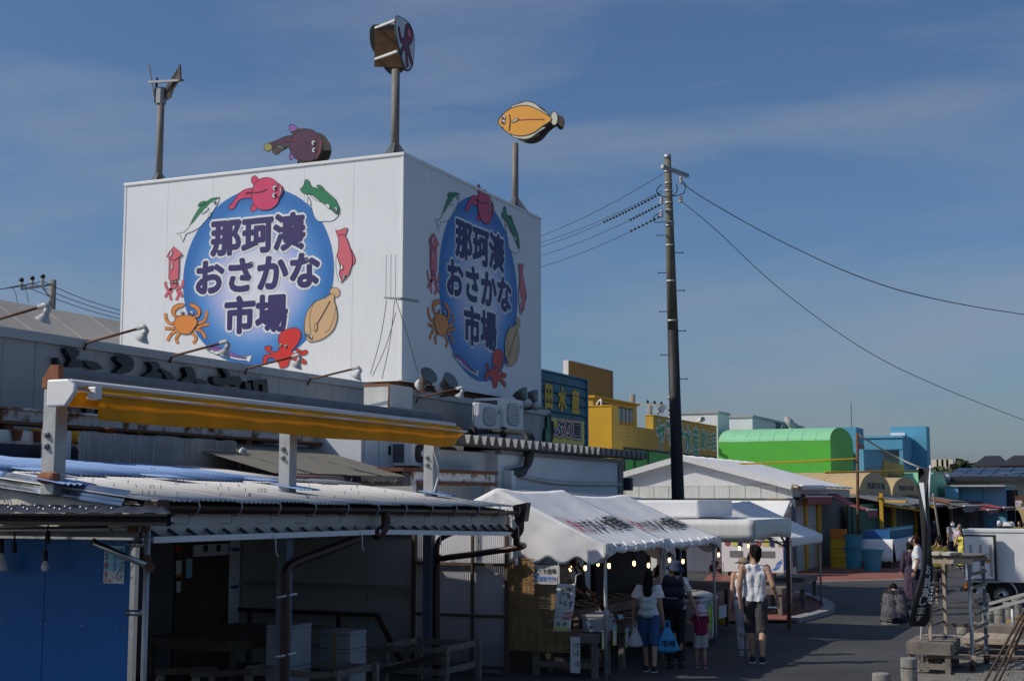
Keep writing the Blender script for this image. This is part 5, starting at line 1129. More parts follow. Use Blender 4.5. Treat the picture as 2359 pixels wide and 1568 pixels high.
# white box buildings
for k, (xa, xb, yt_, xe_, Y, l_) in enumerate(((1540,1653,949,1680,88,'plain white block between the yellow shop and the second white block'),(1675,1733,957,1850,94,'white block with dark letters on its shaded side above the green vault'))):
    a0, a1 = hy(xa, yt_, Y), hy(xb, yt_, Y); yb = hx(xe_, 965, a1.x).y; t = thing('white_block', l_, 'building', ((a0.x+a1.x)/2, (Y+yb)/2, 0))
    obj('wall', B().box(a0.x, a1.x, Y, min(yb, Y+40), 0, a0.z-.15), 'white', t); obj('coping', B().box(a0.x-.08, a1.x+.08, Y-.08, min(yb, Y+40)+.08, a0.z-.15, a0.z), 'cap_grey', t)
    if k:
        for i, ch in enumerate('おさかな'): c0, c1 = hx(1788+i*18-i*i*1.3, 968+i*2, a1.x+.05), hx(1800+i*18-i*i*1.3, 985, a1.x+.05); lettering(t, ch, (a1.x+.04, c0.y, c1.z-.3), (0,1,0), (0,0,1), c1.y-c0.y, c0.z-c1.z+.3, 'ink', .05)
b = B(); c = hx(1822, 974, -20); b.lathe(c, [(.6,0),(.54,.08),(.28,.2),(.05,.24)], 16, (-.75,.2,-.5)); b.tube([c, c+Vector((-.3,.2,-1.4))], .08, 6); tag(obj('dish_aerial', b, 'lamp_white', smooth=True), 'dish aerial above the green vault', 'aerial')
# barrel vaults: axis across the street, arch towards it
def vault(name, label, Yw, xl, xr, zw, zc, depth, m_wall, m_roof, m_end, z0=0.0, ribs=8, text=None, seg=20):
    t = thing(name, label, 'vaulted hall', ((xl+xr)/2, Yw+depth/2, z0))
    obj('wall', B().box(xl, xr-.1, Yw, Yw+depth, z0, zw), m_wall, t)
    arch = [(Yw+depth/2-math.cos(math.pi*i/seg)*(depth/2), zw+math.sin(math.pi*i/seg)*(zc-zw)) for i in range(seg+1)]
    for k in range(ribs):
        xa, xb = xl+(xr-xl)*k/ribs, xl+(xr-xl)*(k+1)/ribs; b = B(); vs = []
        for j, x in enumerate((xa+.01, (xa+xb)/2, xb-.01)):
            for y, z in arch: vs.append((x, y, z+.012))
        n = seg+1; b.add(vs, [(j*n+i, j*n+i+1, (j+1)*n+i+1, (j+1)*n+i) for j in range(2) for i in range(seg)]); obj('roof_panel', b, m_roof, t, False, solid=.02)
    b = B(); poly = [(xr-.098, y, z) for y, z in arch]; poly = [(xr-.098, Yw, z0)]+poly+[(xr-.098, Yw+depth, z0)]; b.prism(poly, (.1,0,0)); obj('arch_end', b, m_end, t)
    if text: lettering(t, text, (xr+.01, Yw+depth*.22, zw+(zc-zw)*.25), (0,1,0), (0,0,1), depth*.56, (zc-zw)*.3, 'ink', .03)
    return t
Yg = 86.0; a0, a1 = hy(1655, 1018, Yg), hy(1912.5, 1014, Yg); dg = hx(1965, 1020, a1.x).y-Yg
vault('green_vault', 'bright green vaulted hall with a pale green curved roof', Yg, a0.x, a1.x, hy(1912,1014,Yg).z, hx(1940,986,a1.x).z, dg, 'green_bright', 'green_pale', 'green_bright', ribs=8)
XV = -11.4
def arch_at(pl, pr, ptop, pbot, label, len_, cols, text):
    a0, a1 = hx(pl, pbot, XV), hx(pr, pbot, XV); return vault('beige_vault', label, a0.y, XV-len_, XV, a0.z, hx((pl+pr)/2-2, ptop, XV).z, a1.y-a0.y, *cols, z0=0, ribs=5, text=text)
arch_at(1980, 2053, 1088, 1138, 'larger beige vaulted hall behind the red awning', 9, ('arch_beige','arch_beige','arch_beige'), '海鮮市場')
arch_at(2056, 2116, 1100, 1139, 'smaller beige vaulted hall to the right of the larger one', 5, ('arch_beige','arch_beige','arch_beige'), '海鮮市場')
Yv = 92.; a0, a1 = hy(2030,1125,Yv), hy(2138,1125,Yv); vault('green_vault', 'pale green vaulted hall behind the smaller beige vault', Yv, a0.x, a1.x, hy(2138,1118,Yv).z, hx(2160,1088,a1.x).z, hx(2181,1120,a1.x).y-Yv, 'green_bright', 'green_pale', 'green_pale', ribs=5)
# blue buildings
Yb = 118.; P_ = lambda x, y: hy(x, y, Yb)
t = thing('blue_building', 'sky blue concrete building with a tall block and an open porch', 'building', (P_(2060,1000).x, Yb+5, 0))
c0, c1, cL = P_(2034, 983), P_(2119, 983), P_(1990, 1009); yb2 = hx(2127, 985, c1.x).y
obj('tower_block', B().box(c0.x, c1.x, Yb+4, yb2+4, 0, hy(2034,983,Yb+4).z), 'sky_blue', t)
pr = P_(2087, 1080).x; zl1, zl0 = P_(2040,1010).z, P_(2040,1036).z
obj('lintel', B().box(cL.x, pr+.002, Yb-1.5, Yb+4, zl0, zl1), 'sky_blue', t); xp = P_(2079,1080).x; obj('pier', B().box(xp, pr, Yb-1.45, Yb+12, 0, zl0-.002), 'sky_blue', t); obj('back_wall', B().box(cL.x, xp, Yb+3.5, Yb+3.9, 0, zl0), 'wall_tan', t)
c = P_(2052,1000); obj('vent', B().box(c.x-.6, c.x+.6, Yb+3.9, Yb+3.98, c.z-.3, c.z+.3), 'white', t); obj('roof_slab', B().box(cL.x, pr+.1, Yb-1.6, Yb+3.9, zl1+.002, zl1+.2), 'sky_blue2', t)
b = B()
for px in (2101, 2107): c = hx(px, 1080, pr+.05); b.box(pr+.003, pr+.25, c.y-.15, c.y+.15, 0, zl0-.5)
obj('downpipe', b, 'sky_blue', t)
t = thing('blue_sign_tower', 'slim blue tower with a poster strip beside the green vault', 'tower', (P_(1978,1000).x, 80, 0)); Y8 = 104.; s0, s1 = hy(1962,985,Y8), hy(1972,983,Y8); e = hx(1989, 990, s1.x)
obj('wall', B().box(s0.x-3, s1.x, Y8, e.y, 0, s1.z), 'sky_blue', t); obj('poster', B().box(s1.x+.002, s1.x+.03, Y8+1.0, Y8+3.2, 1, s1.z-1.2), 'art_maroon', t); b = B(); b.tube([(s0.x,Y8,s1.z),(s0.x,Y8,s1.z+1.8)], .04, 5); obj('rod', b, 'steel', t); obj('floodlight', B().box(s0.x-.8, s0.x+.2, Y8-.6, Y8-.1, s1.z-2.4, s1.z-1.9), 'black', t)
t = thing('blue_shop_sign', 'low blue shop wall with yellow letters', 'sign wall', hx(2010,1080,-13.5)); a0, a1 = hx(1989, 1034, -13.5), hx(2034, 1044, -13.5); zb = hx(1989,1090,-13.5).z
obj('wall', B().box(-13.9, -13.5, a0.y, a1.y, 0, a0.z), 'sky_blue', t); lettering(t, '地魚料理　海鮮丼', (-13.48, a0.y+(a1.y-a0.y)*.15, a0.z-1.9), (0,1,0), (0,0,1), (a1.y-a0.y)*.8, .9, 'yellow_letter', .03)
t = thing('yellow_shop_sign', 'yellow signboard with dark letters right of the blue sign wall', 'sign', hx(2060,1080,-13.4)); a0, a1 = hx(2036, 1062, -13.4), hx(2083, 1069, -13.4)
obj('board', B().box(-13.6, -13.4, a0.y, a1.y, 0, a0.z), 'ply_yellow', t); lettering(t, '海鮮食事処市場', (-13.38, a0.y+(a1.y-a0.y)*.15, a0.z-1.5), (0,1,0), (0,0,1), (a1.y-a0.y)*.8, .8, 'ink', .02)
t = thing('blue_container', 'plain sky blue box building in front of the solar-roofed house', 'building', (0, 105, 0)); Yc = 98.; a0, a1 = hy(2182,1121,Yc), hy(2315,1120,Yc); am = hy(2212,1120,Yc).x
for xa, xb in ((a0.x, am-.02), (am+.0, (am+a1.x)/2-.02), ((am+a1.x)/2+.02, a1.x)): obj('wall', B().box(xa, xb, Yc+(0 if xa > a0.x else -1.2), Yc+7, 0, a0.z), 'sky_blue2', t)
obj('coping', B().box(a0.x-.1, a1.x+.1, Yc-1.3, Yc+7.1, a0.z, a0.z+.12), 'cap_grey', t); obj('duct', B().box(a1.x+.02, a1.x+.5, Yc+1, Yc+1.6, 1.0, a0.z-.2), 'ink', t)
# white hall with low-pitched canvas roof
YH = 47.8; XH = -10.5; ap = hy(1575, 1048, YH); er_ = hy(1830, 1118, YH); zf = hy(1700, 1119, YH).z
hl = thing('white_hall', 'white low-pitched hall with shutters and yellow posts along the street', 'building', (-14, 50, 0))
yb = hx(1951, 1130, XH).y; xw = XH; xlw = 2*ap.x-xw
obj('front_wall', B().box(xlw, xw-.02, YH+.05, YH+.2, 0, zf-.45), 'white', hl)
nb = 14
for i in range(nb): obj('fascia_panel', B().box(xlw+(xw-xlw)*i/nb+.01, xlw+(xw-xlw)*(i+1)/nb-.01, YH-.06, YH+.04, zf-.42, zf), 'white_dirty', hl)
b = B(); b.prism([(xlw, YH, zf+.01), (xw, YH, zf+.01), (ap.x, YH, ap.z-.02)], (0,.06,0)); obj('gable', b, 'canvas_white', hl)
for sx in (1, -1):
    b = B(); n_ = 10
    b.grid(lambda u, v: (ap.x+sx*(xw+.25-ap.x)*u, YH-.25+(yb-YH+.25)*v, ap.z+(zf+.02-ap.z)*u*1.03-.03*math.sin(math.pi*u)-.02*math.sin(v*8*math.pi)**2), 12, 40); obj('roof_canvas', b, 'canvas_white', hl, True, solid=.03)
b = B()
for sx in (1, -1): b.bar((ap.x, YH-.26, ap.z-.1), (ap.x+sx*(xw-ap.x), YH-.26, zf-.03), .02, .2)
obj('gable_band', b, 'canvas_white', hl)
for i in range(12): obj('eave_panel', B().box(XH-.1, XH+.12, YH+(yb-YH)*i/12+.02, YH+(yb-YH)*(i+1)/12-.02, zf-.38, zf-.06), 'cap_grey', hl)
obj('side_wall', B().box(XH-.3, XH-.15, YH+.21, yb, 0, zf-.1), 'shutter_dark', hl)
b = B(); b.box(xlw, xw+.0, YH-.5, YH+.04, zf-1.0, zf-.5); 
b2 = B(); b2.hexa([(ap.x-2,YH-1.2,zf-1.1),(xw-.1,YH-1.2,zf-1.1),(xw-.1,YH-.08,zf-.85),(ap.x-2,YH-.08,zf-.85)], [(ap.x-2,YH-1.2,zf-1.05),(xw-.1,YH-1.2,zf-1.05),(xw-.1,YH-.08,zf-.5),(ap.x-2,YH-.08,zf-.5)]); obj('porch_canvas', b2, 'canvas_white', hl)
xs_ = lambda px: hx(px, 1250, XH-.1).y
for pa, pb in ((1829,1852),(1859,1881)):
    sl = None; ya, yb_ = xs_(pa), xs_(pb)
    for i in range(26):
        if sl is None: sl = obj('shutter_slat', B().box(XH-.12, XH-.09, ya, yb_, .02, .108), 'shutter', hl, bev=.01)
        else: share('shutter_slat', sl, hl, (0,0,i*.095))
for pa, pb in ((1853,1858),(1882,1890)): obj('post', B().box(XH-.13, XH-.03, xs_(pa), xs_(pb), 0, zf-.45), 'yellow_deep', hl)
obj('corner_post', B().box(XH-.05, XH+.08, YH-.12, YH+.04, 0, zf-.46), 'beam_blue', hl)
# red awnings on the hall side
def awning(label, y0, y1, X0, z0, X1, z1, val, m_='awn_red', dip=.05):
    t = thing('shop_awning', label, 'awning', ((X0+X1)/2, (y0+y1)/2, z1-val), 'awnings along the shops')
    b = B(); b.grid(lambda u, v: (X0+(X1-X0)*v, y0+(y1-y0)*u, z0+(z1-z0)*v-dip*math.sin(math.pi*v)), 16, 8); obj('canopy', b, m_, t, True, solid=.015)
    b = B(); n = 48; vs = [(X1+.01, y0+(y1-y0)*i/n, z1-(0 if k == 0 else val*(.82+.18*abs(math.sin(i/n*14*math.pi))))) for k in (0,1) for i in range(n+1)]; b.add(vs, [(i, i+1, n+2+i, n+1+i) for i in range(n)]); obj('valance', b, m_, t, solid=.01)
    b = B(); b.tube([(X1,y0-.05,z1+.01),(X1,y1+.05,z1+.01)], .03, 6); b.ball((X1,y0-.06,z1+.01), .06); obj('front_bar', b, 'awn_white', t, True); b = B(); b.bar((X0,y0+.1,z0-.25), (X1-.05,y0+.1,z1-.03), .05); b.bar((X0,y1-.1,z0-.25), (X1-.05,y1-.1,z1-.03), .05); obj('arm', b, 'steel', t); return t
za = hx(1838,1135,XH+.2).z
awning('short dark red awning folded back over the hall shutters', xs_(1833), xs_(1890), XH+.05, za+.05, XH+.35, za-.12, .28)
p0 = hx(1893,1133,XH); f0, f1 = hz(1962,1176,za-.62), hz(2028,1174,za-.62)
awning('long red awning stretched out over the shop front', xs_(1896), f1.y, XH+.05, za+.05, (f0.x+f1.x)/2, za-.62, .3, dip=.12)
obj('awning_cassette', (lambda b: b.tube([(XH+.2,xs_(1833)-.3,za+.2),(XH+.2,f1.y-3,za+.2)], .11, 10))(B()), 'awn_white', hl, True)
# street stalls beyond: dark back wall, posts, mesh, roofs
sw = thing('stall_row', 'row of dark shop fronts with yellow posts under patched roofs', 'shops', (-12, 75, 0))
yS = lambda px, X=-10.9: hx(px, 1250, X).y
obj('back_wall', B().box(-11.3, -11.0, xs_(1892), 130, 0, 2.6), 'dark', sw)
for i, (pa, pb, m_) in enumerate(((1917,1923,'orange'),(1934,1939,'orange'),(1940,1954,'wood_brown'),(2056,2064,'yellow_deep'),(2108,2114,'yellow_deep'))): obj('post', B().box(-11.0, -10.85, yS(pa), yS(pb), 0, 2.55), m_, sw)
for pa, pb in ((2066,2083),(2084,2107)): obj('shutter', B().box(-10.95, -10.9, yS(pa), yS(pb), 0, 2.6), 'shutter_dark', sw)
obj('shutter', B().box(-10.96, -10.92, yS(1924), yS(1932), .8, 2.6), 'shutter', sw)
b = B(); zr_ = hx(2000,1165,-9.6).z
obj('fascia_board', B().box(-10.85, -10.8, yS(2040), yS(2200), 2.1, 2.55), 'yellow_deep', sw)
for k, (pa, pb, m_, z_) in enumerate(((1975,2010,'sheet_grey',0),(2011,2060,'sheet_grey',.05),(2061,2105,'polycarb',-.03),(2106,2140,'rust_orange',.05),(2142,2200,'sheet_brown',-.02),(2202,2235,'sheet_brown',.0),(2237,2290,'sheet_white',.04))):
    b = B(); ya, yb_ = yS(pa), yS(pb); b.hexa([(-11.2,ya,2.66+z_),(-9.0,ya,2.22+z_),(-9.0,yb_,2.22+z_),(-11.2,yb_,2.66+z_)], [(-11.2,ya,2.7+z_),(-9.0,ya,2.26+z_),(-9.0,yb_,2.26+z_),(-11.2,yb_,2.7+z_)]); obj('roof_panel', b, m_, sw)
for i in range(9): b = B(); y = yS(1975)+i*5.2; b.bar((-9.0,y,2.17), (-9.0,y+5.0,2.17), .06, .12); obj('eave_plank', b, 'wood_grey', sw)
for i in range(7): b = B(); y = yS(1990)+i*7; b.bar((-11,y,2.58), (-8.7,y+.4,2.12), .06, .1); obj('rafter', b, 'yellow_deep' if i % 2 else 'wood_grey', sw)
yP = hx(2032,1200,-9.0).y; obj('front_post', B().box(-9.08, -8.94, yP-.08, yP+.08, 0, 2.75), 'yellow_deep', sw); b = B(); b.bar((-9.0,yP,2.45), (-7.9,yP-.9,2.42), .09, .06); b.bar((-9.0,yP,2.3), (-7.6,yP+1.2,2.05), .09, .06); b.bar((-9.0,yP-1.2,2.52), (-9.0,yP+.6,2.56), .05, .1); obj('cross_piece', b, 'yellow_deep', sw)
# green mesh cage
m0, m1 = yS(1965,-10.2), yS(2026,-10.2); cg = thing('mesh_cage', 'tall green wire mesh stand under the red awning', 'mesh stand', (-10.2, (m0+m1)/2, 0))
b = B()
for i in range(26): y = m0+(m1-m0)*i/25; b.box(-10.205, -10.195, y-.012, y+.012, .5, 2.3)
for i in range(16): z = .5+1.8*i/15; b.box(-10.21, -10.19, m0, m1, z-.012, z+.012)
stuff(obj('wire_mesh', b, 'mesh_green', cg)); obj('backing', B().box(-10.4, -10.35, m0, m1, .4, 2.3), 'mesh_green', cg)
b = B()
for y in (m0, m1): b.box(-10.25, -10.15, y-.05, y+.05, 0, 2.35)
obj('upright', b, 'mesh_green', cg)
# crates, bins, white covered counter
def crate(c, w_, d_, h, m_, label, group):
    t = thing('crate', label, 'crate', c, group); b = B(); x, y, z = c
    for s_ in (-1, 1): b.box(x+s_*w_/2-.015, x+s_*w_/2+.015, y-d_/2, y+d_/2, z, z+h); b.box(x-w_/2+.016, x+w_/2-.016, y+s_*d_/2-.015, y+s_*d_/2+.015, z, z+h)
    b.box(x-w_/2+.016, x+w_/2-.016, y-d_/2+.016, y+d_/2-.016, z, z+.02); obj('body', b, m_, t); b = B()
    for k in range(3): b.box(x-w_/2-.02, x+w_/2+.02, y-d_/2-.024, y-d_/2-.016, z+h*(.2+.3*k), z+h*(.26+.3*k))
    obj('rim', b, m_, t)
c = hz(1934,1307); 
for k in range(4): crate((c.x, c.y, k*.36), .52, .4, .34, 'crate_yellow' if k < 3 else 'orange', ['bottom yellow crate of the stack by the orange post','second yellow crate of the stack by the orange post','third yellow crate of the stack by the orange post','topmost orange crate of the stack by the orange post'][k], 'crates by the orange post')
c = hz(1978,1306); 
for k, (dx, m_) in enumerate(((0,'crate_red'),(.9,'crate_red'))): crate((c.x+dx*.3, c.y+dx, 0), .5, .45, .34, m_, ('nearer','farther')[k]+' dark red crate under the blue tubs', 'red crates')
def bin_(c, r0, r1, h, m_, label): b = B(); b.lathe(c, [(r0,0),(r1,h*.93),(r1*1.08,h*.93),(r1*1.08,h),(r1*.95,h),(r1*.9,h*.9),(r0*.8,.03)], 18); return tag(obj('bin', b, m_, smooth=False), label, 'bin', 'blue bins by the shops')
c = hz(1962,1307); bin_(c, .36, .44, .75, 'bin_blue', 'lower wide blue bin beside the yellow crates'); bin_(Vector((c.x,c.y,.76)), .38, .44, .45, 'bin_blue', 'upper wide blue tub stacked on the blue bin'); bin_(hz(2010,1316), .26, .38, .78, 'bin_blue', 'single tapered blue bin left of the white covered counter')
c = hz(1992,1303); tag(obj('blue_tub', B().cbox((c.x,c.y,.75), .5, 1.6, .2), 'tub_blue', bev=.02), 'long bright blue tub on the table under the mesh', 'tub'); tag(obj('stall_table', B().cbox((c.x,c.y,.0), .6, 2.2, .72), 'wood_dark', bev=.01), 'dark table under the bright blue tub', 'table')
k0, k1 = hz(2047,1308), hz(2150,1302); wc = thing('covered_counter', 'counter draped with a white sheet and topped by a blue mesh basket', 'counter', (k0+k1)/2)
xa, xb, ya, yb_ = k0.x-.9, k0.x+.1, k0.y, k0.y+6.5
b = B(); n = 40; b.grid(lambda u, v: (xa-.1+(xb-xa+.2)*u, ya-.25*v-.02, 1.05+(.22-1.05)*v+(.05*abs(math.sin(u*16)) if v > .99 else 0)), 30, 4); b.grid(lambda u, v: (xb+.1+.1*v, ya+(yb_-ya)*u, 1.05+(.22-1.05)*v+(.06*abs(math.sin(u*30)) if v > .99 else 0)), 60, 4); obj('drape', b, 'canvas_white', wc, True, solid=.01)
obj('counter', B().box(xa, xb, ya, yb_, 0, 1.02), 'wood_dark', wc); obj('basket', B().box(xa+.05, xb-.05, ya+.05, yb_-.3, 1.03, 1.36), 'tub_blue', wc); b = B()
for i in range(30): y = ya+.05+(yb_-ya-.4)*i/29; b.box(xb-.048, xb-.035, y-.02, y+.02, 1.03, 1.42)
b.box(xb-.05, xb-.03, ya, yb_-.25, 1.4, 1.46); obj('basket_rail', b, 'bin_blue', wc)
# far fronts right of the flag
t = thing('grey_shop', 'dark shop front under a patched striped awning at far right', 'shop', (-8, 95, 0)); yq0, yq1 = yS(2150,-8.4), yS(2290,-8.4)
awning('yellow-grey striped shop awning beyond the flag', yS(2192,-8.6), yS(2235,-8.6), -8.7, 2.3, -7.9, 2.15, .35, 'sheet_brown'); awning('pale red awning beyond the striped one', yS(2262,-7.6), yS(2292,-7.6), -8.6, 2.2, -7.2, 1.9, .2); awning('dark red awning nearest the right edge', yS(2296,-7.4), yS(2325,-7.4), -8.4, 2.2, -6.9, 2.0, .2)
obj('wall', B().box(-9.2, -9.0, yS(2195,-9), 160, 0, 2.4), 'wood_dark', t); obj('opening', B().box(-8.99, -8.95, yS(2200,-9), yS(2240,-9), 0, 2.0), 'dark', t)
for k in range(4): obj('post', B().box(-8.9, -8.75, yS(2195,-8.8)+k*9, yS(2195,-8.8)+k*9+.15, 0, 2.2), 'wood_grey', t)
# houses and wood on the rise behind
Yh = 130.; P_ = lambda x, y, Y=Yh: hy(x, y, Y)
t = thing('solar_house', 'beige two-storey house with a dark roof of solar panels', 'house', (P_(2270,1150).x, Yh+5, 0))
xa, xb = P_(2172,1120).x, P_(2420,1120).x; z0, z1 = P_(2200,1103).z, P_(2200,1084, Yh+5).z
obj('wall', B().box(xa+.5, xb, Yh+.8, Yh+10, 0, z0), 'wall_tan', t); rf = obj('roof', (lambda b: b.hexa([(xa-.3,Yh-.4,z0-.2),(xb,Yh-.4,z0-.2),(xb,Yh+5.5,z1),(xa+.6,Yh+5.5,z1)], [(xa-.3,Yh-.4,z0+.1),(xb,Yh-.4,z0+.1),(xb,Yh+5.5,z1+.2),(xa+.6,Yh+5.5,z1+.2)]))(B()), 'roof_dark', t)
for i in range(7):
    for j in range(3):
        u0, u1 = i/7+.004, (i+1)/7-.008; v0, v1 = j/3+.02, (j+1)/3-.015; f = lambda u, v: (xa+.3+(xb-xa-.3)*u+.6*v, Yh-.2+5.3*v, z0+.16+(z1-z0+.1)*v); b = B(); b.add([f(u0,v0), f(u1,v0), f(u1,v1), f(u0,v1)], [(0,1,2,3)]); obj('solar_panel', b, 'solar', rf, solid=.03)
for pa, pb, ya, yb_ in ((2204,2236,1131,1145),(2240,2278,1131,1145),(2297,2342,1128,1148),(2328,2346,1129,1170)):
    c0, c1 = P_(pa, ya, Yh+.75), P_(pb, yb_, Yh+.75); wn = obj('window', B().box(c0.x, c1.x, Yh+.72, Yh+.79, c1.z, c0.z), 'wood_dark', t); obj('pane', B().box(c0.x+.15, (c0.x+c1.x)/2-.08, Yh+.69, Yh+.71, c1.z+.12, c0.z-.12), 'glass', wn); obj('pane', B().box((c0.x+c1.x)/2+.08, c1.x-.15, Yh+.69, Yh+.71, c1.z+.12, c0.z-.12), 'glass', wn)
c = P_(2287,1135,Yh+.2); obj('outdoor_unit', B().box(c.x-.55, c.x+.55, Yh+.1, Yh+.6, c.z-.4, c.z+.4), 'ac_white', t); b = B(); b.lathe((c.x-.05,Yh+.09,c.z), [(.3,0),(.28,.03)], 16, (0,-1,0)); obj('fan', b, 'ac_grille', t)
c = P_(2178,1100,Yh-.5); b = B(); b.lathe(c, [(.5,0),(.45,.05),(.2,.18)], 16, (.4,.8,.2)); obj('dish', b, 'white', t, True)
b = B()
for i in range(16): c = P_(2334+i*2, 1168, Yh-.5); b.box(c.x-.03, c.x+.03, Yh-.55, Yh-.5, c.z, c.z+.9)
c0, c1 = P_(2330,1160,Yh-.5), P_(2365,1160,Yh-.5); c = P_(2334,1168,Yh-.5); b.box(c0.x, c1.x, Yh-.56, Yh-.48, c.z+.9, c.z+1.0); obj('balcony_rail', b, 'rusty_brown', t)
t = thing('hours_board', 'red and white shop board with opening hours at the right edge', 'sign', P_(2340,1200,115)); c0, c1 = P_(2315,1152,115), P_(2353,1168,115); obj('board', B().box(c0.x, c1.x, 115, 115.1, c1.z, c0.z), 'awn_red', t); lettering(t, '営業時間', (c0.x+.4, 114.98, c1.z+.3*(c0.z-c1.z)+.15), (1,0,0), (0,0,1), (c1.x-c0.x)*.7, .22, 'white', .03); lettering(t, '7:00-16:00', (c0.x+.15, 114.98, c1.z+.05), (1,0,0), (0,0,1), (c1.x-c0.x)*.85, .3, 'white', .03)
t = thing('cream_shop', 'cream shop wall with two small grey vaults at the right edge', 'building', P_(2340,1200,116)); c0 = P_(2316,1168,116); obj('wall', B().box(c0.x, c0.x+7, 116, 122, 0, c0.z), 'wall_cream', t); obj('lower_wall', B().box(c0.x-.3, c0.x+7, 114.5, 115.9, 0, c0.z-1.9), 'wall_tan', t)
for k, px in enumerate((2337,2350)): c = P_(px,1182,114); b = B(); b.prism([(c.x+.55*math.cos(math.pi*i/12), 114, c.z-.9+1.3*math.sin(math.pi*i/12)) for i in range(13)]+[(c.x-.55,114,c.z-2.6),(c.x+.55,114,c.z-2.6)], (0,.4,0)); obj('vault_front', b, 'arch_beige', t)
for k, (xa_, xb_, yr, ye_, yw, Y, l_) in enumerate(((2238,2318,1049,1073,1090,170,'distant house with a dark hipped roof, left of two'),(2300,2400,1048,1072,1092,160,'distant house with a dark hipped roof, cut by the right edge'))):
    c0, c1, c2 = P_(xa_, ye_, Y), P_(xb_, ye_, Y), P_((xa_+xb_)/2, yr, Y+5); t = thing('hip_house', l_, 'house', ((c0.x+c1.x)/2, Y+5, 0)); obj('wall', B().box(c0.x+.8, c1.x-.8, Y+.8, Y+10, 0, c0.z), 'wall_tan' if k == 0 else 'brown_panel', t)
    b = B(); m_ = (c0.x+c1.x)/2; hw = (c1.x-c0.x)*.22; b.add([(c0.x,Y,c0.z),(c1.x,Y,c0.z),(c1.x,Y+11,c0.z),(c0.x,Y+11,c0.z),(m_-hw,Y+5.5,c2.z),(m_+hw,Y+5.5,c2.z)], [(0,1,5,4),(1,2,5),(2,3,4,5),(3,0,4),(3,2,1,0)]); obj('roof', b, 'roof_dark', t)
    for i in range(5): x = c0.x+1.6+(c1.x-c0.x-3.4)*i/5; wn = obj('window', B().box(x, x+1.0, Y+.72, Y+.79, c0.z-2.2, c0.z-.8), 'white', t); obj('pane', B().box(x+.1, x+.9, Y+.69, Y+.71, c0.z-2.1, c0.z-.9), 'glass', wn)
    obj('lower_roof', B().hexa([(c0.x,Y-3,c0.z-3.2),(c1.x-4,Y-3,c0.z-3.2),(c1.x-4,Y+.7,c0.z-2.4),(c0.x,Y+.7,c0.z-2.4)], [(c0.x,Y-3,c0.z-3.0),(c1.x-4,Y-3,c0.z-3.0),(c1.x-4,Y+.7,c0.z-2.2),(c0.x,Y+.7,c0.z-2.2)]), 'roof_dark', t)
t = thing('concrete_block', 'distant pale concrete building with four corner posts', 'building', P_(2170,1080,260)); c0, c1 = P_(2153,1066,260), P_(2189,1066,260); obj('wall', B().box(c0.x, c1.x, 260, 268, 0, c0.z), 'wall_cream', t)
for px in (2154, 2166, 2177, 2188): c = P_(px,1058,259); obj('post', B().box(c.x-.6, c.x+.6, 258.6, 259.8, 0, c.z), 'wall_cream', t)
obj('annex', B().box(c0.x-5, c1.x-3, 252, 258, 0, P_(2160,1078,252).z), 'white', t)
b = B()                                                   # far wood along the rise
for i in range(2600):
    px = random.uniform(2120, 2300); Y = random.uniform(180, 230); top = 1082+8*math.sin(px*.05)+5*math.sin(px*.13)-(6 if 2195 < px < 2225 else 0); c = hy(px, random.uniform(top, 1128), Y); s_ = random.uniform(.5, 1.1)
    n_ = Vector((random.uniform(-1,1), random.uniform(-1,1), random.uniform(-.4,1))).normalized(); u_ = n_.orthogonal().normalized(); v_ = n_.cross(u_)
    b.add([c+u_*s_, c+v_*s_, c-u_*s_, c-v_*s_], [(0,1,2,3)])
o = obj('far_wood', b, 'far_tree'); stuff(o); tag(o, 'dark green wood on the rise between the far houses', 'wood')
for k, (px, py, Y) in enumerate(((2201,1068,190),(2262,1062,185),(2238,1066,210))):
    c = hy(px, py, Y); t = thing('far_pole', ['distant power pole over the wood, leftmost', 'distant power pole in front of the hipped house', 'small distant power pole between the other two'][k], 'utility pole', (c.x, c.y, 0)); b = B(); b.tube([(c.x,Y,0),(c.x,Y,c.z)], .2, 6); obj('pole', b, 'concrete', t); b = B(); b.bar((c.x-1.2,Y,c.z-.5), (c.x+1.2,Y,c.z-.5), .15); b.bar((c.x-1,Y,c.z-1.3), (c.x+1,Y,c.z-1.3), .15); obj('crossarm', b, 'steel', t)
# hill ground under the far houses
b = B(); b.grid(lambda u, v: (-40+160*u, 140+160*v, -.5+3.8*min(1, v*2.2)), 8, 6); struct(obj('rise', b, 'far_tree', loc=(0,0,0)))
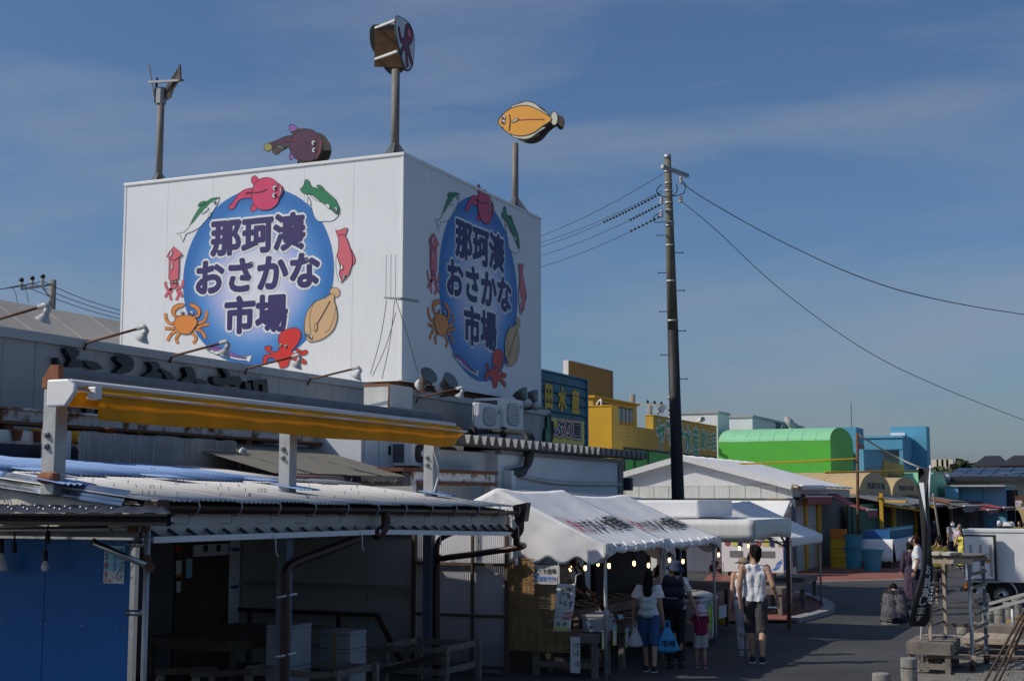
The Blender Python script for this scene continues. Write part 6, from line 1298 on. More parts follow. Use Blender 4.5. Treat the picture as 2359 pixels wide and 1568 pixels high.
# ---------------------------------------------------------------- lettered tents
d1 = lambda x, y: ((1900+x/1.905)/1.7363, (1900+y/1.905)/1.7363)
d2 = lambda x, y: ((2500+x/2.169)/1.7363, (2000+y/2.169)/1.7363)
d3 = lambda x, y: ((3200+x/2.1685)/1.7363, (2000+y/2.1685)/1.7363)
ds = lambda x, y: ((1950+x/2.998)/1.7363, (2200+y/2.998)/1.7363)
XFr, XRi, XBk, ZE, ZR = -6.72, -8.42, -10.12, 1.86, 2.66
def wob(x, y, a=1.0): return a*(.5*noise.noise(Vector((x*1.3, y*1.3, 3.1)))+.25*noise.noise(Vector((x*4, y*4, 7.7))))
def tent(name, label, y0, y1, xf, xr, xb, ze, zr, near_gable=True, far_gable=True, text=None, gz=1.64, tied=True, group='white tents along the market street', valance=.2):
    t = thing(name, label, 'tent', ((xf+xb)/2, (y0+y1)/2, 0), group); W = y1-y0
    def slope(xe):
        def f(u, v):
            x = xr+(xe-xr)*v; y = y0+W*u; z = zr+(ze-zr)*v
            sag = -.045*math.sin(math.pi*u)*(1-.3*v)-.05*math.sin(math.pi*v)*math.sin(math.pi*u)
            fold = .014*math.sin((u*17+v*2.5))*math.exp(-6*(1-u))+.012*math.sin(u*19-v*3)*math.exp(-6*u)
            return (x, y, z+sag+fold+wob(x, y, .028))
        return f
    for xe, nm in ((xf, 'front_slope'), (xb, 'back_slope')): b = B(); b.grid(slope(xe), 40, 28); obj(nm, b, 'canvas_white', t, True, solid=.006)
    for Y, on, s_ in ((y0, near_gable, -1), (y1, far_gable, 1)):
        if not on: continue
        def gab(u, v):
            x = xb+(xf-xb)*u; top = zr+(ze-zr)*abs((x-xr)/(xf-xr)) if x > xr else zr+(ze-zr)*abs((x-xr)/(xb-xr))
            bot = gz+.05*math.cos(u*8*2*math.pi)
            z = top+(bot-top)*v; an_ = math.atan2(x-xr, zr-z+.02); fo = .03*math.sin(an_*16)*math.exp(-1.6*math.hypot(x-xr, zr-z))*min(1, 6*v); return (x, Y+s_*(.02+.03*v+.02*math.sin(u*26)*v+wob(x, z, .05)+fo), z)
        b = B(); b.grid(gab, 80, 12); obj('gable_cloth', b, 'canvas_white', t, True, solid=.006)
    if tied:                                             # valance rolled up and tied along the eave
        b = B(); n = 70
        def roll(u, v):
            y = y0+W*u; a = 2*math.pi*v; r = .05+.006*math.sin(u*29)+.016*noise.noise(Vector((u*9,y0,0))); dz = .03*noise.noise(Vector((u*7,y0,5)))
            return (xf+.01+r*.7*math.cos(a), y, ze-.05+dz+r*1.15*math.sin(a))
        b.grid(roll, n, 8); obj('rolled_valance', b, 'canvas_white', t, True)
        for k in range(6): y = y0+W*(k+.5)/6; b = B(); b.tube(smooth([(xf-.02,y-.06,ze+.02),(xf+.07,y,ze-.03),(xf-.01,y+.07,ze+.03)], 4, False), .009, 5); b.tube(smooth([(xf+.0,y+.06,ze+.03),(xf+.07,y,ze-.04),(xf+.05,y-.05,ze-.12)], 4, False), .009, 5); obj('tie', b, 'white', t)
        for Y in (y0, y1): b = B(); b.grid(lambda u, v: (xf+.03-.35*u, Y+.02*math.sin(v*7+u*5)+.02, ze+.02-(.18+.1*math.sin(u*3))*v), 6, 5); b.grid(lambda u, v: (xf+.03+.012*math.sin(u*9), Y-.12+.3*u, ze+.03-(.2-.1*abs(u-.5))*v), 6, 5); obj('corner_flap', b, 'canvas_white', t, True, solid=.006)
    else:
        b = B(); n = 60; b.grid(lambda u, v: (xf+.015, y0+W*u, ze-(valance+.03*abs(math.sin(u*7*math.pi)))*v), n, 3); obj('valance', b, 'canvas_white', t, True, solid=.006)
    for y in (y0+.05, y1-.05):
        for x in (xf-.04, xb+.04): b = B(); b.tube([(x,y,0),(x,y,ze-.02)], .024, 10); obj('post', b, 'galv', t, True)
    b = B()
    for y in (y0+.05, y1-.05): b.tube([(xf-.04,y,ze-.06),(xr,y,zr-.07),(xb+.04,y,ze-.06)], .02, 8); b.tube([(xf-.04,y,ze-.09),(xb+.04,y,ze-.09)], .018, 8)
    for x, z in ((xf-.04,ze-.08),(xr,zr-.09),(xb+.04,ze-.08)): b.tube([(x,y0+.05,z),(x,y1-.05,z)], .02, 8)
    obj('frame_pipe', b, 'galv', t, True)
    if text:
        sf = slope(xf)
        def on(a, c): p = Vector(sf(a, 1-c)); return p+Vector((.045,0,.095))*.22
        b = B(); glyphs(b, text, lambda x, y: on(.27+x, .26+y), .68, .25, .026); obj('lettering', b, 'ink', t)
        a = Art(lambda x, y: on(x, y), (.0,0,.0)); a.line([(.06,.25),(.235,.25),(.235,.52),(.06,.52)], .014, 'ink_red', 0, True, False); a.done('logo', t)
        b = B(); glyphs(b, '大', lambda x, y: on(.09+x, .28+y), .115, .2, .03); obj('logo', b, 'ink_red', t)
    return t
tent('market_tent', 'nearer lettered white tent with sunlit scalloped gable', 18.55, 21.2, XFr, XRi, XBk, ZE, ZR, True, False, 'カクダイ水産㈱')
tent('market_tent', 'farther lettered white tent joined to the first', 21.22, 24.2, XFr+.02, XRi, XBk, ZE-.03, ZR-.07, False, True, 'カクダイ水産㈱')
# back sheet of the stall
b = B(); b.grid(lambda u, v: (XBk+.12+.02*math.sin(u*40), 18.7+5.4*u, 2.1*v), 60, 4); tag(obj('back_sheet', b, 'canvas_cream', smooth=True, solid=.006), 'grey canvas sheet closing the back of the tents', 'sheet')
# ---------------------------------------------------------------- bamboo blinds
def blind(label, pl, pr, pt, pb_, Y, m_, seed):
    c0, c1 = hy(pl, pt, Y), hy(pr, pb_, Y); t = thing('bamboo_blind', label, 'blind', ((c0.x+c1.x)/2, Y, c1.z), 'bamboo blinds of the stall'); rnd = random.Random(seed)
    b = B(); n = int((c0.z-c1.z)/.011)
    for i in range(n):
        z = c1.z+(c0.z-c1.z)*(i+.5)/n; e0, e1 = rnd.uniform(-.012,.01), rnd.uniform(-.01,.03); dz = rnd.uniform(-.002,.002); yy = Y+rnd.uniform(-.003,.003); r = rnd.uniform(.0038,.0052); b.tube([(c0.x-e0,yy,z), ((c0.x+c1.x)/2,yy+rnd.uniform(-.003,.003),z+dz), (c1.x+e1,yy,z+rnd.uniform(-.003,.003))], r, 5, cap=False)
    stuff(obj('reed', b, m_, t, True)); b = B(); k = 7
    for i in range(k): x = c0.x+(c1.x-c0.x)*(i+.5)/k; b.tube([(x,Y-.007,c0.z),(x,Y-.007,c1.z)], .0018, 4)
    obj('binding_thread', b, 'ink', t); b = B(); b.tube([(c0.x-.02,Y,c0.z+.01),(c1.x+.02,Y,c0.z+.01)], .012, 6); obj('head_rod', b, 'wood_brown', t); return t
blind('orange-brown bamboo blind hanging nearest the shed', 1158, 1228, 1288, 1406, 18.52, 'bamboo', 1)
blind('longer bamboo blind behind the hand-lettered sign', 1167, 1309, 1300, 1503, 18.66, 'bamboo_b', 2)
c = hy(*ds(345,140), 18.49); tag(obj('clip_light', B().cbox((c.x,c.y,c.z-.05), .05, .03, .1), 'white', bev=.008), 'small white clip lamp at the top of the nearest blind', 'lamp')
# hand-lettered board
Y = 18.56; c0, c1 = hy(*ds(551,172), Y), hy(*ds(862,408), Y); t = thing('factory_shop_board', 'hand-lettered white board with green border hanging on the blind', 'sign', ((c0.x+c1.x)/2, Y, c1.z)); W_, H_ = c1.x-c0.x, c0.z-c1.z
obj('board', B().box(c0.x-.1, c1.x, Y, Y+.012, c1.z, c0.z), 'paper', t); a = Art(lambda x, y: (c0.x-.1+(W_+.1)*x, Y-.001, c1.z+H_*y), (0,-1,0)); a.line([(.03,.08),(.95,.08),(.95,.92),(.03,.92)], .022, 'paper_green', 0, True, False); a.line([(.1,.5),(.45,.515),(.75,.505)], .016, 'ink_red', 0); a.line([(.1,.16),(.5,.14),(.82,.14),(.9,.25),(.88,.42)], .016, 'ink_red', 0); a.done('border', t)
lettering(t, 'ダイ水産㈱', (c0.x+.0, Y-.009, c1.z+H_*.55), (1,0,0), (0,0,1), W_*.88, H_*.3, 'ink', .018); lettering(t, '工場直売所', (c0.x+.0, Y-.009, c1.z+H_*.18), (1,0,0), (0,0,1), W_*.84, H_*.26, 'ink_blue', .015)
# tall hanging sheet
Y = 18.42; t = thing('whitebait_sheet', 'tall white hanging sheet with brush-written whitebait prices', 'sign', hy(*ds(900,970), Y)); P = lambda u, v: hy(*ds(838+u*215-v*52, 398+v*575+8*math.sin(u*3.1)*(1-v)), Y)+Vector((0,.03*math.sin(v*5)*u,0))
b = B(); b.grid(P, 10, 20); obj('sheet', b, 'paper', t, True, solid=.003); b = B(); b.grid(lambda u, v: P(u*.96+.02, .905+.055*v)+Vector((0,-.006,0)), 8, 2); obj('yellow_band', b, 'sign_yellow', t)
def wr(s, u0, u1, v0, v1, m_, off=.012): b = B(); glyphs(b, s, lambda x, y: P(u0+x, v1-y)+Vector((0,-.007,0)), u1-u0, v1-v0, off); obj('lettering', b, m_, t)
wr('那珂湊', .2,.78,.08,.16,'ink'); wr('大洗', .25,.72,.17,.235,'ink'); wr('産', .62,.78,.24,.30,'ink'); wr('し', .22,.36,.26,.41,'ink',.03); wr('ら', .45,.6,.35,.46,'ink',.03); wr('す', .72,.93,.36,.51,'ink',.03); wr('入荷しました', .08,.75,.50,.545,'ac_grille',.004); wr('1パック', .08,.4,.58,.63,'ink',.006); wr('540円', .5,.96,.58,.66,'ink_red',.02); wr('2パック', .08,.4,.665,.715,'ink',.006); wr('1000円', .45,1.0,.67,.755,'ink_red',.02); wr('地', .16,.38,.785,.875,'ink_green',.02); wr('物', .52,.76,.785,.875,'ink_green',.02)
b = B(); b.tube([P(0,0), hy(*ds(852,150), 18.45)], .006, 5); b.tube([P(1,0), hy(*ds(1062,300), 18.5), hy(*ds(1095,285), 18.55)], .006, 5); obj('cord', b, 'white', t)
b = B(); p, q = hy(*ds(905,85), 18.62), hy(*ds(1065,300), 18.6); b.tube([p, q], .014, 8); tag(obj('tent_stay', b, 'galv', smooth=True), 'slanting tent stay pipe above the hanging sheet', 'pipe')
Y = 18.5; c0, c1 = hy(*ds(992,1032), Y), hy(*ds(1110,1470), Y); t = thing('squid_price_sheet', 'narrow white price sheet standing against the table leg', 'sign', ((c0.x+c1.x)/2, Y, c1.z)); obj('sheet', B().box(c0.x, c1.x, Y, Y+.006, c1.z, c0.z), 'paper', t); lettering(t, 'いか', (c0.x+.05, Y-.003, c1.z+(c0.z-c1.z)*.7), (1,0,0), (0,0,1), (c1.x-c0.x)*.6, (c0.z-c1.z)*.16, 'ink', .01); lettering(t, 'しお', (c0.x+.05, Y-.003, c1.z+(c0.z-c1.z)*.48), (1,0,0), (0,0,1), (c1.x-c0.x)*.6, (c0.z-c1.z)*.16, 'ink', .01); lettering(t, '一本', (c0.x+.06, Y-.003, c1.z+(c0.z-c1.z)*.15), (1,0,0), (0,0,1), (c1.x-c0.x)*.5, (c0.z-c1.z)*.2, 'ink_red', .01)
# tables, trays and price cards
wood_table('end_table', 'grey wooden trestle table behind the bamboo blinds', -7.95, -6.95, 18.75, 19.35, .62, 'wood_grey', .08, low=True)
wood_table('counter_table', 'long low wooden counter along the front of the lettered tents', -7.5, -6.95, 19.9, 23.1, .66, 'wood_grey', .08)
wood_table('rear_counter', 'higher wooden counter behind the front one', -8.15, -7.55, 19.6, 23.3, .86, 'wood_grey', .08)
tr = None; k = 0; tcols = ['white','paper','foam','paper']
for row, (x, z, ny) in enumerate(((-7.1,.665,7),(-7.37,.665,7),(-7.72,.865,7),(-7.99,.865,7))):
    for j in range(ny):
        y = 20.1+j*.44
        lb = ['front','second','third','back'][row]+' row of the tented counter, fish tray number '+['one','two','three','four','five','six','seven','eight'][j]+' from the blind end'
        if tr is None:
            tr = thing('fish_tray', lb, 'tray', (x, y, z), 'wooden fish trays on the counters'); b = B(); b.box(x-.12,x+.12,y-.2,y+.2,z+.002,z+.018); 
            obj('base', b, 'wood_brown', tr); b = B()
            for s_ in (-1,1): b.box(x+s_*.12-.008,x+s_*.12+.008,y-.2,y+.2,z+.002,z+.05); b.box(x-.111,x+.111,y+s_*.2-.008,y+s_*.2+.008,z+.002,z+.05)
            obj('rim', b, 'wood_dark', tr)
            b = B()
            for i in range(5): b.ball((x-.08+.04*i, y+.02*(-1)**i, z+.03), .022, .12, .014, 8, 6)
            obj('dried_fish', b, 'foam', tr, True)
        else: c = dup(tr, (x, y, z), lb)
rnd = random.Random(5)
for k, (px, py, m_, l_) in enumerate(((905,1152,'lime','bright lime price card on the counter corner'),(882,1150,'paper','white leaning price card beside the lime one'),(1000,1110,'paper','pale price card at the middle of the front counter'),(1050,1105,'ac_grille','grey price card right of the pale one'),(1118,1095,'paper_cyan','blue price card near the woman with the small backpack'),(1040,960,'lime','yellow-green price card on the rear counter'))):
    c = hx(*d1(px, py), -7.05 if py > 1000 else -8.2); t = thing('price_card', l_, 'price card', (c.x, c.y, c.z-.06), 'price cards on the counter'); b = B(); b.hexa([(c.x+.03,c.y-.1,c.z-.07),(c.x+.03,c.y+.1,c.z-.07),(c.x+.026,c.y+.1,c.z-.07),(c.x+.026,c.y-.1,c.z-.07)], [(c.x-.03,c.y-.1,c.z+.07),(c.x-.03,c.y+.1,c.z+.07),(c.x-.034,c.y+.1,c.z+.07),(c.x-.034,c.y-.1,c.z+.07)]); obj('card', b, m_, t); lettering(t, '3枚500円', (c.x+.018,c.y-.08,c.z-.03), (0,1,0), (-.4,0,.9), .16, .05, 'ink', .01)
for k, (px, py, m_) in enumerate(((980,1235,'sign_yellow'),(1062,1208,'sign_yellow'),(1155,1225,'lime'))):
    c = hx(*d1(px, py), -6.9); t = thing('hanging_price_tag', ['first','second','third'][k]+' coloured price tag hanging from the counter edge, counted from the blind', 'price tag', (c.x, c.y, c.z-.15), 'price tags on the counter edge'); obj('tag', B().box(c.x, c.x+.006, c.y-.08, c.y+.08, c.z-.16, c.z+.12), m_, t); obj('head', B().box(c.x+.007, c.x+.01, c.y-.08, c.y+.08, c.z+.06, c.z+.12), 'paper_cyan', t); obj('panel', B().box(c.x+.007, c.x+.01, c.y-.06, c.y+.06, c.z-.13, c.z+.05), 'paper', t)
foamb = thing('foam_carton', 'white foam carton on the end table beside the hanging sheet', 'foam box', (-7.02, 18.98, .65)); obj('box', B().cbox((-7.02,18.98,.635), .34, .34, .2), 'foam', foamb, bev=.01); obj('lid', B().cbox((-7.02,18.98,.836), .36, .36, .04), 'foam', foamb, bev=.01)
# hanging lit bulbs
bl_ = ['first','second','third','fourth','fifth','sixth','seventh','eighth','ninth']
for k, (px, py) in enumerate(((727,705),(840,700),(937,665),(1021,683),(1212,665),(1322,680),(1482,640),(1585,650),(1856,600))):
    c = hx(*d1(px, py), -7.7 if k < 2 else -7.0); bulb(*d1(px, py), c.y, True, bl_[k]+' glowing bulb from the left under the lettered tents', .16)
for k, (px, py) in enumerate(((993,410),(1068,390))): c = hx(*d2(px, py), -7.4); bulb(*d2(px, py), c.y, True, ('left','right')[k]+' glowing bulb under the flat white canopy', .2)
# chest freezer, display board, fan
p = hz(1590,1488); fz = thing('chest_freezer', 'silver chest freezer at the far end of the lettered tents', 'freezer', (p.x-.2, p.y+.5, 0)); fx, fy = p.x-.2, p.y+.55
obj('body', B().box(fx-.38, fx+.38, fy-.55, fy+.55, .06, .74), 'galv', fz, bev=.03); obj('lid_frame', B().box(fx-.4, fx+.4, fy-.57, fy+.57, .742, .8), 'white_bluish', fz, bev=.015); b = B(); b.grid(lambda u, v: (fx-.36+.72*u, fy-.53+1.06*v, .801+.09*math.sin(math.pi*u)**.7), 10, 4); obj('glass_lid', b, 'glass', fz, True)
for k, (dy, m_, z) in enumerate(((-.3,'paper_cyan',.5),(.05,'lime',.45),(.3,'paper',.35))): obj('poster', B().box(fx+.382, fx+.39, fy+dy-.13, fy+dy+.13, z-.2, z+.2), m_, fz)
t = thing('fish_board', 'octagonal white board with a dark rounded picture frame above the person in the bucket hat', 'sign', hx(*d1(1455,700), -8.0)); 
ctr = hx(*d1(1460,715), -7.6); sc_ = .0021*2.3; a = Art(lambda x, y: (ctr.x-.0, ctr.y+(x-1460)*.0046, ctr.z-(y-715)*.0046), (1,-.3,0)); oc = [(1352,640),(1390,628),(1575,628),(1585,660),(1570,740),(1530,790),(1400,795),(1365,770),(1350,720)]
b = B(); b.prism([Vector((ctr.x, ctr.y+(x-1460)*.0046, ctr.z-(y-715)*.0046)) for x, y in oc], (-.02,0,0)); obj('board', b, 'paper', t); a.shape([(1370,690),(1400,660),(1520,660),(1555,690),(1550,740),(1500,765),(1400,765),(1372,740)], 'ac_grille', 1, 9); a.fill([(1490,738),(1545,740),(1510,762),(1490,762)], 'sign_yellow', 3); a.fill([(1420,675),(1520,675),(1525,730),(1420,730)], 'paper', 3, False); a.done('picture', t)
p = hx(*d2(780,595), -8.3); t = thing('stand_fan', 'red-bladed stand fan in the dark end of the tents', 'fan', (p.x, p.y, 0)); b = B()
ax = Vector((.85,-.5,.05)).normalized(); u_ = ax.cross(Vector((0,0,1))).normalized(); v_ = u_.cross(ax)
for r in (.1,.16,.22): b.tube([p+ax*.06+(u_*math.cos(2*math.pi*i/24)+v_*math.sin(2*math.pi*i/24))*r for i in range(25)], .005, 5)
for i in range(16): d = u_*math.cos(2*math.pi*i/16)+v_*math.sin(2*math.pi*i/16); b.tube([p+ax*.07+d*.03, p+ax*.07+d*.12, p+ax*.05+d*.22], .0035, 4)
obj('guard', b, 'black', t); b = B()
for i in range(4):
    a_ = math.pi/2*i; d = u_*math.cos(a_)+v_*math.sin(a_); e = u_*math.cos(a_+.7)+v_*math.sin(a_+.7); b.prism([p+ax*.02, p+d*.19+ax*.0, p+(d+e)*.105+ax*.02, p+e*.17+ax*.03], ax*.008)
obj('blade', b, 'crate_red', t); b = B(); b.lathe(p-ax*.12, [(.05,0),(.06,.08),(.03,.14)], 10, ax); obj('motor', b, 'black', t, True); b = B(); b.tube([p-ax*.06, (p.x-.03,p.y+.02,p.z-.3), (p.x-.03,p.y+.02,.1)], .016, 8); obj('stand', b, 'white', t); b = B(); b.lathe((p.x-.03,p.y+.02,0), [(.22,0),(.22,.02),(.04,.05)], 18); obj('base', b, 'white', t)
# ---------------------------------------------------------------- flat canopy, third tent, tables beneath
f = hz(1826,1447); fy1 = f.y; zc = hx(1826,1212,f.x).z
fc = thing('flat_canopy', 'flat white canopy with a grimy valance and a raised box roof', 'canopy', (f.x-1.7, f.y-2, 0)); xr, xl, ya, yb = f.x, f.x-3.6, f.y-2.9, f.y
b = B(); b.grid(lambda u, v: (xl+(xr-xl)*u, ya+(yb-ya)*v, zc+.16-.05*math.sin(math.pi*u)*math.sin(math.pi*v)+.06*(1-u)+wob(u*4, v*4, .02)), 24, 20); obj('roof', b, 'canvas_white', fc, True, solid=.01)
b = B()
for (p, q) in (((xr+.01,ya),(xr+.01,yb)), ((xl,ya-.01),(xr,ya-.01)), ((xl,yb+.01),(xr,yb+.01))): b.grid(lambda u, v: (p[0]+(q[0]-p[0])*u, p[1]+(q[1]-p[1])*u, zc+.17-(.34+.03*math.sin(u*9))*v), 30, 3)
obj('valance', b, 'white_dirty', fc, True, solid=.006)
obj('raised_roof', B().box(xl-.2, xr-1.1, ya+.3, yb-.2, zc+.2, zc+.52), 'canvas_white', fc, bev=.04)
for x in (xl+.1, xr-.05):
    for y in (ya+.05, yb-.05): obj('post', B().box(x-.035, x+.035, y-.035, y+.035, 0, zc+.12), 'rusty_brown' if x > xl+1 and y > ya+1 else 'steel', fc)
b = B(); b.bar((xr-.05,yb-.05,zc-.4), (xr-.05,yb-.9,zc-.05), .03); b.bar((xr-.05,yb-.05,zc-.4), (xr-.9,yb-.05,zc-.05), .03); obj('brace', b, 'black', fc)
g = hz(1897,1396); gx = g.x; ztE = hx(1897,1232,gx).z; r0 = hx(1690,1156,gx-1.75)
tent('market_tent', 'plain white tent beyond the flat canopy', g.y-3.3, g.y, gx, gx-1.75, gx-3.5, ztE+.02, r0.z+.03, True, True, None, gz=ztE-.02, tied=False, valance=.16)
for k, (px, py, w_, d_, h) in enumerate(((1810,1420,.8,2.4,.62),(1858,1388,.8,1.6,.62))):
    p = hz(px, py); wood_table('fish_bench', ('nearer','farther')[k]+' dark wooden table under the white canopies', p.x-w_, p.x, p.y-.3, p.y+d_-.3, h, 'wood_grey', .09, group='tables under the canopies')
c = hz(1795,1400,.63); tag(obj('paper_sheet', B().cbox((c.x-.1,c.y,.64), .2, .3, .004), 'paper'), 'white paper lying on the nearer dark table', 'paper')
for k, (px, py, m_) in enumerate(((1625,1448,'crate_yellow'),(1660,1440,'crate_yellow'))): p = hz(px, py); crate((p.x-.3, p.y+.6, 0), .5, .4, .32, m_, ('left','right')[k]+' yellow crate in the shade beyond the freezer', 'yellow crates in the shade')
wood_table('dark_counter', 'dark counter in the shade behind the couple', -8.6, -7.4, 25.0, 27.6, .85, 'wood_dark'); c = hx(1660,1408,-7.4); tag(obj('shade_board', B().box(-7.38, -7.36, c.y-.25, c.y+.3, c.z-.12, c.z+.12), 'white_bluish'), 'pale board on the dark counter left of the couple', 'board')
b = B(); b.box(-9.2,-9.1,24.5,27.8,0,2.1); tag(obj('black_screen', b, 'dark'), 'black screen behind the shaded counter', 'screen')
# ---------------------------------------------------------------- vending machines
v0, v1 = hz(1733,1326), hz(1803,1326); Yv = v0.y; vx0, vx1 = hy(1733,1326,Yv).x, hy(1806,1326,Yv).x; vz = 1.86
def vending(x0, x1, label):
    t = thing('vending_machine', label, 'vending machine', ((x0+x1)/2, Yv+.35, 0), 'vending machines by the hall'); W_ = x1-x0
    obj('case', B().box(x0, x1, Yv, Yv+.7, .12, vz), 'white', t, bev=.02); obj('side_panel', B().box(x1+.001, x1+.006, Yv+.03, Yv+.67, .2, vz-.1), 'tub_blue', t); obj('window', B().box(x0+W_*.08, x1-W_*.14, Yv-.012, Yv-.001, 1.3, vz-.12), 'paper', t)
    for r in range(2):
        for i in range(11): x = x0+W_*(.11+.067*i); b = B(); b.lathe((x, Yv-.035, 1.33+.23*r), [(.024,0),(.027,.01),(.027,.12),(.016,.15),(.016,.17)], 8); obj('drink', b, ['can_g','can_r','can_t','can_o','can_o'][(i//2+r) % 5], t)
        obj('shelf_strip', B().box(x0+W_*.08, x1-W_*.14, Yv-.06, Yv-.013, 1.29+.23*r, 1.32+.23*r), 'white', t)
    obj('button_strip', B().box(x0+W_*.1, x1-W_*.16, Yv-.066, Yv-.061, 1.295, 1.315), 'ink', t); obj('price_label', B().box(x0+W_*.36, x0+W_*.55, Yv-.008, Yv-.001, .98, 1.22), 'sign_yellow', t); obj('coin_unit', B().box(x0+W_*.58, x0+W_*.7, Yv-.03, Yv-.001, .98, 1.16), 'navy', t); obj('coin_slot', B().box(x0+W_*.76, x0+W_*.86, Yv-.01, Yv-.001, 1.08, 1.18), 'ink', t); obj('pickup_door', B().box(x0+W_*.28, x0+W_*.72, Yv-.02, Yv-.001, .62, .82), 'steel', t); obj('notice', B().box(x0+W_*.84, x0+W_*.98, Yv-.006, Yv-.001, .95, 1.05), 'wood_pale', t)
    a = Art(lambda u, v: (x0+W_*u, Yv-.001, v), (0,-1,0))
    for k in range(3): a.line([(.62+.05*k,.2),(.74+.05*k,.28),(.8+.05*k,.42),(.96,.55-.07*k)], .03, 'ink_blue', 0)
    a.fill(ell(.22,1.05,.11,.09), 'awn_red', 0, False); a.fill(ell(.93,1.2,.07,.05), 'wood_dark', 1, False); a.done('decal', t)
    for x in (x0+.1, x1-.1): obj('foot', B().box(x-.12, x+.12, Yv-.1, Yv+.6, 0, .118), 'concrete', t)
vending(vx0, vx1, 'white vending machine with drinks and blue wave stripes by the hall'); vending(vx0-1.02, vx0-.04, 'second white vending machine hidden behind the man in the vest')
# ---------------------------------------------------------------- utility pole and wires
XP_ = -11.6; pb_, pt_ = hx(1562,1150,XP_), hx(1538,366,XP_); px_, py_ = XP_, (pb_.y+pt_.y)/2
up = thing('utility_pole', 'tall concrete utility pole standing behind the tents', 'utility pole', (px_, pb_.y, 0))
base = Vector((pb_.x, pb_.y, 0)); base = pb_+(pb_-pt_)*(pb_.z/(pt_.z-pb_.z)); top = pt_
ax = lambda z: base.lerp(top, (z-base.z)/(top.z-base.z))
zj = hx(1545,520,XP_).z; zk = hx(1550,760,XP_).z
b = B(); b.tube([ax(z) for z in (0,2,4,zk)], [.2,.185,.172,.155], 18); obj('pole', b, 'black', up, True)
b = B(); b.tube([ax(z) for z in (zk,zj,top.z)], [.154,.118,.095], 18); obj('pole', b, 'pole_conc', up, True)
b = B(); b.tube([ax(top.z), ax(top.z+.12)], .1, 14); obj('cap', b, 'galv', up, True)
for py in (400, 426, 443, 470, 487, 514, 521, 566, 647, 737): z = hx(1545,py,XP_).z; b = B(); r = .095+(top.z-z)*.0125+.012; b.tube([ax(z-.03), ax(z+.03)], r, 14); obj('band', b, 'galv', up, True)
for k, py in enumerate((543, 582, 628, 668, 716, 760, 815, 870)): z = hx(1545,py,XP_).z; p = ax(z); s_ = -1 if k % 2 == 0 else 1; d = Vector((_ca, _sa, 0))*s_; b = B(); b.tube([p+d*.1, p+d*.36], .012, 6); b.tube([p+d*.35, p+d*.37], .028, 6); obj('step_bolt', b, 'rusty_brown', up)
rgt = Vector((_ca, _sa, 0)); fw = Vector((-_sa, _ca, 0))
z = hx(1545,402,XP_).z; p = ax(z); b = B(); b.bar(p-rgt*.25-fw*.75, p+rgt*.55+fw*-.1-Vector((0,0,.12)), .1, .1); obj('crossarm', b, 'steel', up)
def insul(c, n=3): b = B(); b.lathe(c, sum([[(.03,.07*i),(.06,.07*i+.02),(.06,.07*i+.04),(.03,.07*i+.06)] for i in range(n)], []), 10); obj('insulator', b, 'insul', up, True)
for px, py in ((1524,466),(1524,496),(1569,418),(1568,462)): insul(hx(px, py+5, XP_+.1))
wl = thing('overhead_wires', 'bundle of wires running from the utility pole to behind the tower', 'wire', (px_, pb_.y, 8.)); Lf = Vector((0,0,0))
for k, ((xa, ya), (xb, yb), sg, tw_) in enumerate((((1528,400),(1235,548),.25,0),((1524,440),(1235,562),.3,0),((1524,445),(1235,572),.3,1),((1524,470),(1235,592),.3,1),((1524,497),(1235,618),.3,1))):
    p, q = hx(xa, ya, XP_), hx(xb, yb, -17.5); b = B(); cat_wire(b, p, q, .12, .008, 20); obj('wire', b, 'wire', wl)
    if tw_:
        n_ = [18,10,8][k-2]
        for i in range(n_): u = (.42 if k == 2 else .22)*i/n_+.02; c = p.lerp(q, u)-Vector((0,0,.12*4*u*(1-u))); b = B(); b.cbox(c-Vector((0,0,.02)), .035, .1, .055); obj('spacer', b, 'black', wl)
b = B(); b.tube(smooth([hx(1563,418,XP_), hx(1578,423,XP_), hx(1574,446,XP_), hx(1546,452,XP_)], 5, False), .015, 5); b.tube(smooth([hx(1558,425,XP_), hx(1560,440,XP_), hx(1548,452,XP_)], 5, False), .015, 5); b.tube(smooth([hx(1524,425,XP_), hx(1512,440,XP_), hx(1524,452,XP_), hx(1540,453,XP_)], 5, False), .015, 5); b.tube(smooth([hx(1520,490,XP_), hx(1506,500,XP_), hx(1510,512,XP_), hx(1540,510,XP_)], 5, False), .012, 5); obj('jumper', b, 'wire', wl)
wr_ = thing('right_wires', 'two drooping wires leaving the utility pole to the right', 'wire', (px_, pb_.y, 8.)); b = B()
b.tube(smooth([hx(1566,419,XP_), hx(1640,468,XP_+1), hx(1800,556,XP_+3), hx(2000,645,XP_+5.5), hx(2200,698,XP_+7.5), hx(2420,733,XP_+9.3)], 6, False), .014, 6); obj('wire', b, 'wire', wr_); b = B(); b.tube(smooth([hx(1570,464,XP_), hx(1650,530,XP_+1), hx(1800,668,XP_+2.6), hx(2000,810,XP_+4.8), hx(2200,905,XP_+6.8), hx(2420,990,XP_+8.8)], 6, False), .011, 6); obj('wire', b, 'wire', wr_)
